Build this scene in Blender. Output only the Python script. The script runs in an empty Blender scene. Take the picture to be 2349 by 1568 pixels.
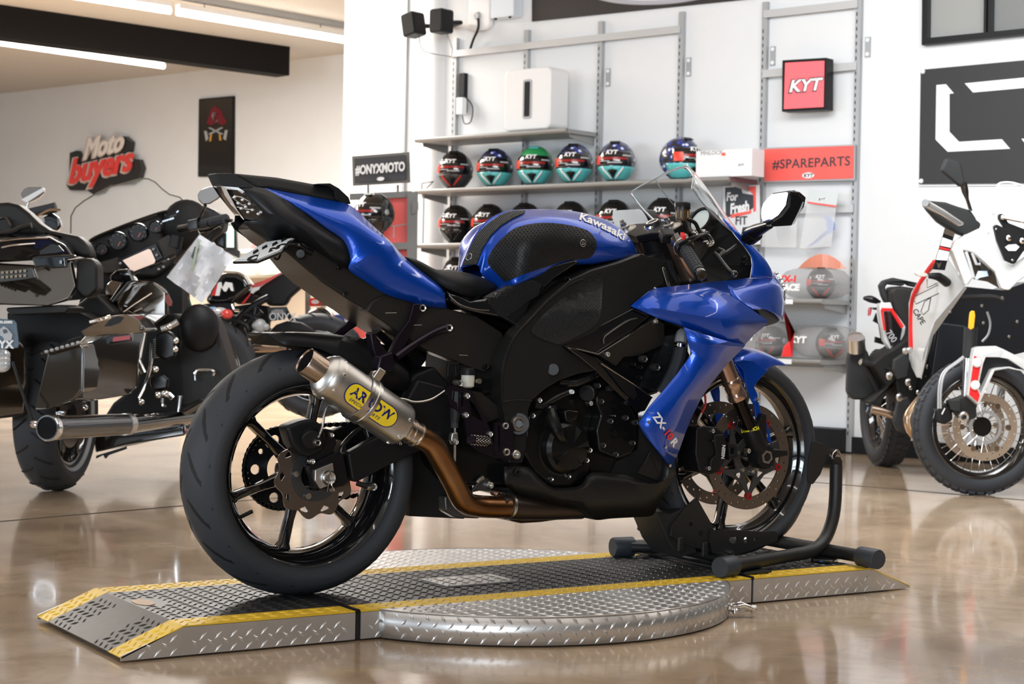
import bpy, bmesh, math, random
from mathutils import Vector as V, Matrix, Euler
random.seed(7)
C = bpy.context.scene.collection
PI = math.pi
# ---------------------------------------------------------------- camera
W_, H_ = 2349, 1568
FPX = 4036.7
CAM = V((-1.9478, -4.0423, 0.7804))
YAW, PIT, ROL = 0.568, -0.0152, 0.0191
FW = V((math.sin(YAW)*math.cos(PIT), math.cos(YAW)*math.cos(PIT), math.sin(PIT)))
R0 = FW.cross(V((0, 0, 1))).normalized(); U0_ = R0.cross(FW)
RT = (R0*math.cos(ROL)+U0_*math.sin(ROL)); UP = (-R0*math.sin(ROL)+U0_*math.cos(ROL))
cam = bpy.data.cameras.new('camera'); co = bpy.data.objects.new('camera', cam); C.objects.link(co)
cam.sensor_width = 36; cam.lens = FPX*36/W_; cam.clip_end = 200
M = Matrix((RT, UP, -FW)).transposed().to_4x4(); M.translation = CAM; co.matrix_world = M
cam.dof.use_dof = True; cam.dof.focus_distance = 4.45; cam.dof.aperture_fstop = 9.0
bpy.context.scene.camera = co
# ---------------------------------------------------------------- world, lights, exposure
wd = bpy.data.worlds.new('world'); bpy.context.scene.world = wd; wd.use_nodes = True
bg = wd.node_tree.nodes['Background']; bg.inputs[0].default_value = (0.72, 0.86, 1.0, 1); bg.inputs[1].default_value = 0.6
vs = bpy.context.scene.view_settings
vs.view_transform = 'Standard'; vs.look = 'None'; vs.gamma = 1; vs.exposure = 0.40
def area(name, loc, aim, sx, sy, power, col):
    l = bpy.data.lights.new(name, 'AREA'); l.shape = 'RECTANGLE'; l.size = sx; l.size_y = sy; l.energy = power; l.color = col
    o = bpy.data.objects.new(name, l); C.objects.link(o); o.location = loc
    o.rotation_euler = (V(aim)-V(loc)).to_track_quat('-Z', 'Y').to_euler(); return o
E_ = V((0.955, 0.2965, 0)).normalized(); D_ = V((-0.2965, 0.955, 0)).normalized()     # the building's own axes
area('window_light', (-7.5, -9.5, 2.2), (1, 0, .9), 5, 2.4, 470, (.82, .91, 1))
area('window_light_left', (-10.5, 3.0, 2.1), (0, 1, 1.0), 6, 2.4, 340, (.82, .91, 1))
area('fill_light_room', (1.2, -1.0, 3.25), (1.2, -1.8, 0), 6, 5, 85, (1, .96, .90))  # added fill light under the ceiling, no fixture of its own
area('fill_light_shelf_wall', (3.0, 0.6, 3.25), (5.2, 1.6, 1.0), 5, 1.5, 215, (.96, .98, 1))  # added fill light to brighten the shelf wall
area('fill_light_right', (4.2, -3.6, 3.25), (6.6, -3.2, 1.0), 4, 2, 14, (.96, .98, 1))  # added fill light for the right end of the wall
_c = CAM+FW*14.0-RT*2.2
area('fill_light_deep', (_c.x, _c.y, 3.3), (_c.x, _c.y, 0), 3, 3, 330, (1, .96, .90))  # added fill light to lift the deep room
_c = CAM+FW*13.5-RT*6.5
area('fill_light_far', (_c.x, _c.y, 3.3), (_c.x, _c.y, 0), 3, 3, 450, (1, .95, .88))  # added fill light to brighten the far wall
# ---------------------------------------------------------------- projection helpers
def ray(px, py): return (FW+RT*((px-W_/2)/FPX)-UP*((py-H_/2)/FPX))
def hit(px, py, n, p0):
    d = ray(px, py); return CAM+d*((V(p0)-CAM).dot(n)/d.dot(n))
def B(px, py, y): return hit(px, py, V((0, 1, 0)), V((0, y, 0)))      # point of the sport bike's own vertical plane y
def Z(px, py, z): return hit(px, py, V((0, 0, 1)), V((0, 0, z)))
FLOOR = -0.010
WALL0 = Z(1965, 1040, FLOOR)
def Wl(px, py, off=0.0): return hit(px, py, E_, WALL0-E_*off)          # on the shelf wall, off = how far it stands out
WALL1 = CAM+ray(500, 400)*19.5
def Wf(px, py, off=0.0): return hit(px, py, E_, WALL1-E_*off)          # on the far wall
ZA = (400, 350, 2.936); ZB = (1050, 450, 2.936); ZC = (400, 750, 2.4125); ZD = (1000, 700, 2.852); ZE = (1400, 750, 2.614); ZF = (1350, 350, 3.484)
N1 = (0, 0, 1)
def px(z, x, y): return (z[0]+x/z[2], z[1]+y/z[2])
def BP(z, pts, lat=None):
    out = []
    for p in pts:
        a, b = px(z, p[0], p[1]); out.append(B(a, b, p[2] if len(p) > 2 else lat))
    return out
# ---------------------------------------------------------------- objects
ORG = {}
def clean(name): return name
def mesh(name, geo, mat=None, smooth=False, ang=None):
    vs_, fs = geo
    me = bpy.data.meshes.new(name); me.from_pydata([tuple(v) for v in vs_], [], fs)
    if mat: me.materials.append(mat)
    if smooth:
        me.polygons.foreach_set('use_smooth', [True]*len(me.polygons))
        if ang: me.set_sharp_from_angle(angle=math.radians(ang))
    me.update(); return me
def fixn(me):
    bm = bmesh.new(); bm.from_mesh(me); bmesh.ops.recalc_face_normals(bm, faces=bm.faces); bm.to_mesh(me); bm.free()
def obj(name, geo, mat, parent=None, smooth=False, ang=35, bevel=0, seg=2, sub=0, solid=0, soff=-1, fix=True, weld=0):
    if isinstance(geo[0], tuple) and isinstance(geo[0][0], (list, tuple)) and len(geo[0]) == 2 and isinstance(geo, list): geo = join(geo)
    org = ORG.get(parent.name) if parent else None
    vs_, fs = geo
    if org is None:
        xs = [v[0] for v in vs_]; ys = [v[1] for v in vs_]; zs = [v[2] for v in vs_]
        org = V(((min(xs)+max(xs))/2, (min(ys)+max(ys))/2, min(zs)))
    me = mesh(name, ([V(v)-org for v in vs_], fs), mat)
    if fix: fixn(me)
    if smooth:
        me.polygons.foreach_set('use_smooth', [True]*len(me.polygons))
        if ang and not bevel: me.set_sharp_from_angle(angle=math.radians(ang))
    o = bpy.data.objects.new(name, me); C.objects.link(o)
    if parent: o.parent = parent
    else: o.location = org
    ORG[o.name] = org
    if weld: m = o.modifiers.new('w', 'WELD'); m.merge_threshold = weld
    if sub: m = o.modifiers.new('s', 'SUBSURF'); m.levels = sub; m.render_levels = sub
    if solid: m = o.modifiers.new('t', 'SOLIDIFY'); m.thickness = solid; m.offset = soff; m.use_even_offset = False
    if bevel:
        m = o.modifiers.new('b', 'BEVEL'); m.width = bevel; m.segments = seg; m.limit_method = 'ANGLE'; m.angle_limit = math.radians(28)
        m.harden_normals = False
        if not smooth: me.polygons.foreach_set('use_smooth', [True]*len(me.polygons))
        try: m.use_clamp_overlap = True
        except Exception: pass
        o.modifiers.new('n', 'WEIGHTED_NORMAL').keep_sharp = True
    return o
def thing(name, label, cat, loc, group=None):
    o = bpy.data.objects.new(name, None); C.objects.link(o); o.location = loc; o.empty_display_size = .1
    ORG[o.name] = V(loc); return tag(o, label, cat, group)
def tag(o, label, cat, group=None):
    o['label'] = label; o['category'] = cat
    if group: o['group'] = group
    return o
def struct(name, geo, mat, **k):
    o = obj(name, geo, mat, **k); o['kind'] = 'structure'; return o
def stuff(o): o['kind'] = 'stuff'; return o
def lab(o, t): o['label'] = t; return o
# ---------------------------------------------------------------- geometry: every generator returns (verts, faces)
def join(gs):
    vs_, fs = [], []
    for v, f in gs:
        n = len(vs_); vs_ += list(v); fs += [tuple(i+n for i in q) for q in f]
    return vs_, fs
def boxf(o, a, b, c):
    """box from corner o along vectors a, b, c"""
    o, a, b, c = V(o), V(a), V(b), V(c)
    v = [o, o+a, o+a+b, o+b, o+c, o+a+c, o+a+b+c, o+b+c]
    return v, [(0, 3, 2, 1), (4, 5, 6, 7), (0, 1, 5, 4), (1, 2, 6, 5), (2, 3, 7, 6), (3, 0, 4, 7)]
def box(c, s, X=V((1, 0, 0)), Y=V((0, 1, 0)), Zv=V((0, 0, 1))):
    c = V(c); return boxf(c-X*s[0]/2-Y*s[1]/2-Zv*s[2]/2, X*s[0], Y*s[1], Zv*s[2])
def extr(poly, vec):
    poly = [V(p) for p in poly]; vec = V(vec); n = len(poly)
    v = poly+[p+vec for p in poly]
    f = [tuple(range(n))[::-1], tuple(range(n, 2*n))]+[(i, (i+1) % n, n+(i+1) % n, n+i) for i in range(n)]
    return v, f
def cr(pts, k=6, closed=False):
    """Catmull-Rom through tuples of any length"""
    P = [tuple(p) for p in pts]; n = len(P); out = []
    g = (lambda i: P[i % n]) if closed else (lambda i: P[max(0, min(n-1, i))])
    for i in range(n if closed else n-1):
        a, b, c, d = g(i-1), g(i), g(i+1), g(i+2)
        for j in range(k):
            t = j/k
            out.append(tuple(.5*(2*b[q]+(c[q]-a[q])*t+(2*a[q]-5*b[q]+4*c[q]-d[q])*t*t+(3*b[q]-a[q]-3*c[q]+d[q])*t**3) for q in range(len(b))))
    if not closed: out.append(P[-1])
    return out
def tube(pts, r, n=10, k=0, caps=True, closed=False):
    pts = [V(p) for p in pts]; rs = list(r) if isinstance(r, (list, tuple)) else [r]*len(pts)
    if k:
        q = cr([(*p, a) for p, a in zip(pts, rs)], k, closed); pts = [V(a[:3]) for a in q]; rs = [a[3] for a in q]
    m = len(pts); vs_, fs = [], []
    t0 = (pts[1]-pts[0]).normalized(); u = t0.orthogonal().normalized()
    for i, p in enumerate(pts):
        a = pts[(i-1) % m] if (closed or i > 0) else p; b = pts[(i+1) % m] if (closed or i < m-1) else p
        t = (b-a).normalized(); u = (u-t*u.dot(t)); u = u.normalized() if u.length > 1e-6 else t.orthogonal().normalized(); w = t.cross(u)
        for j in range(n):
            q = 2*PI*j/n; vs_.append(p+(u*math.cos(q)+w*math.sin(q))*rs[i])
    for i in range(m if closed else m-1):
        for j in range(n):
            a = i*n+j; b = i*n+(j+1) % n; c = ((i+1) % m)*n; fs.append((a, b, c+(j+1) % n, c+j))
    if caps and not closed: fs += [tuple(range(n))[::-1], tuple(range((m-1)*n, m*n))]
    return vs_, fs
def lathe(prof, o, ax, n=32, closed=False, a0=0, a1=2*PI, ref=None):
    """prof: (radius, distance along ax)"""
    o, ax = V(o), V(ax).normalized(); u = (V(ref) if ref else ax.orthogonal()).normalized(); u = (u-ax*u.dot(ax)).normalized(); w = ax.cross(u)
    full = abs(a1-a0-2*PI) < 1e-6; N = n if full else n+1; vs_, fs = [], []; m = len(prof)
    for r, h in prof:
        for j in range(N):
            q = a0+(a1-a0)*j/n; vs_.append(o+ax*h+(u*math.cos(q)+w*math.sin(q))*r)
    for i in range(m if closed else m-1):
        for j in range(N if full else N-1):
            a = i*N+j; b = i*N+(j+1) % N; k = ((i+1) % m)*N; fs.append((a, b, k+(j+1) % N, k+j))
    return vs_, fs
def cyl(p, q, r, n=16, r2=None): return tube([p, q], [r, r if r2 is None else r2], n)
def grid(rows, closed_u=False):
    m, n = len(rows), len(rows[0]); v = [V(p) for r in rows for p in r]
    f = [(i*n+j, i*n+(j+1) % n, (i+1)*n+(j+1) % n, (i+1)*n+j) for i in range(m-1) for j in range(n if closed_u else n-1)]
    return v, f
def loft(rings):
    m, n = len(rings), len(rings[0]); v, f = grid(rings, True)
    return v, f+[tuple(range(n))[::-1], tuple(range((m-1)*n, m*n))]
def ell(c, rx, ry, rz, X=V((1, 0, 0)), Y=V((0, 1, 0)), Zv=V((0, 0, 1)), n=20, m=12, e=1.0):
    sp = lambda x: math.copysign(abs(x)**e, x)
    rows = []
    for i in range(m+1):
        t = -PI/2+PI*i/m
        rows.append([V(c)+X*(rx*sp(math.cos(t))*sp(math.cos(2*PI*j/n)))+Y*(ry*sp(math.cos(t))*sp(math.sin(2*PI*j/n)))+Zv*(rz*sp(math.sin(t))) for j in range(n)])
    return grid(rows, True)
def rrect(w, h, r, k=4):
    out = []
    for cx, cy, a in ((w/2-r, h/2-r, 0), (-w/2+r, h/2-r, PI/2), (-w/2+r, -h/2+r, PI), (w/2-r, -h/2+r, 3*PI/2)):
        out += [(cx+r*math.cos(a+PI/2*i/k), cy+r*math.sin(a+PI/2*i/k)) for i in range(k+1)]
    return out
def place(poly2, o, X, Y): return [V(o)+X*a+Y*b for a, b in poly2]
def mir(geo): return [V((v[0], -v[1], v[2])) for v in geo[0]], [tuple(reversed(f)) for f in geo[1]]
def strip(g2, w, o, X, Y, nrm, t):
    """flat stroke of width w along a 2-D polyline, standing t out of the plane"""
    gs = []
    for a, b in zip(g2, g2[1:]):
        a, b = V((*a, 0)), V((*b, 0)); d = (b-a).normalized(); n = V((-d.y, d.x, 0))*w/2; a -= d*w*.3; b += d*w*.3
        gs.append(extr(place([(p.x, p.y) for p in (a+n, a-n, b-n, b+n)], o, X, Y), nrm*t))
    return join(gs)
def textg(s, size, o, X, Y, t=.001, shear=0, bold=0, sx=1, align='LEFT', space=1):
    cu = bpy.data.curves.new('t', 'FONT'); cu.body = s; cu.size = size; cu.extrude = 0; cu.shear = shear; cu.offset = bold; cu.align_x = align; cu.resolution_u = 3; cu.space_character = space
    ob = bpy.data.objects.new('t', cu); me = ob.to_mesh(); N = X.cross(Y).normalized()
    bm = bmesh.new(); bm.from_mesh(me); bmesh.ops.remove_doubles(bm, verts=bm.verts, dist=size*1e-4)
    if t:
        r = bmesh.ops.extrude_face_region(bm, geom=bm.faces[:]); bmesh.ops.translate(bm, verts=[e for e in r['geom'] if isinstance(e, bmesh.types.BMVert)], vec=(0, 0, 1))
    vs_ = [V(o)+X*(v.co.x*sx)+Y*v.co.y+N*(t*v.co.z) for v in bm.verts]; bm.verts.index_update()
    fs = [tuple(v.index for v in f.verts) for f in bm.faces]; bm.free(); ob.to_mesh_clear(); bpy.data.objects.remove(ob); bpy.data.curves.remove(cu)
    return vs_, fs
# ---------------------------------------------------------------- materials
MT = {}
def mat(name, col, rough=.5, metal=0, coat=0, spec=.5, noise=0, nscale=8, bump=0, bscale=200, emit=0, trans=0, ior=1.45, alpha=1, aniso=0, ramp=None):
    if name in MT: return MT[name]
    m = bpy.data.materials.new(name); m.use_nodes = True; nt = m.node_tree; b = nt.nodes['Principled BSDF']; L = nt.links.new
    b.inputs['Base Color'].default_value = (*col, 1); b.inputs['Roughness'].default_value = rough; b.inputs['Metallic'].default_value = metal
    b.inputs['Coat Weight'].default_value = coat; b.inputs['Coat Roughness'].default_value = .04; b.inputs['Specular IOR Level'].default_value = spec
    b.inputs['Transmission Weight'].default_value = trans; b.inputs['IOR'].default_value = ior; b.inputs['Alpha'].default_value = alpha
    if emit: b.inputs['Emission Color'].default_value = (*col, 1); b.inputs['Emission Strength'].default_value = emit
    if noise or bump:
        tc = nt.nodes.new('ShaderNodeTexCoord')
    if noise:
        n = nt.nodes.new('ShaderNodeTexNoise'); n.inputs['Scale'].default_value = nscale; n.inputs['Detail'].default_value = 5; L(tc.outputs['Object'], n.inputs['Vector'])
        r = nt.nodes.new('ShaderNodeValToRGB'); c0, c1 = ramp or ([x*(1-noise) for x in col], [min(1, x*(1+noise)) for x in col])
        r.color_ramp.elements[0].position = .3; r.color_ramp.elements[1].position = .7
        r.color_ramp.elements[0].color = (*c0, 1); r.color_ramp.elements[1].color = (*c1, 1); L(n.outputs['Fac'], r.inputs['Fac']); L(r.outputs['Color'], b.inputs['Base Color'])
    if bump:
        n = nt.nodes.new('ShaderNodeTexNoise'); n.inputs['Scale'].default_value = bscale; n.inputs['Detail'].default_value = 3; L(tc.outputs['Object'], n.inputs['Vector'])
        u = nt.nodes.new('ShaderNodeBump'); u.inputs['Strength'].default_value = bump; u.inputs['Distance'].default_value = .002; L(n.outputs['Fac'], u.inputs['Height']); L(u.outputs['Normal'], b.inputs['Normal'])
    MT[name] = m; return m
def hexc(h):
    c = [int(h[i:i+2], 16)/255 for i in (0, 2, 4)]; return tuple(x/12.92 if x <= .04045 else ((x+.055)/1.055)**2.4 for x in c)
M_wall = mat('wall_paint', (.74, .755, .765), .6, noise=.015, nscale=3)
M_ceil = mat('ceiling_paint', (.60, .57, .53), .8)
M_blk = mat('matte_black', (.008, .008, .009), .45, spec=.28, bump=.08, bscale=500)
M_blk2 = mat('satin_black', (.008, .008, .009), .28, spec=.35)
M_gbl = mat('gloss_black', (.006, .006, .007), .08, coat=1)
M_rub = mat('rubber', (.036, .039, .045), .58, spec=.3, bump=.1, bscale=300)
M_rub2 = mat('rubber_side', (.016, .016, .017), .5)
M_steel = mat('steel', (.55, .54, .52), .28, 1)
M_chr = mat('chrome', (.8, .8, .8), .08, 1)
M_alu = mat('aluminium', (.62, .61, .60), .38, 1, noise=.06, nscale=30)
M_white = mat('white_plastic', (.82, .82, .82), .3)
M_grey = mat('grey_metal', (.40, .41, .42), .45, .3)
M_red = mat('red', (.70, .035, .03), .35)
M_redl = mat('red_panel', (.90, .11, .10), .5)
M_glass = mat('clear_glass', (1, 1, 1), .02, trans=1, ior=1.3)
# ================================================================ room
def flo():
    m = bpy.data.materials.new('polished_concrete'); m.use_nodes = True; nt = m.node_tree; b = nt.nodes['Principled BSDF']; L = nt.links.new
    tc = nt.nodes.new('ShaderNodeTexCoord')
    def noise(s, d, dist=0):
        n = nt.nodes.new('ShaderNodeTexNoise'); n.inputs['Scale'].default_value = s; n.inputs['Detail'].default_value = d; n.inputs['Distortion'].default_value = dist; L(tc.outputs['Object'], n.inputs['Vector']); return n
    def ramp(n, e):
        r = nt.nodes.new('ShaderNodeValToRGB'); L(n.outputs['Fac'], r.inputs['Fac'])
        while len(r.color_ramp.elements) < len(e): r.color_ramp.elements.new(.5)
        for q, (p, c) in zip(r.color_ramp.elements, e): q.position = p; q.color = (*c, 1)
        return r
    r1 = ramp(noise(1.1, 8, .6), [(.3, (.34, .24, .155)), (.5, (.50, .365, .245)), (.7, (.60, .465, .33))])
    r2 = ramp(noise(7, 9, 1.2), [(.3, (.72, .70, .68)), (.6, (1, 1, 1))])
    r3 = ramp(noise(160, 4), [(.25, (.35, .3, .26)), (.36, (1, 1, 1))])
    def mul(a, c, f):
        x = nt.nodes.new('ShaderNodeMixRGB'); x.blend_type = 'MULTIPLY'; x.inputs[0].default_value = f; L(a.outputs[0], x.inputs[1]); L(c.outputs[0], x.inputs[2]); return x
    c = mul(mul(r1, r2, .8), r3, .8); L(c.outputs[0], b.inputs['Base Color'])
    rr = ramp(noise(2.3, 6, .5), [(.3, (.10, .10, .10)), (.7, (.22, .22, .22))]); L(rr.outputs[0], b.inputs['Roughness'])
    b.inputs['Coat Weight'].default_value = .35; b.inputs['Coat Roughness'].default_value = .06; b.inputs['Specular IOR Level'].default_value = .55
    return m
M_floor = flo()
def bl(u, v, z): return V((0, 0, z))+E_*u+D_*v         # building coordinates
uW = WALL0.dot(E_); uF = WALL1.dot(E_)
CEIL = 3.45
struct('floor', extr([bl(-9, -11, FLOOR), bl(uF, -11, FLOOR), bl(uF, 22, FLOOR), bl(-9, 22, FLOOR)], (0, 0, -.1)), M_floor)
# floor control joints, saw cuts a few mm proud of nothing: thin dark inlays
M_joint = mat('floor_joint', (.03, .025, .02), .6)
a = Z(1905, 1109, FLOOR); b = Z(2349, 1147, FLOOR); d = (b-a).normalized()
struct('trim_1', boxf(V((a.x, a.y, FLOOR))-d*3.2+D_*0, d*16, V((-d.y, d.x, 0))*.012, V((0, 0, .0015))), M_joint)
a = Z(0, 1196, FLOOR); b = Z(420, 1160, FLOOR); d = (b-a).normalized()
struct('trim_2', boxf(a-d*3, d*12, V((-d.y, d.x, 0))*.010, V((0, 0, .0015))), M_joint)
# shelf wall: from the right of the picture to the pillar
vP = Wl(925, 600).dot(D_)
vQ = Wl(784, 600).dot(D_)
struct('wall_right', boxf(bl(uW, 0, FLOOR), E_*.2, D_*vP, V((0, 0, CEIL-FLOOR))), M_wall)
struct('wall_front', boxf(bl(uW, -11, FLOOR), E_*.2, D_*11, V((0, 0, CEIL-FLOOR))), mat('unseen_wall_dark', (.05, .05, .052), .6))  # unseen stretch of wall, darkened to dim the reflections in the blue fairing
struct('wall_pillar', boxf(bl(uW-.012, vP, FLOOR), E_*.25, D_*(vQ-vP), V((0, 0, CEIL-FLOOR))), M_wall)
struct('trim_3', boxf(bl(uW-.02, vP-.012, FLOOR), E_*.02, D_*.024, V((0, 0, CEIL))), M_grey)
struct('wall_back', boxf(bl(uF, -11, FLOOR), E_*.2, D_*33, V((0, 0, CEIL-FLOOR))), M_wall)
struct('ceiling', boxf(bl(-9, -11, CEIL), E_*(uF+9.2), D_*33, V((0, 0, .1))), M_ceil)
struct('baseboard_right', boxf(bl(uW-.03, -11, FLOOR), E_*.03, D_*(vP+11-.1), V((0, 0, .10))), M_blk)
struct('wall_side', boxf(bl(-9, -11.2, FLOOR), E_*(uF+9), D_*.2, V((0, 0, CEIL-FLOOR))), mat('side_wall_dark', (.12, .11, .10), .7))  # unseen side wall, darkened so the bodywork reflects less light
struct('wall_left', boxf(bl(-9, 22, FLOOR), E_*(uF+9), D_*.2, V((0, 0, CEIL-FLOOR))), M_wall)
# storefront frames behind the camera (daylight comes in between them)
wf = []
for k in range(12):
    v = -11+k*2.9; wf.append(boxf(bl(-9, v, FLOOR), E_*.08, D_*.12, V((0, 0, CEIL-FLOOR))))
for z in (FLOOR, 2.35): wf.append(boxf(bl(-9, -11, z), E_*.08, D_*33, V((0, 0, .12 if z > 0 else .3))))
wf.append(boxf(bl(-9, -11, 3.0), E_*.1, D_*33, V((0, 0, .45))))
struct('window_1', join(wf), M_blk)
# ceiling beam
a = Z(0, 10, CEIL); b = Z(665, 107, CEIL); d = (b-a).normalized()
zb = hit(665, 173, FW, b).z
n_ = V((-d.y, d.x, 0))
struct('trim_4', boxf(V((a.x, a.y, zb))-d*8, b-a+d*8, n_*.22, V((0, 0, CEIL-zb))), mat('beam_black', (.006, .005, .005), .7, spec=.2))
# duct line along the ceiling top
a2 = Z(330, -20, CEIL-.05); b2 = Z(784, 62, CEIL-.05); d2 = (b2-a2).normalized()
struct('trim_5', boxf(a2-d2*4, (b2-a2)+d2*9, V((-d2.y, d2.x, 0))*.10, V((0, 0, .05))), M_grey)
M_tube = mat('light_tube', (1, .96, .9), .5, emit=7)
def lamp(p, q, lb):
    p, q = Z(*p, CEIL-.16), Z(*q, CEIL-.16)
    t = thing('tube_light', lb, 'ceiling light', (p+q)/2, 'tube lights on the showroom ceiling')
    obj('light_tube', tube([p, q], .028, 12), M_tube, t, smooth=True)
    dd = (q-p).normalized(); s = V((-dd.y, dd.x, 0))
    obj('housing', boxf(p-s*.035+V((0, 0, .03)), q-p, s*.07, V((0, 0, .04))), M_white, t)
    for k in (.15, .85): obj('hanger', cyl(p.lerp(q, k)+V((0, 0, .06)), p.lerp(q, k)+V((0, 0, .16)), .006, 6), M_grey, t)
lamp((-260, 60), (376, 152), 'bright tube light hanging lowest in the picture below the black beam')
lamp((-60, -45), (390, 25), 'bright tube light at the top, left of the gap between two tubes')
lamp((407, 28), (788, 92), 'bright tube light running right to the white pillar')
# ---- added unseen lamps behind the camera, put in for the reflections they give
for k in range(3):
    p = bl(-3+k*3.2, -5, CEIL-.16); q = p+D_*3.4
    t = thing('tube_light', 'added unseen tube light behind the camera, %s of three' % ('nearest the storefront', 'middle one', 'nearest the shelf wall')[k], 'ceiling light', (p+q)/2, 'added tube lights behind the camera')
    obj('light_tube', tube([p, q], .03, 10), M_tube, t, smooth=True)
    obj('housing', boxf(p-E_*.04+V((0, 0, .03)), q-p, E_*.08, V((0, 0, .04))), M_white, t)
# ================================================================ turntable platform
XR, XB, XS, XS2, XE1, XE2, XT = -.5698, -.4227, .0143, .0296, 1.2506, 1.7073, 1.8618
HP, BOT, WN, WF_, XC, RC = .0629, -.0052, .2916, .3088, .6188, .6132
M_tb = mat('tread_black', (.018, .018, .018), .42, spec=.6, noise=.3, nscale=40)
M_ty = mat('tread_yellow', (.72, .46, .03), .45, noise=.10, nscale=25)
M_tm = mat('tread_metal', (.66, .65, .64), .34, .80, noise=.08, nscale=12)
M_blkg = mat('gap_black', (.008, .008, .008), .6)
plat = thing('turntable_platform', 'low diamond plate turntable ramp with yellow edge strips under the blue motorcycle', 'platform', (.6, 0, FLOOR))
def lug(c, ang, X, Y, N, L=.030, w=.0085, h=.0022):
    a = X*math.cos(ang)+Y*math.sin(ang); b = N.cross(a)
    v = [c-a*L/2, c-b*w/2, c+a*L/2, c+b*w/2, c-a*L*.14+N*h, c+a*L*.14+N*h]
    return v, [(0, 1, 4), (1, 5, 4), (1, 2, 5), (2, 3, 5), (3, 4, 5), (3, 0, 4)]
def lugs(o, X, Y, N, lu, lv, ok=None, p=.026):
    gs = []; pu, pv = p*1.55, p*.62
    for b_ in range(int(lv/pv)+1):
        for a in range(int(lu/pu)+2):
            u, v = (a+.5*(b_ % 2)+.25)*pu, (b_+.5)*pv
            if u > lu-.010 or v > lv-.006 or u < .010: continue
            c = o+X*u+Y*v
            if ok and not ok(c): continue
            gs.append(lug(c, (-.75 if b_ % 2 else .75), X, Y, N, .026, .008))
    return join(gs) if gs else None
def plate(name, o, X, Y, N, lu, lv, mt, th=.003, ok=None, base=None, p=.026):
    q = obj(name, base or boxf(o-N*th, X*lu, Y*lv, N*th), mt, plat)
    g = lugs(o, X, Y, N, lu, lv, ok, p)
    if g: stuff(obj('tread_lug', g, mt, q))
    return q
XX, YY, ZZ = V((1, 0, 0)), V((0, 1, 0)), V((0, 0, 1))
SW = .084
def deck(x0, x1, z0, z1, yn, yf):
    L = math.hypot(x1-x0, z1-z0); X = V((x1-x0, 0, z1-z0))/L; N = X.cross(YY)
    o = V((x0, -yn, z0))
    plate('edge_strip', o, X, YY, N, L, SW, M_ty)
    plate('edge_strip', o+YY*(yn+yf-SW), X, YY, N, L, SW, M_ty)
    return o, X, N, L
# rear ramp
RZ = .003
def hole_ok(c): return (c-V((-.392, .045, c.z))).length > .060 and not (c.x < -.44 and abs(c.y+.01) < .085)
o, X, N, L = deck(XR, XB, RZ, HP, WN, WF_)
plate('ramp_surface', o+YY*SW, X, YY, N, L, WN+WF_-2*SW, M_tb, ok=hole_ok)
o, X, N, L = deck(XB, XS, HP, HP, WN, WF_)
plate('ramp_surface', o+YY*SW, X, YY, N, L, WN+WF_-2*SW, M_tb, ok=hole_ok)
# hand hole showing the floor through it
hh = [V((-.392+.024*math.cos(t), .045+.048*math.sin(t), 0)) for t in [2*PI*i/24 for i in range(24)]]
sl_ = (HP-RZ)/(XB-XR)
obj('hand_hole', (lambda P_: extr(P_, (0, 0, .0012)))([V((p.x, p.y, min(HP, RZ+sl_*(p.x-XR))+.0004)) for p in hh]), mat('hole_floor', (.50, .33, .20), .5), plat)
def side(x0, x1, zt0, zt1, y, s=-1, zb=BOT):
    o = V((x0, y, zb)); P_ = [V((x0, y, zb)), V((x1, y, zb)), V((x1, y, zt1)), V((x0, y, zt0))]
    q = obj('side_skirt', extr(P_, V((0, -s*.004, 0))), M_tm, plat)
    hmax = max(zt0, zt1)-zb
    okf = lambda c: c.z < zt0+(zt1-zt0)*(c.x-x0)/(x1-x0)-.010
    N = V((0, s, 0)); g = lugs(V((x0, y, zb+.002)), XX, ZZ, N, x1-x0, hmax-.002, okf, .0245)
    if g: stuff(obj('tread_lug', ([v for v in g[0]], g[1]), M_tm, q))
for y, s in ((-WN, -1), (WF_, 1)):
    side(XR, XB, .006, HP-.004, y, s); side(XB, XS, HP-.004, HP-.004, y, s)
    side(XS2, XE1, HP-.004, HP-.004, y, s); side(XE1+.008, XE2, HP-.004, HP-.004, y, s); side(XE2, XT, HP-.004, 0, y, s)
# centre section
o, X, N, L = deck(XS2, XE1, HP, HP, WN, WF_)
bare = lambda c: not (.40 < c.x < .62 and -.075 < c.y < .075)
plate('deck_surface', o+YY*SW, X, YY, N, L, WN+WF_-2*SW, M_tb, ok=bare)
pb = obj('cover_plate', boxf(V((.40, -.07, HP)), XX*.22, YY*.14, ZZ*.0035), M_tm, plat)
stuff(obj('tread_lug', lugs(V((.40, -.07, HP+.0035)), XX, YY, ZZ, .22, .14), M_tm, pb))
for a in ((.41, .055), (.61, -.055)): obj('screw', cyl(V((a[0], a[1], HP+.003)), V((a[0], a[1], HP+.006)), .006, 10), M_chr, pb)
# front ramp
o, X, N, L = deck(XE1+.008, XE2, HP, HP, WN, WF_)
plate('ramp_surface', o+YY*SW, X, YY, N, L, WN+WF_-2*SW, M_tb)
o, X, N, L = deck(XE2, XT, HP, .002, WN, WF_)
plate('ramp_surface', o+YY*SW, X, YY, N, L, WN+WF_-2*SW, M_tb)
# hinges and dark gaps
for x in ((XS+XS2)/2, XE1+.004):
    obj('hinge', tube([V((x, -WN, HP-.001)), V((x, WF_, HP-.001))], .006, 8), M_blk2, plat, smooth=True)
    obj('hinge_gap', boxf(V((x-.006, -WN+.004, BOT)), XX*.012, YY*(WN+WF_-.008), ZZ*(HP-BOT-.006)), M_blkg, plat)
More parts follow.
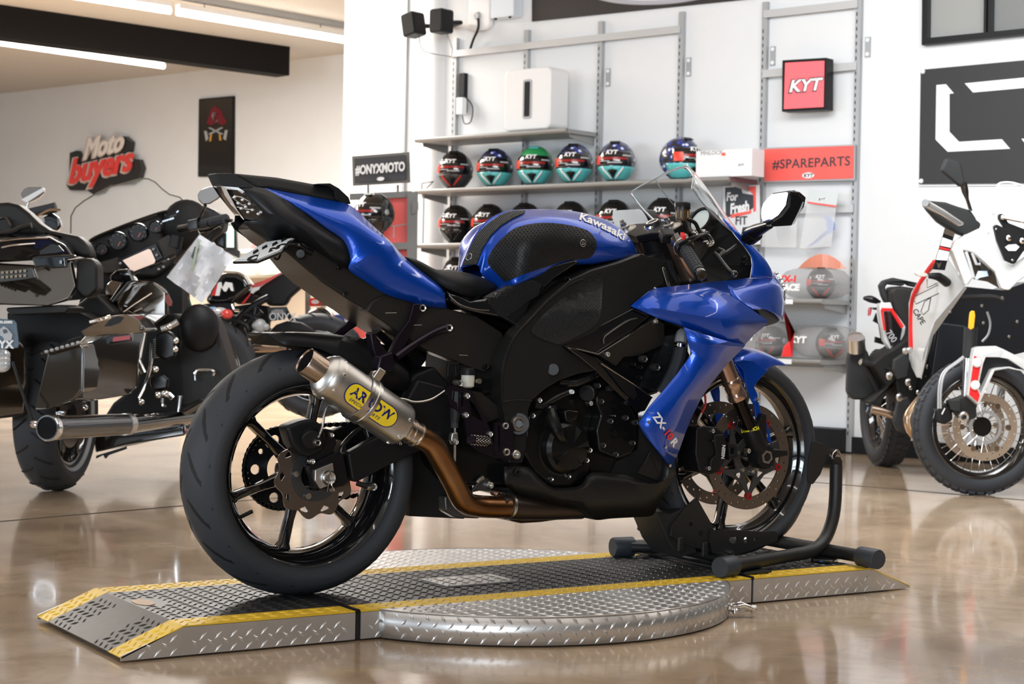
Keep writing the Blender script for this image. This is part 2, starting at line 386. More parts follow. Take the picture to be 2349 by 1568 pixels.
# turntable disc
def wedge(y0, s):
    pts = []
    a0 = math.asin(y0/RC)
    n = 64
    for i in range(n+1):
        t = a0+(PI-2*a0)*i/n; pts.append(V((XC+RC*math.cos(t), s*RC*math.sin(t), HP)))
    return pts
for y0, s in ((WN, -1), (WF_, 1)):
    P_ = wedge(y0, s)
    q = obj('disc_top', extr([p-ZZ*.003 for p in P_], (0, 0, .003)), M_tm, plat)
    g = lugs(V((XC-RC, s*y0 if s > 0 else -RC, HP)), XX, YY, ZZ, 2*RC, RC-y0, lambda c: math.hypot(c.x-XC, c.y) < RC-.012)
    stuff(obj('tread_lug', g, M_tm, q))
    rows = [[p+ZZ*(dz) for p in P_] for dz in (-.0005, BOT-HP)]
    q = obj('disc_rim', grid(rows), M_tm, plat, smooth=True, solid=.003)
    obj('rim_bead', tube([p for p in P_], .0012, 5), M_steel, q, smooth=True)
    gs = []
    arc = RC*(PI-2*math.asin(y0/RC)); k = 0
    for b_ in range(4):
        for a in range(int(arc/.040)):
            t = math.asin(y0/RC)+(a+.25+.5*(b_ % 2))*.040/RC
            Nn = V((math.cos(t), s*math.sin(t), 0)); Tn = ZZ.cross(Nn)
            gs.append(lug(V((XC, 0, BOT+.010+.0160*b_))+Nn*RC, (-.8 if b_ % 2 else .8), Tn, ZZ, Nn, .024, .0085))
    stuff(obj('tread_lug', join(gs), M_tm, q))
obj('ring_base', lathe([(RC-.03, 0), (RC-.03, HP-.01)], V((XC, 0, FLOOR)), ZZ, 64), M_blkg, plat)
for x0, x1 in ((XR+.06, XS-.01), (XS2+.01, XE1-.01), (XE1+.02, XT-.06)):
    obj('base_frame', boxf(V((x0, -WN+.03, FLOOR)), XX*(x1-x0), YY*(WN+WF_-.06), ZZ*.012), M_blkg, plat)
# drive coupling at the disc's edge
cpl = thing('drive_coupling', 'small chromed metal coupling sticking out of the turntable rim at right', 'coupling', Z(1700, 1400, FLOOR))
c0 = Z(1672, 1396, FLOOR+.022); c1 = Z(1735, 1396, FLOOR+.022); dd = (c1-c0).normalized(); ss = V((-dd.y, dd.x, 0))
obj('body', box((c0+c1)/2-dd*.012, (.032, .034, .026), dd, ss, ZZ), M_chr, cpl, bevel=.003)
obj('shaft', cyl(c0-dd*.02, c1, .007, 12), M_steel, cpl, smooth=True)
obj('collar', cyl(c1-dd*.014, c1-dd*.002, .011, 14), M_steel, cpl, smooth=True)
for s in (-1, 1):
    obj('clamp_arm', tube([c0+ss*s*.017+ZZ*.006, (c0+c1)/2+ss*s*.019+ZZ*.012, c1-dd*.006+ss*s*.011], .0045, 8), M_chr, cpl, smooth=True)
    obj('bolt', cyl(c0+dd*.022+ss*s*.018, c0+dd*.022+ss*s*.024, .006, 8), M_steel, cpl)
# ================================================================ the blue sport bike
from mathutils.bvhtree import BVHTree
M_blue = mat('metallic_blue', (.001, .066, .50), .33, .5, coat=.7, spec=.3)
def _flake():
    m = M_blue; nt = m.node_tree; b = nt.nodes['Principled BSDF']; L = nt.links.new
    tc = nt.nodes.new('ShaderNodeTexCoord'); n = nt.nodes.new('ShaderNodeTexVoronoi'); n.inputs['Scale'].default_value = 1400; L(tc.outputs['Object'], n.inputs['Vector'])
    u = nt.nodes.new('ShaderNodeBump'); u.inputs['Strength'].default_value = .05; u.inputs['Distance'].default_value = .0005; L(n.outputs['Distance'], u.inputs['Height']); L(u.outputs['Normal'], b.inputs['Normal'])
_flake()
M_pan = mat('bodywork_black', (.011, .012, .014), .36, spec=.3)
M_seat = mat('seat_vinyl', (.009, .010, .011), .5, spec=.25, bump=.25, bscale=700)
M_pad = mat('grip_pad', (.014, .014, .015), .42, spec=.3)
M_frame = mat('frame_black', (.013, .0125, .012), .38, spec=.28)
M_und = mat('undertail', (.020, .018, .016), .36, spec=.35)
M_eng = mat('engine_black', (.006, .006, .006), .22, spec=.35)
M_ti = mat('brushed_steel', (.50, .48, .46), .34, .95, noise=.05, nscale=3)
M_brz = mat('heated_pipe', (.30, .14, .05), .25, .9, noise=.5, nscale=6, ramp=((.12, .045, .015), (.33, .17, .07)))
M_gold = mat('tip_gold', (.42, .33, .26), .22, .95)
M_fork = mat('fork_bronze', (.55, .38, .30), .16, .9)
M_lens = mat('smoked_lens', (.02, .02, .02), .08, coat=1)
M_clr = mat('clear_lens', (.8, .85, .9), .05, coat=1, spec=.8, metal=.4)
M_yel = mat('yellow', (.90, .66, .02), .3, coat=.5)
M_nvy = mat('navy_ink', (.010, .015, .12), .35)
M_wht = mat('white_ink', (.85, .85, .85), .4)
M_redi = mat('red_ink', (.75, .02, .02), .4)
M_disc = mat('disc_steel', (.22, .19, .17), .3, .9)
M_brake = mat('disc_carrier', (.07, .07, .07), .4, .5)
M_mir = mat('mirror_glass', (.33, .34, .35), .03, 1)
M_purp = mat('anodised_black', (.020, .014, .022), .25, .6)
bike = thing('sport_motorcycle', 'glossy blue sport motorcycle with bubble screen standing on the turntable in front', 'motorcycle', (0, 0, HP))
def bo(name, geo, m, parent=None, **k): return obj(name, geo, m, parent or bike, **k)
def slab(name, z, pts, y0, y1, m, parent=None, **k):
    P_ = BP(z, [(p[0], p[1], y0) for p in pts]); return bo(name, extr(P_, V((0, y1-y0, 0))), m, parent, **k)
def pan(name, z, pts, t, m, parent=None, lat=None, **k):
    return bo(name, extr(BP(z, pts, lat), V((0, t, 0))), m, parent, **k)
def surf(z, rows, ku=4, kv=0):
    """rows of (x, y, lateral) read along the bike; smooth along the row (ku) and across (kv)"""
    R_ = [cr([tuple(p) for p in BP(z, r)], ku) if ku else [tuple(p) for p in BP(z, r)] for r in rows]
    if kv:
        T = [cr([r[i] for r in R_], kv) for i in range(len(R_[0]))]; R_ = [[c[j] for c in T] for j in range(len(T[0]))]
    return grid(R_)
def fm(z, vs_, fs): return BP(z, vs_), fs
class Surf:
    def __init__(s, geo): s.t = BVHTree.FromPolygons([V(v) for v in geo[0]], [tuple(f) for f in geo[1]])
    def at(s, a, b, off=.002):
        d = ray(a, b).normalized(); h = s.t.ray_cast(CAM, d)
        if h[0] is None:
            # nearest surface point to the ray
            q = None
            for k in range(20):
                p = CAM+d*(3.2+.15*k); n = s.t.find_nearest(p)
                if n[0] is not None and (q is None or n[3] < q[3]): q = n
            h = q
        n = h[1]; n = -n if n.dot(d) > 0 else n
        return h[0]+n*off, n
def padgeo(S, z, poly, step, off=.003):
    """a thin pad lying on a surface: outline poly (zoom pixels), filled by a lattice"""
    bm = bmesh.new(); vv = [bm.verts.new((p[0], p[1], 0)) for p in poly]; bm.faces.new(vv)
    bmesh.ops.triangulate(bm, faces=bm.faces[:])
    xs = [p[0] for p in poly]; ys = [p[1] for p in poly]
    for lo, hi, ax in ((min(xs), max(xs), (1, 0, 0)), (min(ys), max(ys), (0, 1, 0))):
        k = lo+step
        while k < hi:
            bmesh.ops.bisect_plane(bm, geom=bm.verts[:]+bm.edges[:]+bm.faces[:], plane_co=V(ax)*k, plane_no=ax); k += step
    r = bmesh.ops.extrude_face_region(bm, geom=bm.faces[:]); top = {e for e in r['geom'] if isinstance(e, bmesh.types.BMVert)}
    out = []; bm.verts.index_update()
    for v in bm.verts:
        a, b = px(z, v.co.x, v.co.y); out.append(S.at(a, b, off if v in top else -.001)[0])
    fs = [tuple(v.index for v in f.verts) for f in bm.faces]; bm.free(); return out, fs
def inpoly(x, y, poly):
    c = False; n = len(poly)
    for i in range(n):
        x1, y1 = poly[i][:2]; x2, y2 = poly[(i+1) % n][:2]
        if (y1 > y) != (y2 > y) and x < (x2-x1)*(y-y1)/(y2-y1)+x1: c = not c
    return c
def studs(S, z, poly, step, r, h, off=.003, skew=.12, marg=6, skip=None):
    gs = []; xs = [p[0] for p in poly]; ys = [p[1] for p in poly]; y = min(ys); row = 0
    while y < max(ys):
        x = min(xs)+(step/2 if row % 2 else 0)
        while x < max(xs):
            yy = y-(x-min(xs))*skew
            if inpoly(x, yy, poly) and inpoly(x+marg, yy, poly) and inpoly(x-marg, yy, poly) and inpoly(x, yy+marg, poly) and inpoly(x, yy-marg, poly) and not (skip and math.hypot(x-skip[0], yy-skip[1]) < skip[2]):
                p, n = S.at(*px(z, x, yy), off); u = n.orthogonal().normalized(); w = n.cross(u)
                base = [p+(u*math.cos(2*PI*i/5)+w*math.sin(2*PI*i/5))*r for i in range(5)]
                gs.append((base+[q.lerp(p, .45)+n*h for q in base], [(i, (i+1) % 5, 5+(i+1) % 5, 5+i) for i in range(5)]+[(5, 6, 7, 8, 9)]))
            x += step
        y += step*.62; row += 1
        if row > 400: break
    return join(gs)
def decal(S, z, s, x, y, size, ang=0, sx=1, shear=0, bold=0, off=.0015, space=1, t=.0006, warp=None):
    """letters laid on a surface; x, y, size in zoom pixels"""
    g, f = textg(s, 1, V((0, 0, 0)), V((1, 0, 0)), V((0, 1, 0)), t=1, shear=shear, bold=bold, sx=sx, space=space)
    ca, sa = math.cos(ang), math.sin(ang); out = []
    for v in g:
        a, b = v.x*size, v.y*size
        if warp: b += warp(a)
        X_, Y_ = x+a*ca-b*sa*-1*-1*-1, y-(a*sa+b*ca)
        X_ = x+a*ca-b*sa; out.append(S.at(*px(z, X_, Y_), off+t*v.z)[0])
    return out, f
def plate2d(polys, o, X, Y, t):
    cu = bpy.data.curves.new('p', 'CURVE'); cu.dimensions = '2D'; cu.fill_mode = 'BOTH'
    for P_ in polys:
        s = cu.splines.new('POLY'); s.points.add(len(P_)-1); s.use_cyclic_u = True
        for q, p in zip(s.points, P_): q.co = (p[0], p[1], 0, 1)
    ob = bpy.data.objects.new('p', cu); me = ob.to_mesh()
    bm = bmesh.new(); bm.from_mesh(me); bmesh.ops.remove_doubles(bm, verts=bm.verts, dist=1e-6)
    r = bmesh.ops.extrude_face_region(bm, geom=bm.faces[:]); bmesh.ops.translate(bm, verts=[e for e in r['geom'] if isinstance(e, bmesh.types.BMVert)], vec=(0, 0, 1))
    N = X.cross(Y).normalized(); bm.verts.index_update()
    out = [V(o)+X*v.co.x+Y*v.co.y+N*((v.co.z-.5)*t) for v in bm.verts]; fs = [tuple(v.index for v in f.verts) for f in bm.faces]
    bm.free(); ob.to_mesh_clear(); bpy.data.objects.remove(ob); bpy.data.curves.remove(cu); return out, fs
def circ(cx, cy, r, n=12, a=0): return [(cx+r*math.cos(a+2*PI*i/n), cy+r*math.sin(a+2*PI*i/n)) for i in range(n)]
def holep(z, pts, lat):                # zoom pixels -> (x, z) on the plane y = lat
    return [(p.x, p.z) for p in BP(z, pts, lat)]
def plpx(name, z, outer, holes, lat, t, m, parent=None, **k):
    return bo(name, plate2d([holep(z, outer, lat)]+[holep(z, h, lat) for h in holes], V((0, lat, 0)), XX, ZZ, t), m, parent, **k)
def bolt(z, x, y, lat, r=.009, m=None, parent=None, out=.006, name='bolt'):
    p = BP(z, [(x, y, lat)])[0]
    prof = [(0, -.002), (r*.45, -.002), (r*.5, out*.8), (r*.8, out), (r, out*.55), (r, -.01)]
    return bo(name, lathe([(a, h) for a, h in prof], p, -YY, 14), m or M_steel, parent, smooth=True)
def tb(name, z, pts, r, m, parent=None, n=10, k=4): return bo(name, tube(BP(z, pts), r, n, k), m, parent, smooth=True)
# ---------------------------------------------------------------- wheels
def wheel(cx, cz, Ro, w, rimw, phase, pref, nsp=6):
    c = V((cx, 0, cz)); q = w/.19
    half = [(Ro-.080*q-.002, rimw/2-.004), (Ro-.070*q, w/2*.93), (Ro-.055*q, w/2), (Ro-.044*q, w/2*.985), (Ro-.033*q, w/2*.93), (Ro-.022*q, w/2*.80), (Ro-.013*q, w*.31), (Ro-.006*q, w*.21), (Ro-.0015*q, w*.10), (Ro, 0)]
    prof = cr([(r, -y) for r, y in half], 3)+cr([(r, y) for r, y in reversed(half)], 3)[1:]
    tyre = bo('tyre', lathe(prof, c, YY, 96), M_rub, smooth=True)
    lab(tyre, pref+' tyre with curved grooves')
    # tread grooves: short curved cuts, dark inlays a hair proud of the rubber
    def tp(y, a):
        pr = sorted([(yy, r) for r, yy in prof]); 
        for (y0, r0), (y1, r1) in zip(pr, pr[1:]):
            if y0 <= y <= y1: r = r0+(r1-r0)*(y-y0)/max(1e-6, y1-y0); break
        else: r = Ro-.03
        return V((cx+(r+.0006)*math.cos(a), y, cz+(r+.0006)*math.sin(a)))
    gs = []
    nG = 17 if w > .15 else 22
    for k in range(nG):
        for s in (-1, 1):
            for (ya, yb, da, ln, wd) in ((.010*q, .056*q, 0, .24, .011), (.046*q, .083*q, .17, .15, .009), (.066*q, .088*q, .02, .09, .006)):
                a0 = 2*PI*(k+(.5 if s > 0 else 0))/nG+da; n = 7; L_, R_ = [], []
                for i in range(n):
                    t = i/(n-1); y = s*(ya+(yb-ya)*t**.8); a = a0+ln*t*(1-.25*t); ww = wd*math.sin(PI*(t*.9+.05))**.6
                    L_.append(tp(y, a-ww/Ro/1.2)); R_.append(tp(y, a+ww/Ro/1.2))
                gs.append(grid([L_, R_]))
    stuff(bo('tread_groove', join(gs), M_gap, tyre, fix=False))
    # rim
    ri = Ro-.080*q-.004
    rp = [(ri+.012, -rimw/2-.004), (ri+.013, -rimw/2), (ri+.002, -rimw/2+.006), (ri-.004, -rimw/2+.016), (ri-.014, -rimw/2+.028), (ri-.026, -rimw*.12), (ri-.026, rimw*.12), (ri-.014, rimw/2-.028), (ri-.004, rimw/2-.016), (ri+.002, rimw/2-.006), (ri+.013, rimw/2), (ri+.012, rimw/2+.004)]
    inner = [(r-.006, y) for r, y in reversed(rp)]
    rim = bo('rim', lathe(rp+inner, c, YY, 96, closed=True), M_gbl, smooth=True, ang=50)
    hub = bo('hub', lathe([(.02, -rimw*.5), (.034, -rimw*.5), (.036, -rimw*.3), (.050, -.03), (.050, .03), (.036, rimw*.3), (.034, rimw*.5), (.02, rimw*.5)], c, YY, 32), M_gbl, rim, smooth=True)
    for k in range(nsp):
        a = math.radians(phase)+2*PI*k/nsp; d = V((math.cos(a), 0, math.sin(a))); tn = d.cross(YY)
        rings = []
        for r, hw, ty in ((.040, .020, .022), (.075, .013, .020), (.12, .010, .017), (ri-.045, .011, .017), (ri-.022, .022, .022)):
            rings.append([c+d*r+tn*(hw*a_)+YY*(ty*b_) for a_, b_ in ((-1, -.7), (-.7, -1), (.7, -1), (1, -.7), (1, .7), (.7, 1), (-.7, 1), (-1, .7))])
        bo('spoke', loft(rings), M_gbl, rim, smooth=True, ang=50)
    return tyre, rim, ri
M_gap = mat('groove', (.003, .003, .003), .7)
RW = V((0, 0, HP+.311)); FWc = V((1.415, 0, HP+.3165))
wheel(0, RW.z, .311, .19, .152, 17, 'wide rear')
tf, rf, rif = wheel(1.415, FWc.z, .300, .12, .089, 17, 'narrower front')
def vstem(c, r, a): p = c+V((math.cos(a)*r, -.02, math.sin(a)*r)); return tube([p, p-V((math.cos(a), .6, math.sin(a)))*.03], .005, 8)
bo('valve_stem', vstem(RW, .2, math.radians(212)), M_blk2, smooth=True)
# rear brake disc, petal outline with slots
def wavy(r, amp, k, n=160, ph=0): return [((r+amp*math.sin(k*t+ph))*math.cos(t), (r+amp*math.sin(k*t+ph))*math.sin(t)) for t in [2*PI*i/n for i in range(n)]]
hs = []
for k in range(10):
    a = 2*PI*k/10; hs.append([(.088*math.cos(a+u)*v, .088*math.sin(a+u)*v) for u, v in ((-.14, 1.05), (0, .93), (.14, 1.05), (.08, 1.09), (-.08, 1.09))])
rd = bo('rear_brake_disc', plate2d([wavy(.105, .0065, 10), wavy(.066, .002, 5)]+hs, V((0, -.088, RW.z)), XX, ZZ, .005), M_disc)
bo('disc_carrier', plate2d([wavy(.067, .001, 5), circ(0, 0, .040, 32)], V((0, -.089, RW.z)), XX, ZZ, .008), M_brake, rd)
for k in range(5):
    a = 2*PI*k/5+.55; p = RW+V((.056*math.cos(a), -.094, .056*math.sin(a))); bo('bolt', cyl(p, p-YY*.006, .008, 10), M_steel, rd)
# sprocket and chain on the far side
teeth = []
for k in range(41):
    for u, r in ((0, .096), (.35, .103), (.65, .103)): a = 2*PI*(k+u)/41; teeth.append((r*math.cos(a), r*math.sin(a)))
hs = [circ(.078*math.cos(2*PI*k/10), .078*math.sin(2*PI*k/10), .013 if k % 2 else .007, 14) for k in range(10)]
bo('sprocket', plate2d([teeth, circ(0, 0, .045, 32)]+hs, V((0, .100, RW.z)), XX, ZZ, .006), M_blk2)
links = []
path = []
for i in range(24): a = PI/2+.1+PI*i/23*.96; path.append(V((.104*math.cos(a), .104, RW.z+.104*math.sin(a))))
path += [V((x_, .104, RW.z-.100+x_*.10)) for x_ in (.06, .12, .18, .24, .30, .36, .42, .48)]
path = [V((x_, .104, RW.z+.106+x_*.03)) for x_ in (.48, .42, .36, .30, .24, .18, .12, .06)]+path
pp = cr([tuple(p) for p in path], 3); acc = 0; last = V(pp[0])
for p in pp[1:]:
    p = V(p); d = p-last
    if d.length < .0125: continue
    d.normalize(); mid = last+d*.006; w_ = d.cross(YY)
    for s in (-.005, .005): links.append(extr([mid+d*(.010*math.cos(t))+w_*(.0065*math.sin(t)) +YY*(s-.001) for t in [2*PI*i/8 for i in range(8)]], YY*.002))
    last = p
stuff(bo('chain', join(links), M_blk2))
# ---------------------------------------------------------------- swingarm
sa = bo('swingarm', extr(BP(ZC, [(985, 850), (960, 700), (1100, 620), (1230, 560), (1290, 400), (1350, 290), (1500, 330), (1560, 480), (1560, 620), (1330, 700), (1180, 770), (1010, 860)], -.140), V((0, .035, 0))), M_blk, smooth=True, bevel=.008)
bo('swingarm_brace', extr(BP(ZC, [(1180, 590), (1240, 470), (1260, 380), (1330, 260), (1440, 215), (1520, 300), (1560, 480), (1560, 600), (1300, 640)], -.100), V((0, .20, 0))), M_blk, sa, bevel=.01)
bo('swingarm', extr([V((v.x, -v.y, v.z)) for v in BP(ZC, [(985, 850), (960, 700), (1100, 620), (1230, 560), (1500, 400), (1560, 480), (1560, 620), (1330, 700), (1180, 770), (1010, 860)], -.140)], V((0, -.035, 0))), M_blk, bevel=.008)
slab('axle_bracket', ZC, [(740, 770), (900, 690), (935, 700), (965, 850), (940, 880), (830, 900), (780, 890)], -.142, -.115, M_blk2, sa, bevel=.003)
slab('adjuster_block', ZC, [(780, 790), (880, 750), (890, 860), (810, 895), (780, 850)], -.152, -.14, M_alu, sa, bevel=.002)
bolt(ZC, 850, 832, -.154, .019, M_steel, sa, .012, 'axle_nut')
tb('split_pin', ZC, [(872, 765, -.172), (862, 820, -.175), (885, 850, -.172), (870, 870, -.172), (888, 905, -.172)], .0016, M_chr, sa, 6)
tb('split_pin', ZC, [(860, 812, -.174), (846, 910, -.172)], .0016, M_chr, sa, 6)
tb('slider_bar', ZC, [(920, 690, -.143), (935, 650, -.143), (990, 590, -.14), (1060, 540, -.135)], .006, M_blk2, sa)
bolt(ZC, 1085, 880, -.15, .011, M_steel, sa, .02)
tb('spool', ZC, [(1010, 862, -.13), (1070, 882, -.15)], .007, M_blk2, sa)
# rear caliper
rc = slab('rear_caliper', ZC, [(620, 550), (700, 520), (770, 505), (820, 540), (850, 600), (830, 680), (760, 720), (700, 710), (650, 650)], -.145, -.085, M_blk, bevel=.010, smooth=True)
bo('piston_housing', cyl(*BP(ZC, [(750, 600, -.14), (760, 625, -.168)]), .024, 20), M_blk, rc, bevel=.003)
bolt(ZC, 785, 638, -.170, .009, M_steel, rc, .012, 'banjo_bolt'); bolt(ZC, 867, 597, -.148, .007, None, rc); bolt(ZC, 760, 742, -.148, .008, None, rc); bolt(ZC, 735, 530, -.13, .007, M_blk2, rc)
slab('caliper_bracket', ZC, [(830, 560), (880, 570), (900, 640), (850, 760), (760, 800), (720, 770), (760, 700)], -.13, -.115, M_blk2, rc, bevel=.003)
tb('brake_hose', ZC, [(795, 612, -.175), (820, 550, -.17), (828, 490, -.165), (850, 440, -.16), (900, 410, -.15), (1000, 400, -.13), (1240, 395, -.14), (1330, 415, -.15), (1420, 400, -.15), (1500, 350, -.15)], .0032, M_steel, rc, 8)
# ---------------------------------------------------------------- hugger
rows = []
hug = [((520, 38, -.06), (520, 38, -.01), (520, 38, .04)),
       ((600, 95, -.085), (600, 35, -.06), (610, 30, .0)),
       ((700, 108, -.092), (700, 40, -.07), (720, 32, .0)),
       ((800, 120, -.097), (800, 55, -.075), (830, 35, .0)),
       ((900, 170, -.10), (900, 70, -.085), (930, 50, .0)),
       ((1000, 260, -.10), (1000, 105, -.09), (1030, 65, .0)),
       ((1100, 330, -.10), (1100, 150, -.095), (1120, 90, .0)),
       ((1250, 350, -.105), (1230, 210, -.10), (1240, 130, .0)),
       ((1310, 340, -.105), (1300, 270, -.10), (1300, 220, .0))]
rws = [[h[i] for h in hug] for i in range(3)]
g = surf(ZC, rws, 4); bo('rear_hugger', join([g, mir(g)]), M_blk, smooth=True, ang=60, solid=.004, soff=0, weld=.002)
# ---------------------------------------------------------------- tail
cols = [((610, 240, -.075), (612, 243, -.078), (614, 246, -.079), (616, 248, -.079)), ((760, 270, -.075), (760, 312, -.095), (755, 318, -.097), (750, 324, -.095)), ((900, 295, -.08), (900, 368, -.11), (890, 376, -.113), (880, 402, -.111)),
        ((1070, 327, -.085), (1050, 425, -.12), (1045, 445, -.124), (1025, 510, -.121)), ((1190, 362, -.09), (1190, 475, -.128), (1175, 505, -.132), (1140, 592, -.128)), ((1330, 490, -.095), (1320, 540, -.133), (1280, 590, -.137), (1187, 715, -.130)),
        ((1450, 598, -.10), (1445, 610, -.126), (1400, 660, -.137), (1176, 788, -.125)), ((1530, 690, -.10), (1510, 710, -.128), (1440, 780, -.134), (1290, 868, -.122)), ((1620, 768, -.105), (1600, 785, -.130), (1560, 845, -.134), (1420, 950, -.12)),
        ((1720, 845, -.105), (1700, 862, -.130), (1670, 915, -.134), (1560, 995, -.12)), ((1795, 905, -.105), (1785, 915, -.126), (1780, 970, -.130), (1700, 1032, -.118)), ((1815, 940, -.11), (1818, 950, -.12), (1826, 1000, -.12), (1835, 1047, -.115))]
g = surf(ZA, [[c[i] for c in cols] for i in range(4)], 4)
bo('tail_cowl', g, M_blue, smooth=True, ang=60, solid=.003, soff=0); bo('tail_cowl', mir(g), M_blue, smooth=True, ang=60, solid=.003, soff=0)
g = fm(ZA, [(312, 218, -.025), (430, 232, -.06), (540, 232, -.075), (612, 243, -.078), (720, 302, -.095), (860, 392, -.109), (1060, 533, -.121), (1142, 594, -.127), (1187, 715, -.129), (1172, 787, -.122), (1100, 750, -.115), (860, 600, -.09), (760, 590, -.06), (640, 580, -.06), (505, 506, -.045), (470, 465, -.04), (606, 402, -.088), (560, 452, -.07), (470, 262, -.08), (700, 420, -.112), (880, 520, -.118), (1020, 650, -.124)],
       [(0, 1, 2, 18), (2, 3, 4, 18), (18, 4, 19, 16), (4, 5, 20, 19), (5, 6, 7, 20), (7, 8, 21, 20), (8, 9, 10, 21), (20, 21, 10, 11), (19, 20, 11, 12), (16, 19, 12, 17), (17, 12, 13), (17, 13, 14), (17, 14, 15)])
bo('tail_panel', g, M_pan, smooth=True, ang=50, solid=.003, soff=0); bo('tail_panel', mir(g), M_pan, smooth=True, ang=50, solid=.003, soff=0)
pan('tail_tip', ZA, [(275, 138, -.005), (400, 137, -.05), (500, 200, -.07), (560, 235, -.076), (440, 234, -.07), (312, 218, -.04)], .055, M_pan, bevel=.003)
# tail light: clear shell with dark reflector and small lamps
tlp = [(312, 222, -.03), (330, 226, -.058), (430, 234, -.073), (472, 262, -.081), (606, 402, -.089), (562, 452, -.072), (505, 440, -.06), (440, 420, -.05), (380, 340, -.045), (340, 280, -.04)]
tl = pan('tail_light', ZA, tlp, .03, M_lens, bevel=.002)
S = Surf((BP(ZA, tlp), [tuple(range(len(tlp)))]))
pan('lens_rim', ZA, [(312, 222, -.033), (330, 226, -.062), (430, 234, -.077), (472, 262, -.084), (460, 275, -.084), (425, 252, -.077), (350, 246, -.064), (420, 380, -.055), (470, 450, -.055), (458, 440, -.05), (380, 340, -.046), (340, 282, -.042)], .004, M_clr, tl)
for (x_, y_) in ((405, 300), (430, 340), (458, 318), (480, 365), (505, 345), (525, 385), (495, 400), (450, 375), (565, 412), (583, 400)):
    p = BP(ZA, [(x_, y_, -.084)])[0]; bo('lamp_bulb', ell(p, .0045, .004, .0035, n=8, m=6), M_clr, tl, smooth=True)
for q in (((385, 300), (460, 355), (480, 350)), ((420, 365), (480, 380), (540, 385)), ((400, 290), (450, 300), (515, 335))):
    tb('reflector_rib', ZA, [(a, b, -.083) for a, b in q], .0012, M_steel, tl, 5, 0)
# undertail and subframe
def symslab(name, z, pts, m, parent=None, **k):
    P_ = BP(z, pts); return bo(name, extr2(P_, [V((p.x, -p.y, p.z)) for p in P_]), m, parent, **k)
def extr2(A, B_):
    n = len(A); return list(A)+list(B_), [tuple(range(n))[::-1], tuple(range(n, 2*n))]+[(i, (i+1) % n, n+(i+1) % n, n+i) for i in range(n)]
ut = symslab('undertail', ZA, [(505, 508, -.040), (620, 588, -.055), (740, 655, -.065), (900, 792, -.085), (1000, 872, -.09), (1200, 1005, -.095), (1300, 1062, -.098), (1420, 1150, -.10), (1560, 1240, -.10), (1700, 1150, -.10), (1700, 1000, -.105), (1560, 960, -.108), (1420, 900, -.11), (1180, 760, -.11), (1000, 650, -.09), (860, 570, -.07), (700, 500, -.055), (560, 450, -.04)], M_und, bevel=.006)
for (x_, y_) in ((1112, 772), (1150, 948), (1295, 985), (1380, 940)): bolt(ZA, x_, y_, -.096, .006, M_blk2, ut, .002, 'fastener')
sb = slab('subframe_plate', ZA, [(1420, 952), (1700, 1030), (1835, 1047), (2040, 1100), (2210, 1210), (2240, 1330), (2100, 1480), (2060, 1470), (1700, 1330), (1560, 1240), (1300, 1062), (1330, 1000)], -.112, -.06, M_und, bevel=.005)
slab('subframe_plate', ZA, [(1420, 952), (1700, 1030), (1835, 1047), (2040, 1100), (2210, 1210), (2100, 1480), (1700, 1330), (1560, 1240), (1300, 1062)], .06, .11, M_und, bevel=.005)
bolt(ZA, 1660, 1045, -.125, .011, None, sb, .012); bolt(ZA, 1840, 1178, -.12, .011, None, sb, .012); bolt(ZA, 2095, 1440, -.115, .008, M_blk2, sb)
for q in (((1420, 1080), (1495, 1078)), ((1610, 1162), (1665, 1160)), ((1920, 1362), (1975, 1366))): tb('slot', ZA, [(a, b, -.1125) for a, b in q], .001, M_steel, sb, 5, 0)
# exhaust hanger
eh = slab('exhaust_hanger', ZA, [(1610, 1015), (1690, 1020), (1700, 1060), (1640, 1100), (1600, 1200), (1560, 1290), (1490, 1370), (1440, 1370), (1500, 1240), (1580, 1130), (1600, 1060)], -.135, -.120, M_purp, bevel=.003)
tb('hanger_strut', ZA, [(1490, 1380, -.14), (1600, 1300, -.13), (1740, 1215, -.122), (1840, 1178, -.118)], [.011, .010, .009, .012], M_purp, eh)
slab('hanger_clevis', ZA, [(1320, 1215), (1345, 1205), (1440, 1350), (1460, 1420), (1390, 1440), (1340, 1330)], -.165, -.135, M_purp, eh, bevel=.004)
slab('hanger_clevis', ZA, [(1390, 1370), (1470, 1340), (1490, 1440), (1450, 1480), (1370, 1460)], -.19, -.15, M_purp, eh, bevel=.004)
tb('frame_strut', ZA, [(1080, 1240, .09), (1200, 1150, .09), (1320, 1075, .09)], .012, M_purp); tb('frame_strut', ZA, [(1240, 1290, .09), (1400, 1240, .06)], .012, M_purp)
# shock absorber
sh0, sh1 = BP(ZA, [(1395, 1175, .0), (1640, 1410, .0)])
shk = bo('shock_absorber', tube([sh0, sh0.lerp(sh1, .55), sh0.lerp(sh1, .56), sh1], [.028, .028, .020, .020], 24), M_gbl, smooth=True)
dd = (sh1-sh0).normalized()
bo('end_cap', tube([sh0-dd*.006, sh0+dd*.004], .029, 24), M_chr, shk, smooth=True); bo('clamp_ring', tube([sh0+dd*.05, sh0+dd*.062], .031, 24), M_steel, shk, smooth=True)
bo('clamp_ring', tube([sh0+dd*.085, sh0+dd*.093], .030, 24), M_steel, shk, smooth=True)
bo('spring', tube([sh0.lerp(sh1, .5+.5*i/60)+(dd.orthogonal().normalized()*math.cos(i*.9)+dd.cross(dd.orthogonal().normalized())*math.sin(i*.9))*.03 for i in range(60)], .005, 6), M_blk2, shk, smooth=True)
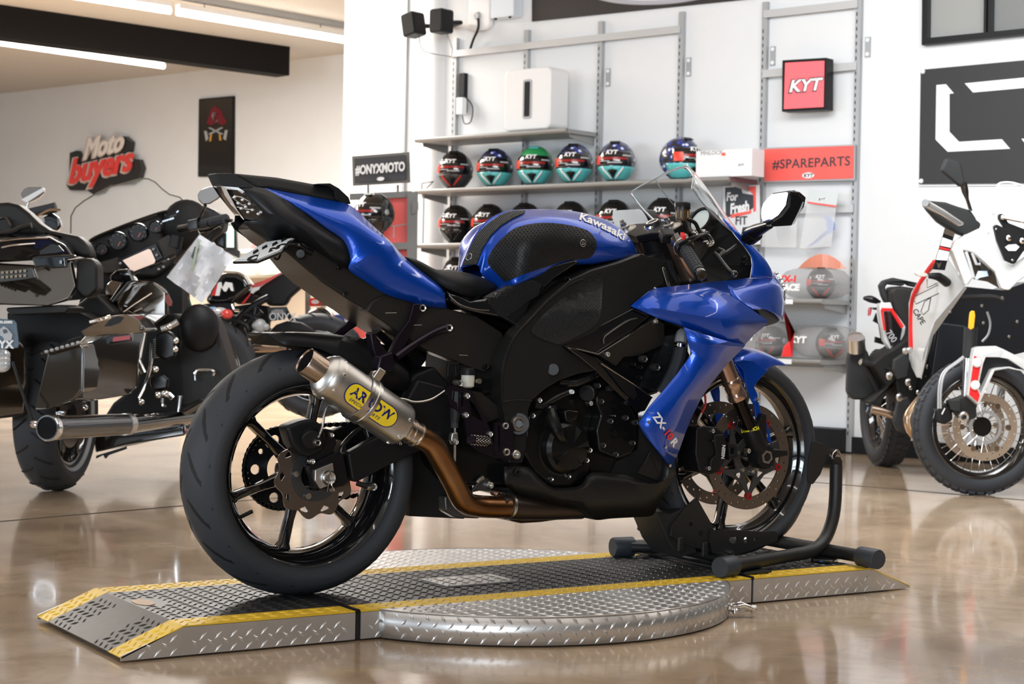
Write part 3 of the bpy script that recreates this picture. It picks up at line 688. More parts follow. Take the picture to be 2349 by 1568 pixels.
# seats
pas = symslab('passenger_seat', ZA, [(395, 136, -.03), (700, 165, -.055), (960, 212, -.065), (1060, 216, -.07), (1115, 240, -.075), (1170, 300, -.08), (1190, 362, -.085), (1070, 330, -.085), (900, 298, -.08), (760, 272, -.076), (640, 245, -.075), (560, 236, -.074), (500, 200, -.06)], M_seat, bevel=.012, seg=4, smooth=True)
slab('seat_strap', ZA, [(965, 208), (1050, 206), (1110, 240), (1175, 300), (1190, 345), (1150, 348), (1085, 315), (1080, 262), (1040, 225), (970, 218)], -.088, .088, M_seat, pas, bevel=.004)
trow = [(1535, 688), (1640, 705), (1760, 762), (1850, 785), (1940, 786), (2020, 792), (2090, 815), (2150, 850), (2168, 885)]
brow = [(1560, 740), (1620, 785), (1720, 858), (1790, 905), (1860, 938), (1930, 965), (2000, 972), (2100, 948), (2160, 908)]
w0 = [.10, .10, .105, .12, .13, .125, .11, .095, .075]
rws = []
for f_, lf, top in ((0, 0, .004), (.10, .55, .002), (.28, .85, 0), (.55, 1, 0), (.85, 1.0, 0), (1.0, .93, 0)):
    rws.append([(a[0]+(b[0]-a[0])*f_+ (1-lf)*0, a[1]+(b[1]-a[1])*f_-2*(lf == 0), -w*lf) for a, b, w in zip(trow, brow, w0)])
def shift(rws, w0):                    # rows given on the near edge: carry them in world space to their own lateral
    out = []
    for r in rws:
        q = []
        for p, w in zip(r, w0):
            P_ = BP(ZA, [(p[0], p[1], -w*.75)])[0]; q.append(V((P_.x, p[2], P_.z)))
        out.append(cr([tuple(a) for a in q], 4))
    return grid(out)
g = shift(rws, w0); bo('rider_seat', join([g, mir(g)]), M_seat, smooth=True, ang=70, weld=.001)
# glossy side cover below the seat
slab('seat_base', ZA, [(1800, 900), (1930, 960), (2050, 965), (2180, 915), (2210, 1010), (2000, 1060), (1850, 1010)], -.095, .095, M_gbl)
pan('side_cover', ZA, [(1830, 925, -.115), (1900, 960, -.13), (1990, 995, -.14), (2090, 985, -.14), (2180, 935, -.14), (2349, 850, -.15), (2560, 760, -.165), (2700, 720, -.165), (2740, 735, -.165), (2560, 850, -.165), (2400, 1010, -.155), (2340, 1190, -.15), (2200, 1110, -.145), (2050, 1080, -.14), (1930, 1045, -.13), (1860, 1000, -.12)], .05, M_gbl, bevel=.008, seg=3)
CV = [(1830, 925, -.115), (1900, 960, -.13), (1990, 995, -.14), (2090, 985, -.14), (2180, 935, -.14), (2349, 850, -.15), (2560, 760, -.165), (2700, 720, -.165), (2740, 735, -.165), (2560, 850, -.165), (2400, 1010, -.155), (2340, 1190, -.15), (2200, 1110, -.145), (2050, 1080, -.14), (1930, 1045, -.13), (1860, 1000, -.12)]
SC_ = Surf(extr(BP(ZA, CV), V((0, .05, 0))))
lwp = [(172, 688), (230, 655), (330, 612), (440, 575), (500, 562), (560, 590), (592, 645), (540, 668), (470, 705), (400, 760), (310, 822), (270, 800), (220, 740)]
cpd = bo('cover_grip_pad', padgeo(SC_, ZB, lwp, 40, .003), M_pad, smooth=True, ang=40)
stuff(bo('grip_stud', studs(SC_, ZB, lwp, 22, .0022, .0022), M_pad, cpd))
tb('cover_edge_glint', ZA, [(1850, 960, -.122), (1920, 1020, -.138), (2030, 1055, -.147), (2120, 1062, -.15)], .0018, M_steel, n=6)  # steel line stands in for the bright reflection along the gloss edge
# ---------------------------------------------------------------- tank
T_ = [[(20, 480), (75, 350), (130, 238), (210, 152), (320, 100), (440, 88), (600, 87), (760, 97), (900, 125), (1030, 172), (1120, 235), (1175, 300), (1208, 372)],
      [(130, 462), (160, 375), (195, 300), (250, 232), (335, 165), (450, 118), (600, 103), (760, 112), (900, 140), (1030, 188), (1120, 245), (1178, 310), (1208, 378)],
      [(150, 500, -.046), (172, 440, -.050), (200, 375, -.056), (262, 275, -.07), (370, 195, -.10), (500, 160, -.12), (640, 152, -.135), (780, 165, -.13), (900, 200, -.12), (1000, 255, -.105), (1100, 300, -.09), (1170, 345, -.07), (1204, 385, -.05)],
      [(162, 525, -.048), (180, 490, -.055), (222, 435, -.070), (285, 350, -.098), (390, 290, -.140), (510, 260, -.165), (645, 250, -.165), (785, 255, -.158), (900, 280, -.148), (1000, 305, -.13), (1095, 330, -.105), (1165, 358, -.080), (1202, 387, -.057)],
      [(168, 535, -.050), (192, 520, -.060), (240, 490, -.080), (310, 450, -.112), (410, 410, -.152), (525, 380, -.17), (655, 350, -.17), (792, 335, -.165), (900, 345, -.155), (1000, 350, -.135), (1090, 358, -.11), (1160, 372, -.085), (1200, 389, -.06)],
      [(200, 570, -.055), (250, 595, -.075), (310, 600, -.110), (380, 580, -.155), (460, 550, -.16), (560, 510, -.16), (680, 470, -.155), (800, 445, -.15), (900, 440, -.14), (1000, 430, -.125), (1090, 415, -.105), (1150, 402, -.085), (1195, 393, -.065)],
      [(255, 625, -.058), (270, 632, -.080), (320, 618, -.135), (390, 598, -.145), (470, 568, -.148), (570, 530, -.148), (690, 490, -.143), (810, 462, -.138), (910, 458, -.128), (1005, 442, -.112), (1095, 424, -.095), (1152, 408, -.078), (1195, 397, -.06)]]
T_[0] = [(*p, 0) for p in T_[0]]; T_[1] = [(*p, -.045) for p in T_[1]]
g = surf(ZB, T_, 4, 3); gt = join([g, mir(g)])
tank = bo('fuel_tank', gt, M_blue, smooth=True, ang=80, weld=.001); ST = Surf(gt)
sp = [(205, 455), (222, 390), (262, 330), (320, 270), (395, 215), (520, 187), (640, 184), (760, 200), (860, 228), (905, 265), (930, 310), (925, 355), (905, 392), (868, 418), (760, 425), (660, 450), (540, 490), (440, 525), (360, 562), (318, 570), (285, 535)]
sp = [(q[0], q[1]) for q in cr(sp, 2, True)]
pd = bo('tank_grip_pad', padgeo(ST, ZB, sp, 40, .003), M_pad, tank, smooth=True, ang=40)
stuff(bo('grip_stud', studs(ST, ZB, sp, 24, .0022, .0022, skip=(837, 316, 34)), M_pad, tank))
for r_, n_s in ((.0095, 24), (.006, 3)):
    p, n = ST.at(*px(ZB, 837, 316), .0045); u = n.orthogonal().normalized()
    bo('pad_badge', tube([p+(u*math.cos(2*PI*i/n_s)+n.cross(u)*math.sin(2*PI*i/n_s))*r_ for i in range(n_s)], .0009 if n_s > 3 else .0016, 5, closed=True), M_steel, tank)
tpv = [(455, 100), (445, 120), (370, 155), (290, 205), (225, 270), (170, 355), (130, 462), (35, 468), (50, 430), (85, 350), (140, 250), (210, 185), (280, 135), (350, 108)]
bo('tank_grip_pad', padgeo(ST, ZB, tpv, 30, .0035), M_pad, tank, smooth=True, ang=40)
stuff(bo('grip_stud', studs(ST, ZB, tpv, 15, .0024, .0028, skew=0, marg=3), mat('stud_grey', (.10, .10, .10), .25), tank))
for r_ in (.0095,):
    p, n = ST.at(*px(ZB, 82, 412), .005); u = n.orthogonal().normalized()
    bo('pad_badge', tube([p+(u*math.cos(2*PI*i/20)+n.cross(u)*math.sin(2*PI*i/20))*r_ for i in range(20)], .001, 5, closed=True), M_steel, tank)
bo('wordmark', decal(ST, ZB, 'Kawasaki', 813, 158, 66, ang=-.30, sx=1.30, bold=.030, off=.002, t=.0005, space=1.04, warp=lambda a: -a*a*.00042), M_wht, tank, fix=False)
# ---------------------------------------------------------------- frame
FR = [(1230, 385, -.10), (1400, 440, -.12), (1390, 600, -.17), (1285, 645, -.19), (1168, 738, -.20), (1180, 765, -.20), (1090, 810, -.20), (940, 905, -.20), (712, 1010, -.195), (760, 1050, -.19), (900, 1100, -.19), (935, 1175, -.188), (820, 1195, -.188), (690, 1240, -.186), (590, 1300, -.184), (505, 1375, -.18), (482, 1440, -.178), (474, 1568, -.175), (465, 1700, -.17), (440, 1800, -.165), (345, 1800, -.16), (335, 1640, -.165), (318, 1500, -.17), (300, 1390, -.172), (290, 1240, -.176), (310, 1110, -.18), (345, 1005, -.182), (400, 920, -.186), (480, 830, -.19), (600, 700, -.19), (760, 560, -.18), (900, 492, -.165), (1080, 442, -.14), (1180, 405, -.12)]
fr = pan('frame_spar', ZB, FR, .06, M_frame, bevel=.006, seg=3)
bo('frame_spar', extr([V((v.x, -v.y-.06, v.z)) for v in BP(ZB, FR)], V((0, .06, 0))), M_frame)
SF = Surf(extr(BP(ZB, FR), V((0, .06, 0))))
kp = [(968, 540), (940, 520), (880, 545), (780, 620), (660, 720), (560, 810), (500, 885), (495, 920), (540, 950), (640, 990), (700, 993), (800, 945), (900, 885), (950, 820), (968, 680)]
kp = [(q[0], q[1]) for q in cr(kp, 2, True)]
bo('knee_pad', padgeo(SF, ZB, kp, 60, .004), mat('knee_pad', (.018, .018, .019), .5, spec=.3, bump=1, bscale=260), fr, smooth=True, ang=40)
stuff(bo('pad_rib', studs(SF, ZB, kp, 17, .0028, .0012, off=.004, skew=.3, marg=12), M_pad, fr))
bo('plug', cyl(*BP(ZB, [(645, 1165, -.178), (643, 1166, -.196)]), .0165, 24), M_frame, fr, bevel=.002)
bolt(ZB, 728, 562, -.165, .0085, M_gbl, fr, .012, 'screw')
tb('weld_seam', ZB, [(300, 1385, -.174), (400, 1370, -.180), (500, 1378, -.182)], .0014, M_frame, fr, 6)
tb('frame_edge', ZB, [(318, 1480, -.171), (300, 1390, -.173), (296, 1240, -.178), (318, 1110, -.183), (352, 1005, -.186), (405, 920, -.190), (490, 830, -.194), (610, 705, -.195), (760, 590, -.188), (840, 560, -.18)], .003, M_frame, fr, 6)
# pivot, bolts
bo('pivot_ring', lathe([(.010, 0), (.0125, .003), (.019, .003), (.021, 0), (.021, -.012)], BP(ZD, [(543, 775, -.184)])[0], -YY, 28), M_steel, fr, smooth=True)
bo('pivot_boss', cyl(*BP(ZD, [(543, 775, -.160), (541, 775, -.1765)]), .030, 28), M_frame, fr, bevel=.003)
bo('pivot_hex', cyl(*BP(ZD, [(543, 775, -.178), (543, 775, -.1845)]), .0105, 6), M_blk2, fr)
for (x_, y_, r_) in ((522, 978, .013), (671, 620, .008)): bolt(ZD, x_, y_, -.176, r_, None, fr, .008)
# ---------------------------------------------------------------- rearset, footpeg, master cylinder
rs = plpx('rearset_plate', ZC, [(1500, 340), (1530, 322), (1640, 350), (1680, 440), (1740, 560), (1760, 640), (1890, 700), (1880, 735), (1760, 720), (1680, 690), (1620, 640), (1600, 500), (1520, 430)], [[(1535, 350), (1600, 365), (1590, 440), (1530, 400)], [(1625, 400), (1660, 430), (1700, 520), (1640, 490)]], -.180, .010, M_purp)
plpx('hanger_plate', ZC, [(1768, 530), (1850, 520), (1870, 545), (1868, 700), (1780, 712), (1764, 690)], [[(1785, 545), (1795, 545), (1798, 690), (1788, 690)]], -.184, .010, M_purp, rs)
for (x_, y_, r_) in ((1617, 380, .008), (1610, 485, .008), (1829, 545, .010), (1744, 591, .008), (1835, 690, .011), (1890, 703, .012)): bolt(ZC, x_, y_, -.188, r_, None, rs, .007)
p0, p1 = BP(ZC, [(1740, 632, -.19), (1640, 622, -.245)])
fp = bo('footpeg', tube([p0, p0.lerp(p1, .1), p0.lerp(p1, .12), p1], [.012, .012, .0115, .0115], 16), M_purp, smooth=True)
dd = (p1-p0).normalized(); u = dd.orthogonal().normalized(); w_ = dd.cross(u); gs = []
for i in range(9):
    for j in range(12):
        a = 2*PI*(j+(i % 2)*.5)/12; c = p0.lerp(p1, .16+.09*i)+(u*math.cos(a)+w_*math.sin(a))*.0115; nn = (u*math.cos(a)+w_*math.sin(a)); gs.append(lug(c, 0, dd, nn.cross(dd), nn, .004, .004, .0022))
stuff(bo('knurl_point', join(gs), M_steel, fp))
mc = tb('master_cylinder', ZD, [(132, 560, -.17), (128, 640, -.17), (122, 760, -.17)], [.014, .016, .013], M_blk2)
tb('rod_boot', ZD, [(122, 760, -.17), (122, 800, -.17)], .010, M_rub, mc); slab('clevis', ZD, [(108, 835), (145, 830), (150, 880), (140, 910), (112, 912), (100, 880)], -.178, -.162, M_alu, mc, bevel=.003)
bolt(ZD, 127, 893, -.180, .008, None, mc); tb('threaded_rod', ZD, [(125, 800, -.17), (125, 840, -.17), (122, 1020, -.165)], .0035, M_steel, mc, 8)
bolt(ZD, 140, 508, -.17, .009, None, mc, .016, 'banjo_bolt')
c0, c1 = BP(ZD, [(208, 530, -.15), (210, 450, -.15)])
rv = bo('fluid_reservoir', tube([c0-ZZ*.004, c0, c0.lerp(c1, .5), c1], [.010, .0165, .0175, .0175], 24), mat('reservoir_plastic', (.62, .60, .52), .35), smooth=True)
bo('cap', lathe([(.0, .016), (.017, .016), (.019, .012), (.019, -.002), (.017, -.002)], c1, ZZ, 24), M_blk, rv, smooth=True); bo('screw', cyl(c0.lerp(c1, .45)+V((.022, -.012, 0)), c0.lerp(c1, .45)+V((.022, -.022, 0)), .007, 12), M_steel, rv)
slab('rear_bracket', ZD, [(80, 375), (155, 372), (160, 460), (130, 470), (125, 400), (105, 400), (100, 470), (75, 470)], -.12, -.11, M_blk, bevel=.002)
slab('linkage_block', ZD, [(180, 300), (330, 320), (420, 420), (430, 480), (400, 640), (330, 640), (310, 560), (180, 420)], -.10, .10, M_blkg)
for k in range(6): slab('battery_fin', ZD, [(298, 478+k*11), (360, 478+k*11), (360, 483+k*11), (298, 483+k*11)], -.135, -.10, M_blk)
slab('heat_shield', ZD, [(240, 560), (300, 570), (412, 660), (415, 740), (330, 770), (250, 640)], -.14, -.13, M_und, bevel=.003)
# dark mass of the inner engine, closes the bike between the frame rails
slab('crankcase', ZD, [(180, 620), (420, 560), (600, 560), (700, 440), (1050, 380), (1330, 560), (1340, 960), (1200, 1160), (640, 1200), (440, 1180), (200, 1180), (90, 1060), (60, 900)], -.125, .14, M_eng, bevel=.01)
slab('side_stand_area', ZC, [(1290, 640), (1520, 640), (1640, 800), (1660, 1010), (1600, 1060), (1300, 1045), (1310, 900)], .02, .12, M_blkg)
slab('cylinder_block', ZB, [(930, 900), (1380, 800), (1560, 900), (1560, 1080), (1350, 1330), (1150, 1380), (800, 1250)], -.13, .14, M_eng, bevel=.01)
slab('airbox', ZB, [(480, 620), (900, 500), (1230, 400), (1440, 430), (1500, 600), (1400, 850), (900, 900), (500, 900), (330, 760)], -.12, .12, M_blkg)
# ---------------------------------------------------------------- engine covers
cc = BP(ZD, [(815, 925, -.15)])[0]
cl = bo('clutch_cover', lathe([(.0, .052), (.03, .050), (.058, .044), (.068, .034), (.072, .012), (.084, .008), (.086, .0), (.086, -.03)], cc, -YY, 48), M_eng, smooth=True, ang=30)
for k in range(5):
    a = math.radians([128, 60, 5, -62, 215][k]); d = V((math.cos(a), 0, math.sin(a))); t_ = d.cross(YY)
    o_ = cc-YY*.049; bo('star_ridge', ([o_+d*.006, o_+d*.060+t_*.013+YY*.004, o_+d*.060-t_*.013+YY*.004, o_+d*.052-YY*.012], [(0, 1, 3), (0, 3, 2), (1, 2, 3), (0, 2, 1)]), M_eng, cl)
for (x_, y_) in ((744, 1135), (858, 1118), (978, 1012), (998, 946), (625, 720)): bolt(ZD, x_, y_, -.158, .0075, None, cl, .010)
slab('cover_lobe', ZD, [(610, 700), (700, 680), (960, 860), (1020, 1000), (1000, 1110), (880, 1190), (760, 1190), (640, 1090), (565, 950), (590, 850)], -.160, -.125, M_eng, cl, bevel=.008)
gc = slab('generator_cover', ZD, [(1050, 560), (1140, 540), (1260, 620), (1310, 730), (1320, 900), (1280, 980), (1190, 1010), (1070, 960), (1050, 820), (1080, 720), (1050, 640)], -.165, -.12, M_eng, bevel=.009, seg=3)
for (x_, y_, r_) in ((1168, 658, .012), (1170, 836, .014), (1242, 838, .013)): bo('boss_ring', lathe([(.0, .003), (r_*.6, .003), (r_*.65, .001), (r_*.9, .001), (r_, .004), (r_*1.1, -.006)], BP(ZD, [(x_, y_, -.166)])[0], -YY, 22), M_eng, gc, smooth=True)
for (x_, y_) in ((1078, 628), (1056, 526), (1138, 544), (1238, 735), (1138, 757), (1090, 915), (1172, 975), (1283, 900), (1300, 766), (1250, 636)): bolt(ZD, x_, y_, -.168, .0075, mat('dark_bolt', (.12, .12, .12), .3, .8), gc, .008)
bolt(ZD, 1007, 640, -.165, .008, None, gc); bolt(ZD, 1163, 722, -.17, .003, None, gc)
bo('starter_motor', tube(BP(ZD, [(1040, 560, -.12), (985, 575, -.165)]), .024, 24), M_eng, gc, bevel=.004)
slab('water_pump', ZD, [(840, 690), (880, 680), (940, 690), (930, 740), (880, 775), (850, 760)], -.19, -.14, M_eng, bevel=.006)
tb('coolant_pipe', ZD, [(750, 670, -.17), (765, 740, -.19), (800, 830, -.205), (830, 880, -.20)], [.014, .016, .015, .010], M_eng)
bo('pipe_collar', tube(BP(ZD, [(748, 660, -.17), (756, 692, -.173)]), .017, 20), M_blk2, smooth=True)
tb('corrugated_hose', ZD, [(800, 500, -.155), (900, 505, -.16), (990, 475, -.16), (1060, 435, -.15)], [.0125]*4, M_blk2)
gs = []
P_ = [V(p) for p in cr([tuple(a) for a in BP(ZD, [(800, 500, -.155), (900, 505, -.16), (990, 475, -.16), (1060, 435, -.15)])], 10)]
for a, b in zip(P_, P_[1:]): gs.append(tube([a, a.lerp(b, .5)], .0142, 12))
stuff(bo('hose_ridge', join(gs), M_gbl, smooth=True))
cap = tb('coil_lead', ZD, [(720, 645, -.175), (780, 608, -.18), (850, 575, -.18), (890, 562, -.18)], [.006, .008, .007, .008], M_blk2)
bolt(ZD, 888, 566, -.19, .006, M_white, cap, .006, 'lead_tip')
tb('clutch_cable', ZD, [(650, 650, -.17), (690, 660, -.175), (720, 648, -.175)], .008, M_blk2)
# fairing bracket struts (glossy)
pan('fairing_brace', ZD, [(835, 262, -.20), (1050, 340, -.20), (1300, 520, -.19), (1420, 600, -.19), (1370, 690, -.19), (1330, 700, -.19), (1180, 560, -.19), (1050, 430, -.195), (940, 340, -.20)], .012, M_gbl, bevel=.003)
pan('brace_recess', ZD, [(1090, 385, -.203), (1130, 400, -.203), (1300, 540, -.198), (1320, 590, -.198), (1300, 620, -.198), (1230, 560, -.2)], .004, M_blk2, bevel=.001)
tb('brace_edge', ZD, [(842, 266, -.204), (1060, 322, -.204), (1250, 205, -.212), (1430, 85, -.21), (1460, 95, -.21)], .0022, M_gbl, n=6, k=0)
tb('brace_edge', ZD, [(1050, 430, -.199), (1180, 560, -.196), (1330, 700, -.193)], .002, M_gbl, n=6, k=0)
tb('brace_edge', ZD, [(1080, 380, -.204), (1300, 520, -.195), (1415, 605, -.192)], .002, M_steel, n=6, k=0)
ip = pan('inner_panel', ZD, [(1060, 322, -.20), (1100, 300, -.205), (1430, 78, -.21), (1500, 120, -.21), (1490, 260, -.19), (1330, 330, -.19), (1230, 340, -.19), (1180, 400, -.19)], .015, M_frame, bevel=.003)
pan('inner_panel', ZD, [(830, 255, -.188), (1080, 130, -.2), (1290, 20, -.205), (1400, 70, -.21), (1250, 200, -.20), (1060, 318, -.197)], .015, M_gbl, bevel=.003)
tb('panel_groove', ZD, [(1098, 250, -.203), (1100, 215, -.204), (1130, 185, -.204), (1250, 105, -.207), (1318, 84, -.209)], .0016, M_steel, ip, 6)
bolt(ZD, 1433, 108, -.213, .008, None, ip); bolt(ZD, 1119, 320, -.206, .008, None, ip); bolt(ZD, 1355, 350, -.20, .010, mat('dark_bolt', (.1, .1, .1), .3), ip, .01)
bolt(ZD, 1433, 405, -.19, .011, mat('dark_bolt', (.1, .1, .1), .3), ip, .012)
for (x_, y_) in ((1290, 385), (1335, 405), (1330, 470)): bolt(ZD, x_, y_, -.185, .006, M_blk2, ip)
# radiator with fins, hose
ra = pan('radiator', ZD, [(1500, 200, -.16), (1600, 190, -.17), (1660, 330, -.17), (1560, 520, -.155), (1440, 560, -.15), (1350, 540, -.15), (1460, 330, -.155)], .03, mat('radiator_grey', (.035, .036, .038), .4, .5))
gs = []
for k in range(26):
    y_ = 215+k*13; a, b = BP(ZD, [(1505-k*5.5, y_, -.157-.0003*k), (1640-k*3.0, y_-4, -.172)]); gs.append(boxf(a, b-a, YY*.012, ZZ*.0012))
stuff(bo('radiator_fin', join(gs), M_blk2, ra))
ho = tb('radiator_hose', ZD, [(1600, 250, -.19), (1590, 330, -.19), (1560, 420, -.185), (1520, 500, -.17), (1470, 570, -.16)], .018, M_rub)
tb('hose_elbow', ZD, [(1640, 175, -.175), (1610, 190, -.185), (1600, 245, -.19)], .017, M_grey, ho)
bo('hose_clamp', tube(BP(ZD, [(1600, 252, -.19), (1598, 272, -.19)]), .0205, 24), M_chr, ho, smooth=True); bolt(ZD, 1580, 258, -.207, .007, M_chr, ho)
# ---------------------------------------------------------------- belly pan
bp_ = [[(445, 1055, -.165), (560, 1055, -.17), (620, 1070, -.175), (700, 1150, -.18), (760, 1190, -.18), (900, 1190, -.18), (960, 1165, -.18), (1020, 1095, -.18), (1240, 1110, -.18), (1445, 1160, -.175), (1480, 1000, -.18), (1340, 790, -.19)],
       [(445, 1120, -.17), (560, 1120, -.175), (640, 1150, -.185), (720, 1190, -.19), (790, 1215, -.19), (900, 1215, -.19), (970, 1195, -.19), (1060, 1150, -.19), (1260, 1165, -.19), (1450, 1165, -.185), (1530, 1080, -.185), (1450, 930, -.19)],
       [(450, 1165, -.165), (540, 1170, -.17), (660, 1200, -.18), (760, 1240, -.185), (850, 1265, -.185), (950, 1280, -.185), (1020, 1270, -.185), (1120, 1260, -.185), (1300, 1260, -.185), (1440, 1240, -.18), (1560, 1100, -.175), (1530, 1060, -.18)],
       [(480, 1200, -.14), (560, 1245, -.15), (720, 1290, -.155), (850, 1320, -.155), (940, 1330, -.155), (1000, 1370, -.15), (1050, 1400, -.15), (1150, 1390, -.15), (1300, 1382, -.15), (1415, 1370, -.145), (1450, 1300, -.14), (1540, 1090, -.16)]]
g = surf(ZD, bp_, 3); bo('belly_pan', join([g, mir(g), grid([g[0][-len(g[0])//4:], mir(g)[0][-len(g[0])//4:]])]), M_frame, smooth=True, ang=35, solid=.003, soff=0)
pan('belly_pan_front', ZD, [(1340, 790, -.185), (1420, 870, -.18), (1400, 960, -.175), (1360, 1040, -.17), (1320, 1100, -.17), (1480, 1160, -.17), (1530, 1080, -.175)], .01, M_frame, bevel=.002)
slab('fairing_void', ZD, [(1330, 780), (1530, 1060), (1440, 1300), (1100, 1200), (1180, 1020), (1320, 940)], -.13, .13, M_blkg)
bolt(ZD, 531, 1090, -.178, .010, M_blk2)
# ---------------------------------------------------------------- exhaust
M_gs = mat('cast_grey', (.09, .09, .095), .35, .7)
m0, m1 = BP(ZC, [(830, 258, -.235), (1268, 555, -.235)])
d = (m1-m0).normalized(); rm = .056
L_ = (m1-m0).length
muf = bo('muffler', lathe([(.030, -.012), (.034, -.012), (.040, -.006), (.052, .002), (.056, .012), (.056, L_-.02), (.052, L_-.008), (.030, L_+.004)], m0, d, 64), M_ti, smooth=True, ang=40)
bo('end_cap', lathe([(.034, -.013), (.044, -.008), (.0565, .010), (.0572, .026), (.0565, .0265)], m0, d, 64), mat('cap_steel', (.60, .58, .55), .36, 1), muf, smooth=True, ang=40)
bo('outlet_tip', lathe([(.036, .0), (.037, -.006), (.034, -.012), (.034, -.060), (.0325, -.062), (.031, -.060), (.031, .02), (0, .02)], m0, d, 48), M_gold, muf, smooth=True, ang=40)
bo('outlet_bore', lathe([(.0305, -.058), (.0305, .015), (0, .015)], m0, d, 32), M_gap, muf, smooth=True)
SM = Surf(lathe([(.0565, 0), (.0565, L_)], m0, d, 96))
uu = ray(*px(ZC, 1050, 400)).normalized(); side = (-uu-d*(-uu.dot(d))).normalized(); upv = d.cross(side)
if upv.z < 0: upv = -upv
def muffpt(s_, a, off=.0012): return m0+d*s_+(side*math.cos(a)+upv*math.sin(a))*(.0562+off)
# oval logo plate wrapped around the can
def wrap(poly, off, t=0): return [muffpt(p[0], p[1]/.0562, off) for p in poly]
def oval(s0, s1, hh, n=10):
    c0_, c1_ = s0+hh, s1-hh
    return [(c1_+hh*math.cos(-PI/2+PI*i/n), hh*math.sin(-PI/2+PI*i/n)) for i in range(n+1)]+[(c0_+hh*math.cos(PI/2+PI*i/n), hh*math.sin(PI/2+PI*i/n)) for i in range(n+1)]
def wrapfill(poly, off, th=.0008):
    bm = bmesh.new(); bm.faces.new([bm.verts.new((p[0], p[1], 0)) for p in poly]); bmesh.ops.triangulate(bm, faces=bm.faces[:])
    ys = [p[1] for p in poly]; k = min(ys)+.004
    while k < max(ys): bmesh.ops.bisect_plane(bm, geom=bm.verts[:]+bm.edges[:]+bm.faces[:], plane_co=(0, k, 0), plane_no=(0, 1, 0)); k += .004
    r = bmesh.ops.extrude_face_region(bm, geom=bm.faces[:]); top = {e for e in r['geom'] if isinstance(e, bmesh.types.BMVert)}
    bm.verts.index_update(); out = [muffpt(v.co.x, v.co.y/.0562, off+(th if v in top else 0)) for v in bm.verts]; fs = [tuple(v.index for v in f.verts) for f in bm.faces]; bm.free(); return out, fs
lc = L_*.475; s0, s1 = lc-.078, lc+.082
lg = bo('logo_plate', wrapfill(oval(s0, s1, .0285), .0005), M_nvy, muf, smooth=True); bo('logo_field', wrapfill(oval(s0+.003, s1-.003, .0255), .0014), M_yel, muf, smooth=True)
def muftext(s, size, s_0, a0, bold=0, sx=1, space=1, shear=0):
    g_, f_ = textg(s, size, V((0, 0, 0)), V((1, 0, 0)), V((0, 1, 0)), t=1, bold=bold, sx=sx, space=space, shear=shear)
    return [muffpt(s_0+v.x, (a0+v.y)/.0562, .0023+.0006*v.z) for v in g_], f_
bo('logo_lettering', muftext('ARROW', .031, s0+.015, -.005, bold=.0010, sx=1.08, space=1.05), M_nvy, muf, fix=False)
bo('logo_lettering', muftext('SPECIAL PARTS', .0105, s0+.022, -.0185, bold=.0001, sx=1.1, space=1.25, shear=.2), M_nvy, muf, fix=False)
cs = L_*.47
bo('muffler_strap', lathe([(.0575, cs-.016), (.0605, cs-.016), (.0605, cs-.008), (.0588, cs-.006), (.0588, cs+.006), (.0605, cs+.008), (.0605, cs+.016), (.0575, cs+.016)], m0, d, 64), M_steel, muf, smooth=True, ang=30)
for s_, a in ((.022, .45), (.022, -.35), (.022, -1.1), (L_-.022, .45), (L_-.022, -.45), (L_-.022, -1.2), (.022, 1.2)):
    p = muffpt(s_, a, 0); nn = (p-m0-d*s_).normalized(); bo('rivet', lathe([(0, .003), (.003, .0025), (.0048, 0), (.0048, -.003)], p, nn, 10), M_chr, muf, smooth=True)
pb_ = m0+d*cs+upv*.060; bo('strap_bracket', box(pb_+upv*.012, (.022, .008, .034), d, side, upv), M_steel, muf, bevel=.003); bolt(ZC, 1110, 262, -.235, .010, None, muf)
mp = tb('mid_pipe', ZC, [(1262, 552, -.235), (1330, 592, -.232), (1420, 645, -.222), (1475, 730, -.21), (1540, 850, -.19), (1600, 960, -.17), (1680, 990, -.155), (1840, 995, -.145)], .029, M_brz, n=24, k=6)
bo('pipe_sleeve', tube(BP(ZC, [(1255, 548, -.235), (1345, 600, -.232)]), .031, 32), M_gold, mp, smooth=True)
for a, b in (((1275, 558), (1279, 560)), ((1300, 573), (1304, 575)), ((1337, 594), (1341, 597))): bo('pipe_band', tube(BP(ZC, [(*a, -.2345), (*b, -.2342)]), .0322, 32), M_steel, mp, smooth=True)
q_ = [V(p) for p in cr([tuple(a) for a in BP(ZC, [(1200, 620, -.25), (1225, 632, -.25), (1258, 645, -.245)])], 12)]
bo('spring', tube([q_[i]+V((0, -.004*math.sin(i*1.8), .004*math.cos(i*1.8))) for i in range(len(q_))], .0013, 5), M_steel, mp)
for (x_, y_) in ((1440, 650), (1500, 760), (1810, 985)):
    pass
cp_ = tb('collector_pipe', ZD, [(410, 1305, -.145), (470, 1310, -.14), (480, 1315, -.14), (700, 1330, -.13), (950, 1335, -.10)], [.030, .030, .034, .030, .026], mat('collector', (.07, .05, .04), .35, .8), n=24)
tb('collector_band', ZD, [(465, 1310, -.142), (480, 1312, -.141)], .036, M_steel, cp_, 24, 0)
slab('muffler_box', ZD, [(440, 1340), (560, 1300), (840, 1340), (910, 1375), (810, 1405), (700, 1420), (570, 1428), (480, 1405)], -.12, .06, mat('collector', (.07, .05, .04), .35, .8), bevel=.012)
slab('pipe_bracket', ZD, [(230, 1225), (300, 1120), (340, 1130), (385, 1165), (360, 1220), (300, 1210)], -.13, -.12, M_gs, bevel=.003)
bolt(ZD, 352, 1176, -.135, .011, None); tb('bracket_hook', ZD, [(268, 1160, -.135), (285, 1140, -.135), (310, 1125, -.135)], .006, M_steel)
for k in range(3): bolt(ZD, 383+k*25, 1228+k*4, -.14, .007, M_fork)
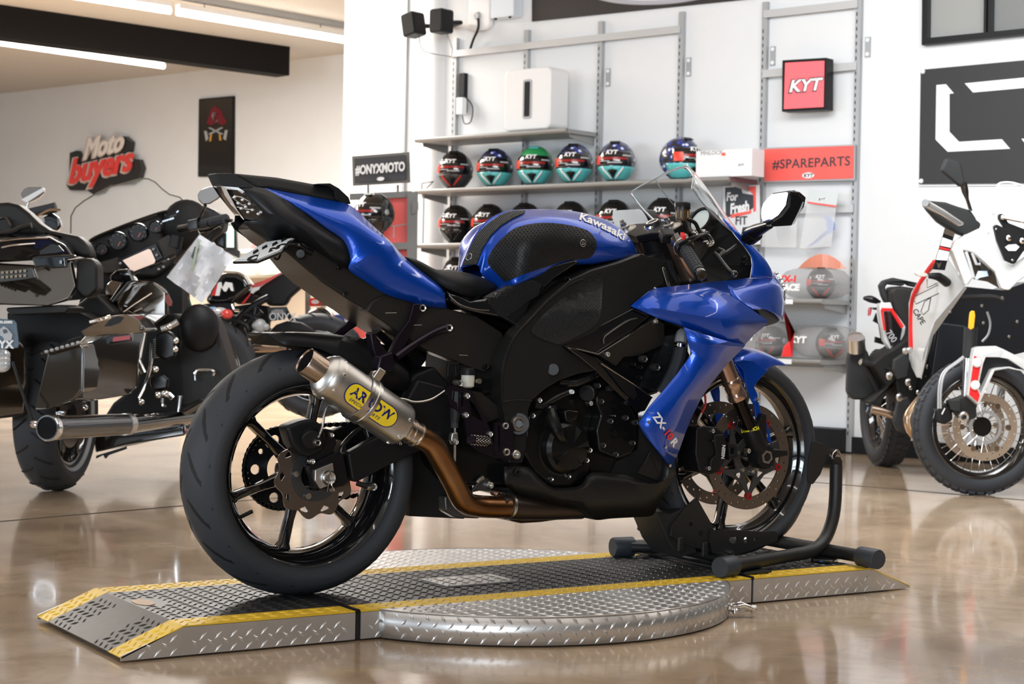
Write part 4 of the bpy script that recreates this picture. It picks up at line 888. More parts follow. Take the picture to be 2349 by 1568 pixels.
slab('stand_bracket', ZC, [(1495, 935), (1560, 930), (1570, 990), (1660, 1030), (1710, 1035), (1690, 1060), (1560, 1055), (1500, 1020)], -.09, -.05, M_gs, bevel=.008)
# ---------------------------------------------------------------- fairings
UF = [(335, 1225, -.235), (470, 1115, -.215), (520, 1087, -.205), (700, 1067, -.198), (900, 1045, -.188), (1100, 1025, -.17), (1300, 1010, -.15), (1458, 1005, -.125),
      (580, 1248, -.25), (700, 1185, -.24), (830, 1135, -.225), (960, 1092, -.208), (560, 1325, -.243), (760, 1390, -.25), (800, 1290, -.258), (950, 1200, -.25), (1130, 1140, -.238),
      (1050, 1330, -.268), (1112, 1505, -.268), (1210, 1190, -.246), (1310, 1258, -.242), (1426, 1337, -.228), (1422, 1372, -.225), (1330, 1445, -.232), (1250, 1530, -.238)]
UFf = [(0, 1, 2, 8), (2, 3, 9, 8), (3, 4, 10, 9), (4, 5, 11, 10), (0, 8, 12), (8, 14, 13, 12), (8, 9, 14), (9, 15, 14), (9, 10, 15), (10, 11, 16, 15), (11, 5, 16), (14, 15, 17), (14, 17, 18, 13), (15, 16, 19, 17), (17, 19, 20), (17, 20, 21), (17, 21, 22, 23), (17, 23, 24, 18)]
g = fm(ZF, UF, UFf); SUF = Surf(g)
uf = bo('upper_fairing', g, M_blue, smooth=True, ang=24, solid=.003, soff=0, bevel=0); bo('upper_fairing', mir(g), M_blue, smooth=True, ang=24, solid=.003, soff=0)
# lower fairing
Lf = [(440, 0, -.262), (468, 100, -.260), (488, 160, -.258), (400, 280, -.255), (300, 400, -.25), (230, 480, -.245), (168, 575, -.24)]
Md = [(560, 42, -.272), (590, 110, -.27), (570, 200, -.268), (490, 320, -.265), (400, 440, -.26), (330, 550, -.253), (270, 640, -.245)]
Rt = [(705, 84, -.274), (800, 118, -.244), (705, 215, -.252), (600, 340, -.252), (540, 430, -.246), (490, 530, -.238), (445, 640, -.226)]
def lfv(): return Lf+Md+Rt+[(200, 640, -.235), (365, 850, -.205), (412, 735, -.212), (300, 745, -.222), (909, 0, -.238), (915, 8, -.236), (808, 103, -.240)]
n = 7; fs = []
for i in range(n-1):
    fs.append((i, i+1, n+i+1, n+i))
    if i > 0: fs.append((n+i, n+i+1, 2*n+i+1, 2*n+i))
fs += [(7, 8, 14), (8, 15, 14), (6, 13, 21), (13, 24, 21), (13, 20, 23, 24), (21, 24, 22), (24, 23, 22)]
g = fm(ZE, lfv(), fs+[(14, 15, 27)]); SLF = Surf(g)
lf = bo('lower_fairing', g, M_blue, smooth=True, ang=22, solid=.003, soff=0); bo('lower_fairing', mir(g), M_blue, smooth=True, ang=22, solid=.003, soff=0)
for s_, x_, y_, sz, m in (('ZX-', 250, 537, 62, M_wht), ('10', 314, 629, 60, M_redi), ('R', 354, 686, 60, M_wht)):
    bo('model_lettering', decal(SLF, ZE, s_, x_, y_, sz, ang=-.958, sx=1.0, bold=.035, shear=-.15, off=.0032), m, lf, fix=False)
for (x_, y_) in ((227, 568), (326, 715), (376, 842)): p, n_ = SLF.at(*px(ZE, x_, y_), .003); bo('bolt', cyl(p, p+n_*.003, .0045, 10), M_steel, lf)
p, n_ = SUF.at(*px(ZF, 525, 1093), .002); bo('bolt', cyl(p, p+n_*.004, .004, 10), M_steel, uf)
# nose
nr = [[(1100, 1025, -.172), (1300, 1010, -.155), (1458, 1005, -.128), (1490, 1005, -.105), (1500, 1000, -.09)],
      [(1130, 1130, -.225), (1300, 1110, -.195), (1470, 1090, -.155), (1530, 1080, -.12), (1548, 1085, -.10)],
      [(1200, 1186, -.235), (1330, 1200, -.205), (1480, 1190, -.16), (1545, 1190, -.12), (1563, 1195, -.095)],
      [(1300, 1250, -.235), (1400, 1250, -.20), (1485, 1280, -.165), (1540, 1290, -.125), (1562, 1290, -.095)],
      [(1346, 1252, -.23), (1402, 1250, -.20), (1480, 1283, -.165), (1532, 1340, -.125), (1545, 1335, -.10)]]
g = surf(ZF, nr, 3); bo('nose_fairing', g, M_blue, smooth=True, ang=50, solid=.003, soff=0); bo('nose_fairing', mir(g), M_blue, smooth=True, ang=50, solid=.003, soff=0)
g0 = BP(ZF, [(1500, 1000, -.09), (1548, 1085, -.10), (1563, 1195, -.095), (1562, 1290, -.095), (1545, 1335, -.10)])
mid_ = [V((p.x+.05, 0, p.z)) for p in g0]
bo('nose_centre', grid([g0, [p.lerp(V((q.x, -q.y, q.z)), .5)+V((.045, 0, 0)) for p, q in zip(g0, g0)], [V((p.x, -p.y, p.z)) for p in g0]]), M_blue, smooth=True, solid=.003, soff=0)
pan('ram_air_scoop', ZF, [(1346, 1250, -.225), (1402, 1247, -.195), (1482, 1282, -.16), (1534, 1340, -.12), (1500, 1365, -.14), (1425, 1388, -.20), (1400, 1330, -.215)], .06, M_und, bevel=.004)
st_i = [(1073, 530, -.128), (1150, 625, -.142), (1240, 735, -.152), (1300, 820, -.158), (1313, 900, -.160), (1298, 1000, -.158)]
st_o = [(1078, 532, -.12), (1205, 648, -.125), (1322, 760, -.13), (1402, 850, -.135), (1448, 925, -.135), (1464, 1005, -.128)]
st_f = [(1080, 532, -.115), (1208, 650, -.118), (1326, 765, -.115), (1405, 852, -.115), (1455, 930, -.11), (1495, 1003, -.09)]
g = surf(ZF, [st_i, st_o, st_f], 3); bo('fairing_stay', g, M_blue, smooth=True, ang=60, solid=.004, soff=0); bo('fairing_stay', mir(g), M_blue, smooth=True, ang=60, solid=.004, soff=0)
hl = bo('headlight', grid([BP(ZF, r) for r in [[(1480, 950, -.085), (1500, 990, -.11), (1535, 1040, -.105), (1550, 1090, -.10), (1558, 1190, -.095)], [(1500, 955, -.05), (1540, 985, -.06), (1562, 1040, -.06), (1574, 1100, -.06), (1572, 1200, -.06)]]]), M_clr, smooth=True, solid=.004)
for k in range(9):
    t = k/8; a = cr([(1487, 958), (1515, 990), (1540, 1040), (1553, 1100), (1560, 1190)], 4); b = cr([(1498, 953), (1535, 980), (1562, 1040), (1573, 1100), (1573, 1200)], 4); i = int(t*(len(a)-1))
    tb('lens_rib', ZF, [(*a[i], -.10), (*b[i], -.058)], .0022, M_blk2 if k % 2 else M_clr, hl, 6, 0)
# inside of the fairing: black liner and inner panels
symslab('cockpit_liner', ZF, [(1000, 700, -.09), (1080, 560, -.10), (1150, 640, -.11), (1240, 750, -.12), (1295, 830, -.125), (1305, 900, -.125), (1290, 1000, -.13), (1100, 1022, -.14), (900, 1042, -.15), (870, 900, -.06), (900, 760, -.05)], M_gap)
bo('fairing_liner', extr2(BP(ZF, [(640, 1080, -.185), (1100, 1035, -.165), (1290, 1010, -.15), (1440, 1100, -.14), (1400, 1330, -.18), (1230, 1500, -.20), (1050, 1480, -.22), (700, 1370, -.22)]), [p+V((0, .05, 0)) for p in BP(ZF, [(640, 1080, -.185), (1100, 1035, -.165), (1290, 1010, -.15), (1440, 1100, -.14), (1400, 1330, -.18), (1230, 1500, -.20), (1050, 1480, -.22), (700, 1370, -.22)])]), M_gap)
slab('fairing_liner', ZE, [(500, 60), (760, 60), (660, 240), (520, 420), (440, 600), (380, 760), (240, 640), (200, 560), (340, 400), (500, 190)], -.215, -.20, M_gap)
for (x_, y_) in ((1250, 840), (1245, 880)): bolt(ZF, x_, y_, -.165, .006, M_blk2)
# windscreen
wn = {0: [(780, 104), (850, 160), (945, 285), (1055, 440), (1145, 560), (1222, 665)],
      .045: [(815, 125), (868, 190), (950, 300), (1050, 440), (1135, 555), (1220, 660)],
      .09: [(838, 180), (870, 240), (940, 335), (1040, 455), (1130, 570), (1214, 655)],
      .125: [(830, 235), (850, 290), (925, 385), (1030, 490), (1120, 580), (1200, 640)],
      .145: [(826, 285), (850, 320), (910, 405), (1000, 500), (1080, 575), (1160, 640)]}
rw = [[(x_, y_, -l) for x_, y_ in wn[l]] for l in sorted(wn, reverse=True)]
g = surf(ZF, rw, 4, 3)
M_scr = bpy.data.materials.new('screen_acrylic'); M_scr.use_nodes = True
_n = M_scr.node_tree; _b = _n.nodes['Principled BSDF']; _b.inputs['Transmission Weight'].default_value = 1; _b.inputs['Roughness'].default_value = .01; _b.inputs['IOR'].default_value = 1.12; _b.inputs['Base Color'].default_value = (.97, .98, .98, 1); _b.inputs['Specular IOR Level'].default_value = .9
ws = bo('windscreen', join([g, mir(g)]), M_scr, smooth=True, ang=80, weld=.001, solid=.0025, soff=0)
edge = BP(ZF, [(780, 104, 0), (812, 125, -.045), (836, 180, -.09), (830, 235, -.125), (826, 285, -.145), (850, 320, -.145), (910, 405, -.145), (1000, 500, -.145), (1080, 575, -.145), (1160, 640, -.145)])
M_edge = mat('screen_edge', (.70, .74, .76), .08, .3, trans=.4)
for e in (edge, [V((p.x, -p.y, p.z)) for p in edge]): bo('screen_edge', tube(e, .0018, 6, 3), M_edge, ws, smooth=True)
rdg = BP(ZF, [(838, 180, -.09), (870, 240, -.09), (940, 335, -.09), (1040, 455, -.09), (1130, 570, -.09), (1214, 655, -.09)])
for e in (rdg, [V((p.x, -p.y, p.z)) for p in rdg]): bo('screen_ridge', tube(e, .0014, 6, 3), M_edge, ws, smooth=True)
# ---------------------------------------------------------------- front end
FT = B(*px(ZF, 650, 600), -.105); FA = B(*px(ZE, 905, 775), -.105); fd = (FT-FA).normalized(); gd = fd.cross(YY).normalized()
for s in (1, -1):
    M_ = (lambda p: V((p.x, p.y*s, p.z)))
    ff = bo('fork_leg', tube([M_(FT-fd*.02), M_(FA+fd*.345), M_(FA+fd*.335)], [.0265, .0265, .0265], 28), M_fork, smooth=True, ang=40)
    bo('fork_seal', lathe([(.021, -.012), (.0285, -.012), (.0295, -.004), (.0295, .004), (.027, .010), (.0268, .03), (.0285, .034), (.0285, .050), (.0265, .054)], M_(FA+fd*.205), fd, 32), M_fork, ff, smooth=True, ang=40)
    # the bronze outer tube reaches the seal, the dark stanchion goes on to the axle casting
    bo('outer_tube', tube([M_(FA+fd*.34), M_(FA+fd*.205)], [.0265, .0265], 32), M_fork, ff, smooth=True)
    bo('stanchion', tube([M_(FA+fd*.205), M_(FA+fd*.085)], [.0215, .0215], 28), mat('stanchion', (.03, .026, .024), .08, .9), ff, smooth=True)
    bo('fork_bottom', tube([M_(FA+fd*.098), M_(FA+fd*.09), M_(FA+fd*.03), M_(FA-fd*.01)], [.025, .028, .028, .024], 24), M_blk, ff, smooth=True)
    bo('axle_clamp', join([lathe([(.018, -.024), (.034, -.024), (.036, -.018), (.036, .018), (.034, .024), (.018, .024)], M_(FA), YY, 28)]), M_blk, ff, smooth=True, ang=40)
    bo('caliper_mount', join([extr([M_(FA)+gd*a+fd*b+V((0, -.012*s, 0)) for a, b in ((.02, .02), (.02, .07), (-.055, .115), (-.065, .105), (-.03, .03))], (0, .024*s, 0)), extr([M_(FA)+gd*a+fd*b+V((0, -.010*s, 0)) for a, b in ((-.02, .015), (-.02, -.02), (-.085, -.045), (-.09, -.03))], (0, .02*s, 0))]), M_blk, ff, bevel=.003)
    bo('fork_cap', lathe([(.0, .024), (.009, .024), (.009, .014), (.016, .012), (.016, .004), (.0265, .002), (.0265, -.006)], M_(FT), fd, 24), M_steel, ff, smooth=True, ang=30)
    bo('adjuster', cyl(M_(FT+fd*.02), M_(FT+fd*.032), .007, 6), M_steel, ff)
bo('axle_nut', lathe([(.013, -.002), (.014, .004), (.020, .004), (.022, 0), (.022, -.01)], FA-YY*.024, -YY, 6), M_steel, smooth=True)
bo('axle_bore', cyl(FA-YY*.010, FA-YY*.0235, .0145, 24), M_gap)
bo('axle', cyl(FWc-YY*.1, FWc+YY*.1, .014, 20), M_steel)
# discs
for s in (-1, 1):
    o_ = V((FWc.x, s*.073, FWc.z)); hs = []
    for k in range(30):
        a = 2*PI*k/30
        for j, r in enumerate((.126, .137, .147)):
            if (k+j) % 2 == 0: hs.append(circ(r*math.cos(a+j*.05), r*math.sin(a+j*.05), .0032, 8))
    dsc = bo('front_brake_disc', plate2d([circ(0, 0, .155, 96), circ(0, 0, .119, 96)]+hs, o_, XX, ZZ, .005), M_disc)
    ph = math.radians(-17); star = []; hs = []
    for k in range(5):
        a = ph+2*PI*k/5
        for u, r in ((-.12, .104), (-.06, .118), (.06, .118), (.12, .104)): star.append((r*math.cos(a+u), r*math.sin(a+u)))
        a += PI/5; star += [(.084*math.cos(a-.15), .084*math.sin(a-.15)), (.080*math.cos(a+.15), .080*math.sin(a+.15))]
        a -= PI/5; hs.append([(.058*math.cos(a-.32), .058*math.sin(a-.32)), (.098*math.cos(a-.03), .098*math.sin(a-.03)), (.098*math.cos(a+.03), .098*math.sin(a+.03)), (.058*math.cos(a+.32), .058*math.sin(a+.32))])
        a += PI/5; hs.append([(.074*math.cos(a-.22), .074*math.sin(a-.22)), (.074*math.cos(a+.22), .074*math.sin(a+.22)), (.053*math.cos(a), .053*math.sin(a))])
    bo('disc_carrier', plate2d([star, circ(0, 0, .034, 24)]+hs, o_+YY*s*.002, XX, ZZ, .006), M_brake, dsc)
    for k in range(5):
        a = ph+2*PI*k/5; p = o_+V((.116*math.cos(a), 0, .116*math.sin(a)))
        bo('bobbin', lathe([(.005, .006), (.010, .006), (.011, .002), (.011, -.006)], p, YY*s, 18), mat('red_anodised', (.65, .02, .03), .25, .7), dsc, smooth=True)
        a += PI/5; p = o_+V((.046*math.cos(a), 0, .046*math.sin(a))); bo('bolt', cyl(p, p+YY*s*.009, .006, 10), M_steel, dsc)
# caliper near side (and its twin)
for s in (1, -1):
    mm = (lambda g: g) if s == 1 else mir
    cal = bo('front_caliper', mm(extr(BP(ZE, [(518, 605), (560, 590), (640, 600), (690, 640), (700, 700), (690, 790), (655, 868), (600, 885), (535, 872), (512, 760)], -.120), V((0, .075, 0)))), M_blk, bevel=.006)
    bo('caliper_face', mm(extr(BP(ZE, [(625, 645), (680, 640), (700, 700), (690, 790), (660, 850), (605, 870), (600, 800), (640, 760), (625, 700)], -.128), V((0, .015, 0)))), M_blk, cal, bevel=.004)
    bo('caliper_bridge', mm(plate2d([holep(ZE, [(690, 690), (745, 705), (750, 780), (700, 795)], -.118), holep(ZE, [(703, 715), (732, 725), (730, 760), (700, 765)], -.118)], V((0, -.118, 0)), XX, ZZ, .02)), M_blk, cal, bevel=.002)
    if s == 1:
        for (x_, y_, r_) in ((610, 622, .007), (585, 845, .007), (605, 680, .005), (598, 790, .005)): bolt(ZE, x_, y_, -.124, r_, M_steel if r_ > .006 else M_blk2, cal)
        SC = Surf((BP(ZE, [(500, 550, -.1285), (800, 550, -.1285), (800, 900, -.1285), (500, 900, -.1285)]), [(0, 1, 2, 3)]))
        bo('lettering', decal(SC, ZE, 'NISSIN', 682, 790, 27, ang=1.48, sx=1.05, bold=.02, off=.0006), M_wht, cal, fix=False)
        SK = Surf(tube([FA+fd*.098, FA+fd*.03], .0283, 48))
        bo('lettering', decal(SK, ZE, 'RACE TECH', 783, 634, 26, ang=.19, sx=.80, bold=.04, off=.0008, warp=lambda a: 0), mat('yellow_ink', (.95, .85, .03), .4), cal, fix=False)
        tb('brake_line', ZE, [(568, 405, -.13), (570, 460, -.13), (555, 500, -.13), (540, 525, -.13)], .0032, mat('red_hose', (.5, .03, .03), .3), cal, 8)
        tb('line_fitting', ZE, [(545, 515, -.13), (528, 550, -.13), (525, 575, -.13), (545, 590, -.13)], .0045, M_steel, cal, 8)
bolt(ZE, 825, 742, -.14, .008, None); bolt(ZE, 850, 868, -.085, .008)
# front fender
fr_ = [[(1056, 228, 0), (1000, 192, 0), (930, 156, 0), (860, 132, 0), (800, 119, 0), (735, 112, 0)],
       [(1056, 229, -.010), (1000, 200, -.03), (925, 172, -.048), (850, 160, -.055), (785, 165, -.06), (725, 175, -.06)],
       [(1052, 232, -.014), (987, 233, -.042), (947, 256, -.062), (900, 300, -.073), (860, 345, -.077), (800, 330, -.08)]]
g = surf(ZE, fr_, 4, 3); fen = bo('front_fender', join([g, mir(g)]), M_blue, smooth=True, ang=60, weld=.001, solid=.003, soff=0)
FS = [(735, 205, -.078), (790, 195, -.079), (850, 200, -.076), (935, 262, -.068), (885, 315, -.074), (855, 355, -.078), (875, 400, -.083), (892, 500, -.089), (935, 580, -.092), (965, 703, -.095), (918, 662, -.095), (880, 610, -.093), (865, 540, -.09), (858, 470, -.088), (830, 420, -.085), (803, 320, -.083), (790, 255, -.082)]
for s in (1, -1):
    P_ = BP(ZE, FS); P_ = [V((p.x, p.y*s, p.z)) for p in P_]
    bo('fender_stay', extr(P_, V((0, -.006*s, 0))), M_blue, bevel=.002)
bolt(ZE, 880, 435, -.094, .007); bolt(ZE, 927, 650, -.104, .007)
# ---------------------------------------------------------------- cockpit
tc_ = bo('triple_clamp', plate2d([[(-.035, -.14), (.02, -.14), (.03, -.105), (.03, -.05), (.045, 0), (.03, .05), (.03, .105), (.02, .14), (-.035, .14), (-.045, .105), (-.045, .05), (-.03, 0), (-.045, -.05), (-.045, -.105)]], V((FT.x, 0, FT.z))-fd*.012, gd, YY, .024), M_blk, bevel=.004)
for s in (-1, 1): bo('clamp_ring', lathe([(.027, .001), (.033, .001), (.034, -.002), (.034, -.02)], V((FT.x, s*.105, FT.z)), fd, 28), mat('clamp_steel', (.55, .50, .45), .3, .8), tc_, smooth=True)
bo('stem_nut', lathe([(.010, .004), (.018, .006), (.020, .0), (.020, -.006)], V((FT.x, 0, FT.z))-gd*.012, fd, 20), M_chr, tc_, smooth=True)
ig = B(*px(ZF, 520, 575), 0)
bo('ignition_barrel', lathe([(.0, .010), (.012, .010), (.013, .006), (.017, .010), (.022, .010), (.025, .004), (.025, -.03), (.028, -.04)], ig, fd, 28), M_blk, tc_, smooth=True, ang=35)
bo('ignition_ring', lathe([(.013, .0105), (.0165, .0125), (.0185, .0105)], ig, fd, 24), M_steel, tc_, smooth=True)
lo = V((FT.x, 0, FT.z))-fd*.17
bo('lower_clamp', plate2d([[(-.03, -.14), (.03, -.14), (.04, -.05), (.04, .05), (.03, .14), (-.03, .14), (-.04, .05), (-.04, -.05)]], lo, gd, YY, .03), M_blk, tc_, bevel=.004)
bo('steering_head', cyl(lo, V((FT.x, 0, FT.z))-fd*.02, .035, 24), M_blk, tc_)
bo('head_collar', lathe([(.032, .004), (.036, 0), (.036, -.012), (.030, -.016)], V((FT.x, 0, FT.z))-fd*.035-gd*.01, fd, 28), M_steel, tc_, smooth=True)
for s in (1, -1):
    F_ = (lambda pts: [V((p.x, p.y*s, p.z)) for p in BP(ZF, pts)])
    g1, g2, g3 = F_([(690, 700, -.15), (770, 770, -.22), (905, 985, -.345)])
    cb = bo('clip_on_bar', tube([g1, g2], .012, 16), M_blk2, smooth=True)
    bo('bar_clamp', box(F_([(632, 665, -.135)])[0], (.045, .04, .03), (g3-g2).normalized(), V((0, 0, 1)).cross((g3-g2).normalized()).normalized(), (g3-g2).normalized().cross(V((0, 0, 1)).cross((g3-g2).normalized()).normalized())), M_blk, cb, bevel=.006)
    ga = g2.lerp(g3, -.02)
    grp = bo('grip', tube([ga, ga.lerp(g3, .04), ga.lerp(g3, .05), g2.lerp(g3, .86), g2.lerp(g3, .87)], [.0215, .0215, .0175, .0170, .0185], 28), M_rub, smooth=True, ang=40)
    gs = []
    dd = (g3-g2).normalized(); u = dd.orthogonal().normalized(); w_ = dd.cross(u)
    for i in range(8):
        for j in range(12):
            a = 2*PI*j/12; nn = u*math.cos(a)+w_*math.sin(a); tt = nn.cross(dd); c = g2.lerp(g3, .10+.085*i)+nn*.0172; L2 = (g3-g2).length*.085*.8
            gs.append(boxf(c-tt*.0036-dd*.0, tt*.0072, dd*L2, nn*.0012))
    stuff(bo('grip_tread', join(gs), M_rub, grp))
    bo('bar_end', tube([g2.lerp(g3, .875), g3-dd*.004, g3], [.0165, .0165, .013], 24), M_gbl, grp, smooth=True, ang=40)
    bo('bar_end_screw', cyl(g3, g3+dd*.0015, .005, 6), M_blk2, grp)
    sw = bo('switch_housing', tube([g2-dd*.055, g2-dd*.05, g2-dd*.008, g2-dd*.002], [.022, .027, .027, .024], 24), M_gbl, smooth=True, ang=40)
    bo('throttle_collar', tube([g2-dd*.016, g2-dd*.011], .0285, 24), M_steel, sw, smooth=True)
    bo('throttle_drum', tube([g2-dd*.004, g2+dd*.008], .025, 24), M_blk2, sw, smooth=True)
    if s == 1:
        ks = B(*px(ZF, 735, 680), -.205); bo('kill_switch', box(ks+V((0, -.012, .004)), (.020, .012, .014), dd, V((0, 0, 1)).cross(dd).normalized(), V((0, 0, 1))), M_redi, sw, bevel=.002)
        SKs = Surf((BP(ZF, [(600, 550, -.229), (900, 550, -.229), (900, 800, -.229), (600, 800, -.229)]), [(0, 1, 2, 3)]))
        bo('lettering', decal(SKs, ZF, 'O', 728, 690, 18, ang=.5, off=.001), M_wht, sw, fix=False)
lv = tb('brake_lever', ZF, [(1000, 800, -.20), (1030, 830, -.21), (1085, 900, -.24), (1130, 950, -.27), (1172, 975, -.29)], [.007, .008, .0075, .007, .009], M_blk2, n=10)
tb('lever_pivot', ZF, [(1030, 770, -.19), (1075, 800, -.20), (1040, 835, -.21)], [.007, .010, .008], M_blk2, lv)
tb('lever_arm', ZF, [(1050, 830, -.205), (1110, 790, -.19), (1180, 740, -.17)], .005, M_blk2, lv)
bo('lever_tip', ell(B(*px(ZF, 1165, 968), -.288), .010, .008, .010), M_gbl, lv, smooth=True)
SL_ = Surf((BP(ZF, [(900, 700, -.245), (1300, 700, -.245), (1300, 1050, -.245), (900, 1050, -.245)]), [(0, 1, 2, 3)]))
mcF = tb('master_cylinder', ZF, [(860, 640, -.17), (910, 660, -.18), (960, 720, -.19)], [.014, .016, .010], M_blk2)
tb('mc_bracket', ZF, [(930, 630, -.19), (990, 715, -.2), (955, 740, -.2)], .006, M_steel, mcF, 8); tb('throttle_cable', ZF, [(720, 730, -.225), (800, 690, -.235), (900, 655, -.23), (960, 640, -.21)], .0042, M_blk2, mcF, 8)
tb('throttle_cable', ZF, [(740, 760, -.228), (820, 710, -.24), (930, 650, -.23), (990, 700, -.20), (1000, 740, -.19)], .0036, M_blk2, mcF, 8)
for (x_, y_) in ((985, 712), (940, 715), (925, 630), (855, 640)): bolt(ZF, x_, y_, -.205, .006, M_chr, mcF)
r0, r1 = BP(ZF, [(752, 535, -.19), (752, 440, -.19)])
fr2 = bo('brake_fluid_cup', tube([r0-ZZ*.003, r0, r1], [.015, .0195, .0205], 28), mat('amber_plastic', (.10, .055, .02), .08, trans=.5, coat=1), smooth=True)
bo('cap', lathe([(0, .011), (.020, .011), (.0225, .008), (.0225, -.008), (.021, -.008)], r1+ZZ*.004, ZZ, 28), M_blk2, fr2, smooth=True, ang=40)
for x_ in (705, 740, 795): tb('cup_edge', ZF, [(x_, 465, -.212), (x_, 520, -.212)], .0012, mat('amber_light', (.45, .30, .10), .3), fr2, 6, 0)
tb('fluid_hose', ZF, [(790, 530, -.19), (850, 560, -.19), (880, 620, -.19), (890, 660, -.185)], .0055, M_blk2, fr2)
bo('mount_stalk', tube([r0, B(*px(ZF, 790, 620), -.18)], .005, 8), M_blk2, fr2)
ic = pan('instrument_cluster', ZF, [(870, 495, -.04), (930, 470, -.04), (990, 460, -.04), (1050, 505, -.05), (1075, 560, -.06), (1060, 640, -.06), (1010, 690, -.06), (930, 700, -.05), (860, 660, -.03), (810, 600, -.02)], .14, M_blk, bevel=.006)
gc0 = B(*px(ZF, 893, 540), -.075)
nrm = (CAM-gc0); nrm = V((-.88, -.12, .45)).normalized()
bo('gauge_ring', lathe([(.034, .004), (.040, .006), (.044, 0), (.044, -.02), (.034, -.01)], gc0, nrm, 36), M_blk2, ic, smooth=True)
bo('gauge_face', cyl(gc0-nrm*.010, gc0-nrm*.001, .0345, 36), mat('gauge_face', (.62, .68, .66), .4), ic)
bo('gauge_screen', box(gc0+nrm*.0005+V((.01, .0, -.012)), (.03, .02, .001), nrm.orthogonal().normalized(), nrm.cross(nrm.orthogonal().normalized()), nrm), mat('lcd', (.30, .42, .38), .2), ic)
for (x_, y_) in ((985, 525), (975, 560), (965, 590), (950, 615)): bo('warning_lamp', ell(B(*px(ZF, x_, y_), -.062), .006, .003, .004, n=10, m=6), M_gbl, ic, smooth=True)
pan('dash_flank', ZF, [(1060, 560, -.08), (1130, 600, -.10), (1160, 640, -.11), (1100, 680, -.10), (1020, 690, -.08), (1040, 620, -.07)], .02, M_blk, bevel=.003)
pan('dash_sticker', ZF, [(1075, 560, -.086), (1120, 590, -.098), (1125, 612, -.099), (1080, 582, -.087)], .001, M_wht)
symslab('air_duct_cover', ZF, [(460, 830, -.05), (600, 800, -.08), (640, 860, -.09), (630, 1050, -.12), (500, 1075, -.13), (460, 950, -.08)], M_blk2, bevel=.004)
# headstock plate with its brand lettering
SH = BP(ZF, [(590, 925, -.158), (600, 913, -.158), (612, 920, -.158), (660, 1068, -.163), (650, 1075, -.163), (632, 1068, -.163)])
fp_ = bo('head_plate', extr(SH, (0, .003, 0)), M_steel, bevel=.0008); SH_ = Surf((BP(ZF, [(560, 880, -.1595), (700, 880, -.1595), (700, 1100, -.1655), (560, 1100, -.1655)]), [(0, 1, 2, 3)]))
bo('lettering', decal(SH_, ZF, 'K Kawasaki', 603, 940, 20, ang=-1.22, sx=1.1, bold=.03, off=.001), M_gap, fp_, fix=False)
bo('far_fork_panel', extr(BP(ZF, [(700, 880, .02), (1000, 860, .02), (1000, 1060, .02), (700, 1060, .02)]), V((0, .02, 0))), M_gap)
tb('red_bracket', ZF, [(950, 930, .0), (1000, 950, .0), (1015, 990, .0), (990, 1040, .0)], .011, M_red, n=10)
tb('brake_hose', ZF, [(640, 870, -.13), (665, 960, -.14), (700, 1040, -.15)], .006, M_blk2)
# mirrors
mh = pan('mirror', ZF, [(1612, 306, -.425), (1656, 297, -.425), (1720, 370, -.43), (1716, 402, -.43), (1636, 582, -.425), (1455, 592, -.40), (1452, 568, -.38), (1540, 508, -.41), (1600, 425, -.425)], .02, M_blk2, bevel=.005, seg=3)
gl = [(1378, 500), (1380, 460), (1398, 402), (1432, 360), (1472, 322), (1600, 303), (1614, 312), (1592, 420), (1532, 502), (1445, 562), (1396, 560), (1382, 535)]
pl = BP(ZF, [(a, b, -.33-.10*(a-1378)/240) for a, b in gl]); bk = [p+V((.035, 0, .0)) for p in pl]
bo('mirror_shell', extr2(pl, bk), M_blk2, mh, bevel=.002)
cen = sum(pl, V())/len(pl); pg = [cen+(p-cen)*.91-V((.0035, .001, 0)) for p in pl]; bo('mirror_glass', extr(pg, V((.002, 0, 0))), M_mir, mh)
bo('mirror_back', extr2(bk, [cen+(p-cen)*.72+V((.075, .0, .0)) for p in pl]), M_blk2, mh, bevel=.003)
pan('turn_signal', ZF, [(1716, 398, -.432), (1722, 392, -.43), (1710, 440, -.43), (1645, 570, -.428), (1634, 575, -.428), (1690, 460, -.43)], .012, M_clr, mh, bevel=.001)
arm = tb('mirror_stalk', ZF, [(1225, 650, -.15), (1290, 655, -.17), (1350, 620, -.24), (1450, 577, -.36)], [.020, .024, .019, .011], M_blk2, mh, 12)
tb('stalk_boot', ZF, [(1290, 680, -.17), (1340, 650, -.22)], [.022, .020], M_blk, mh)
G2 = [(190, 520), (193, 480), (212, 458), (410, 447), (432, 456), (470, 510), (492, 560), (440, 600), (400, 640), (260, 660), (215, 600)]
pl = BP(ZF, [(a, b, .40+.06*(490-a)/300) for a, b in G2]); m2 = bo('mirror', extr2([p+V((.003, 0, 0)) for p in pl], [p+V((.05, 0, 0)) for p in pl]), M_blk2, bevel=.004)
cen = sum(pl, V())/len(pl); bo('mirror_glass', extr([cen+(p-cen)*.95-V((.003, 0, 0)) for p in pl], V((.002, 0, 0))), mat('mirror_reflection_far', (.62, .61, .58), .25, .3), m2)  # pale diffuse glass colour stands in for the reflected ceiling
pL = [V((p.x, -p.y, p.z)) for p in BP(ZF, [(1225, 650, -.15), (1290, 655, -.17), (1350, 620, -.24), (1450, 577, -.36)])]
bo('mirror_stalk', tube(pL, [.020, .024, .019, .011], 12, 4), M_blk2, m2, smooth=True)
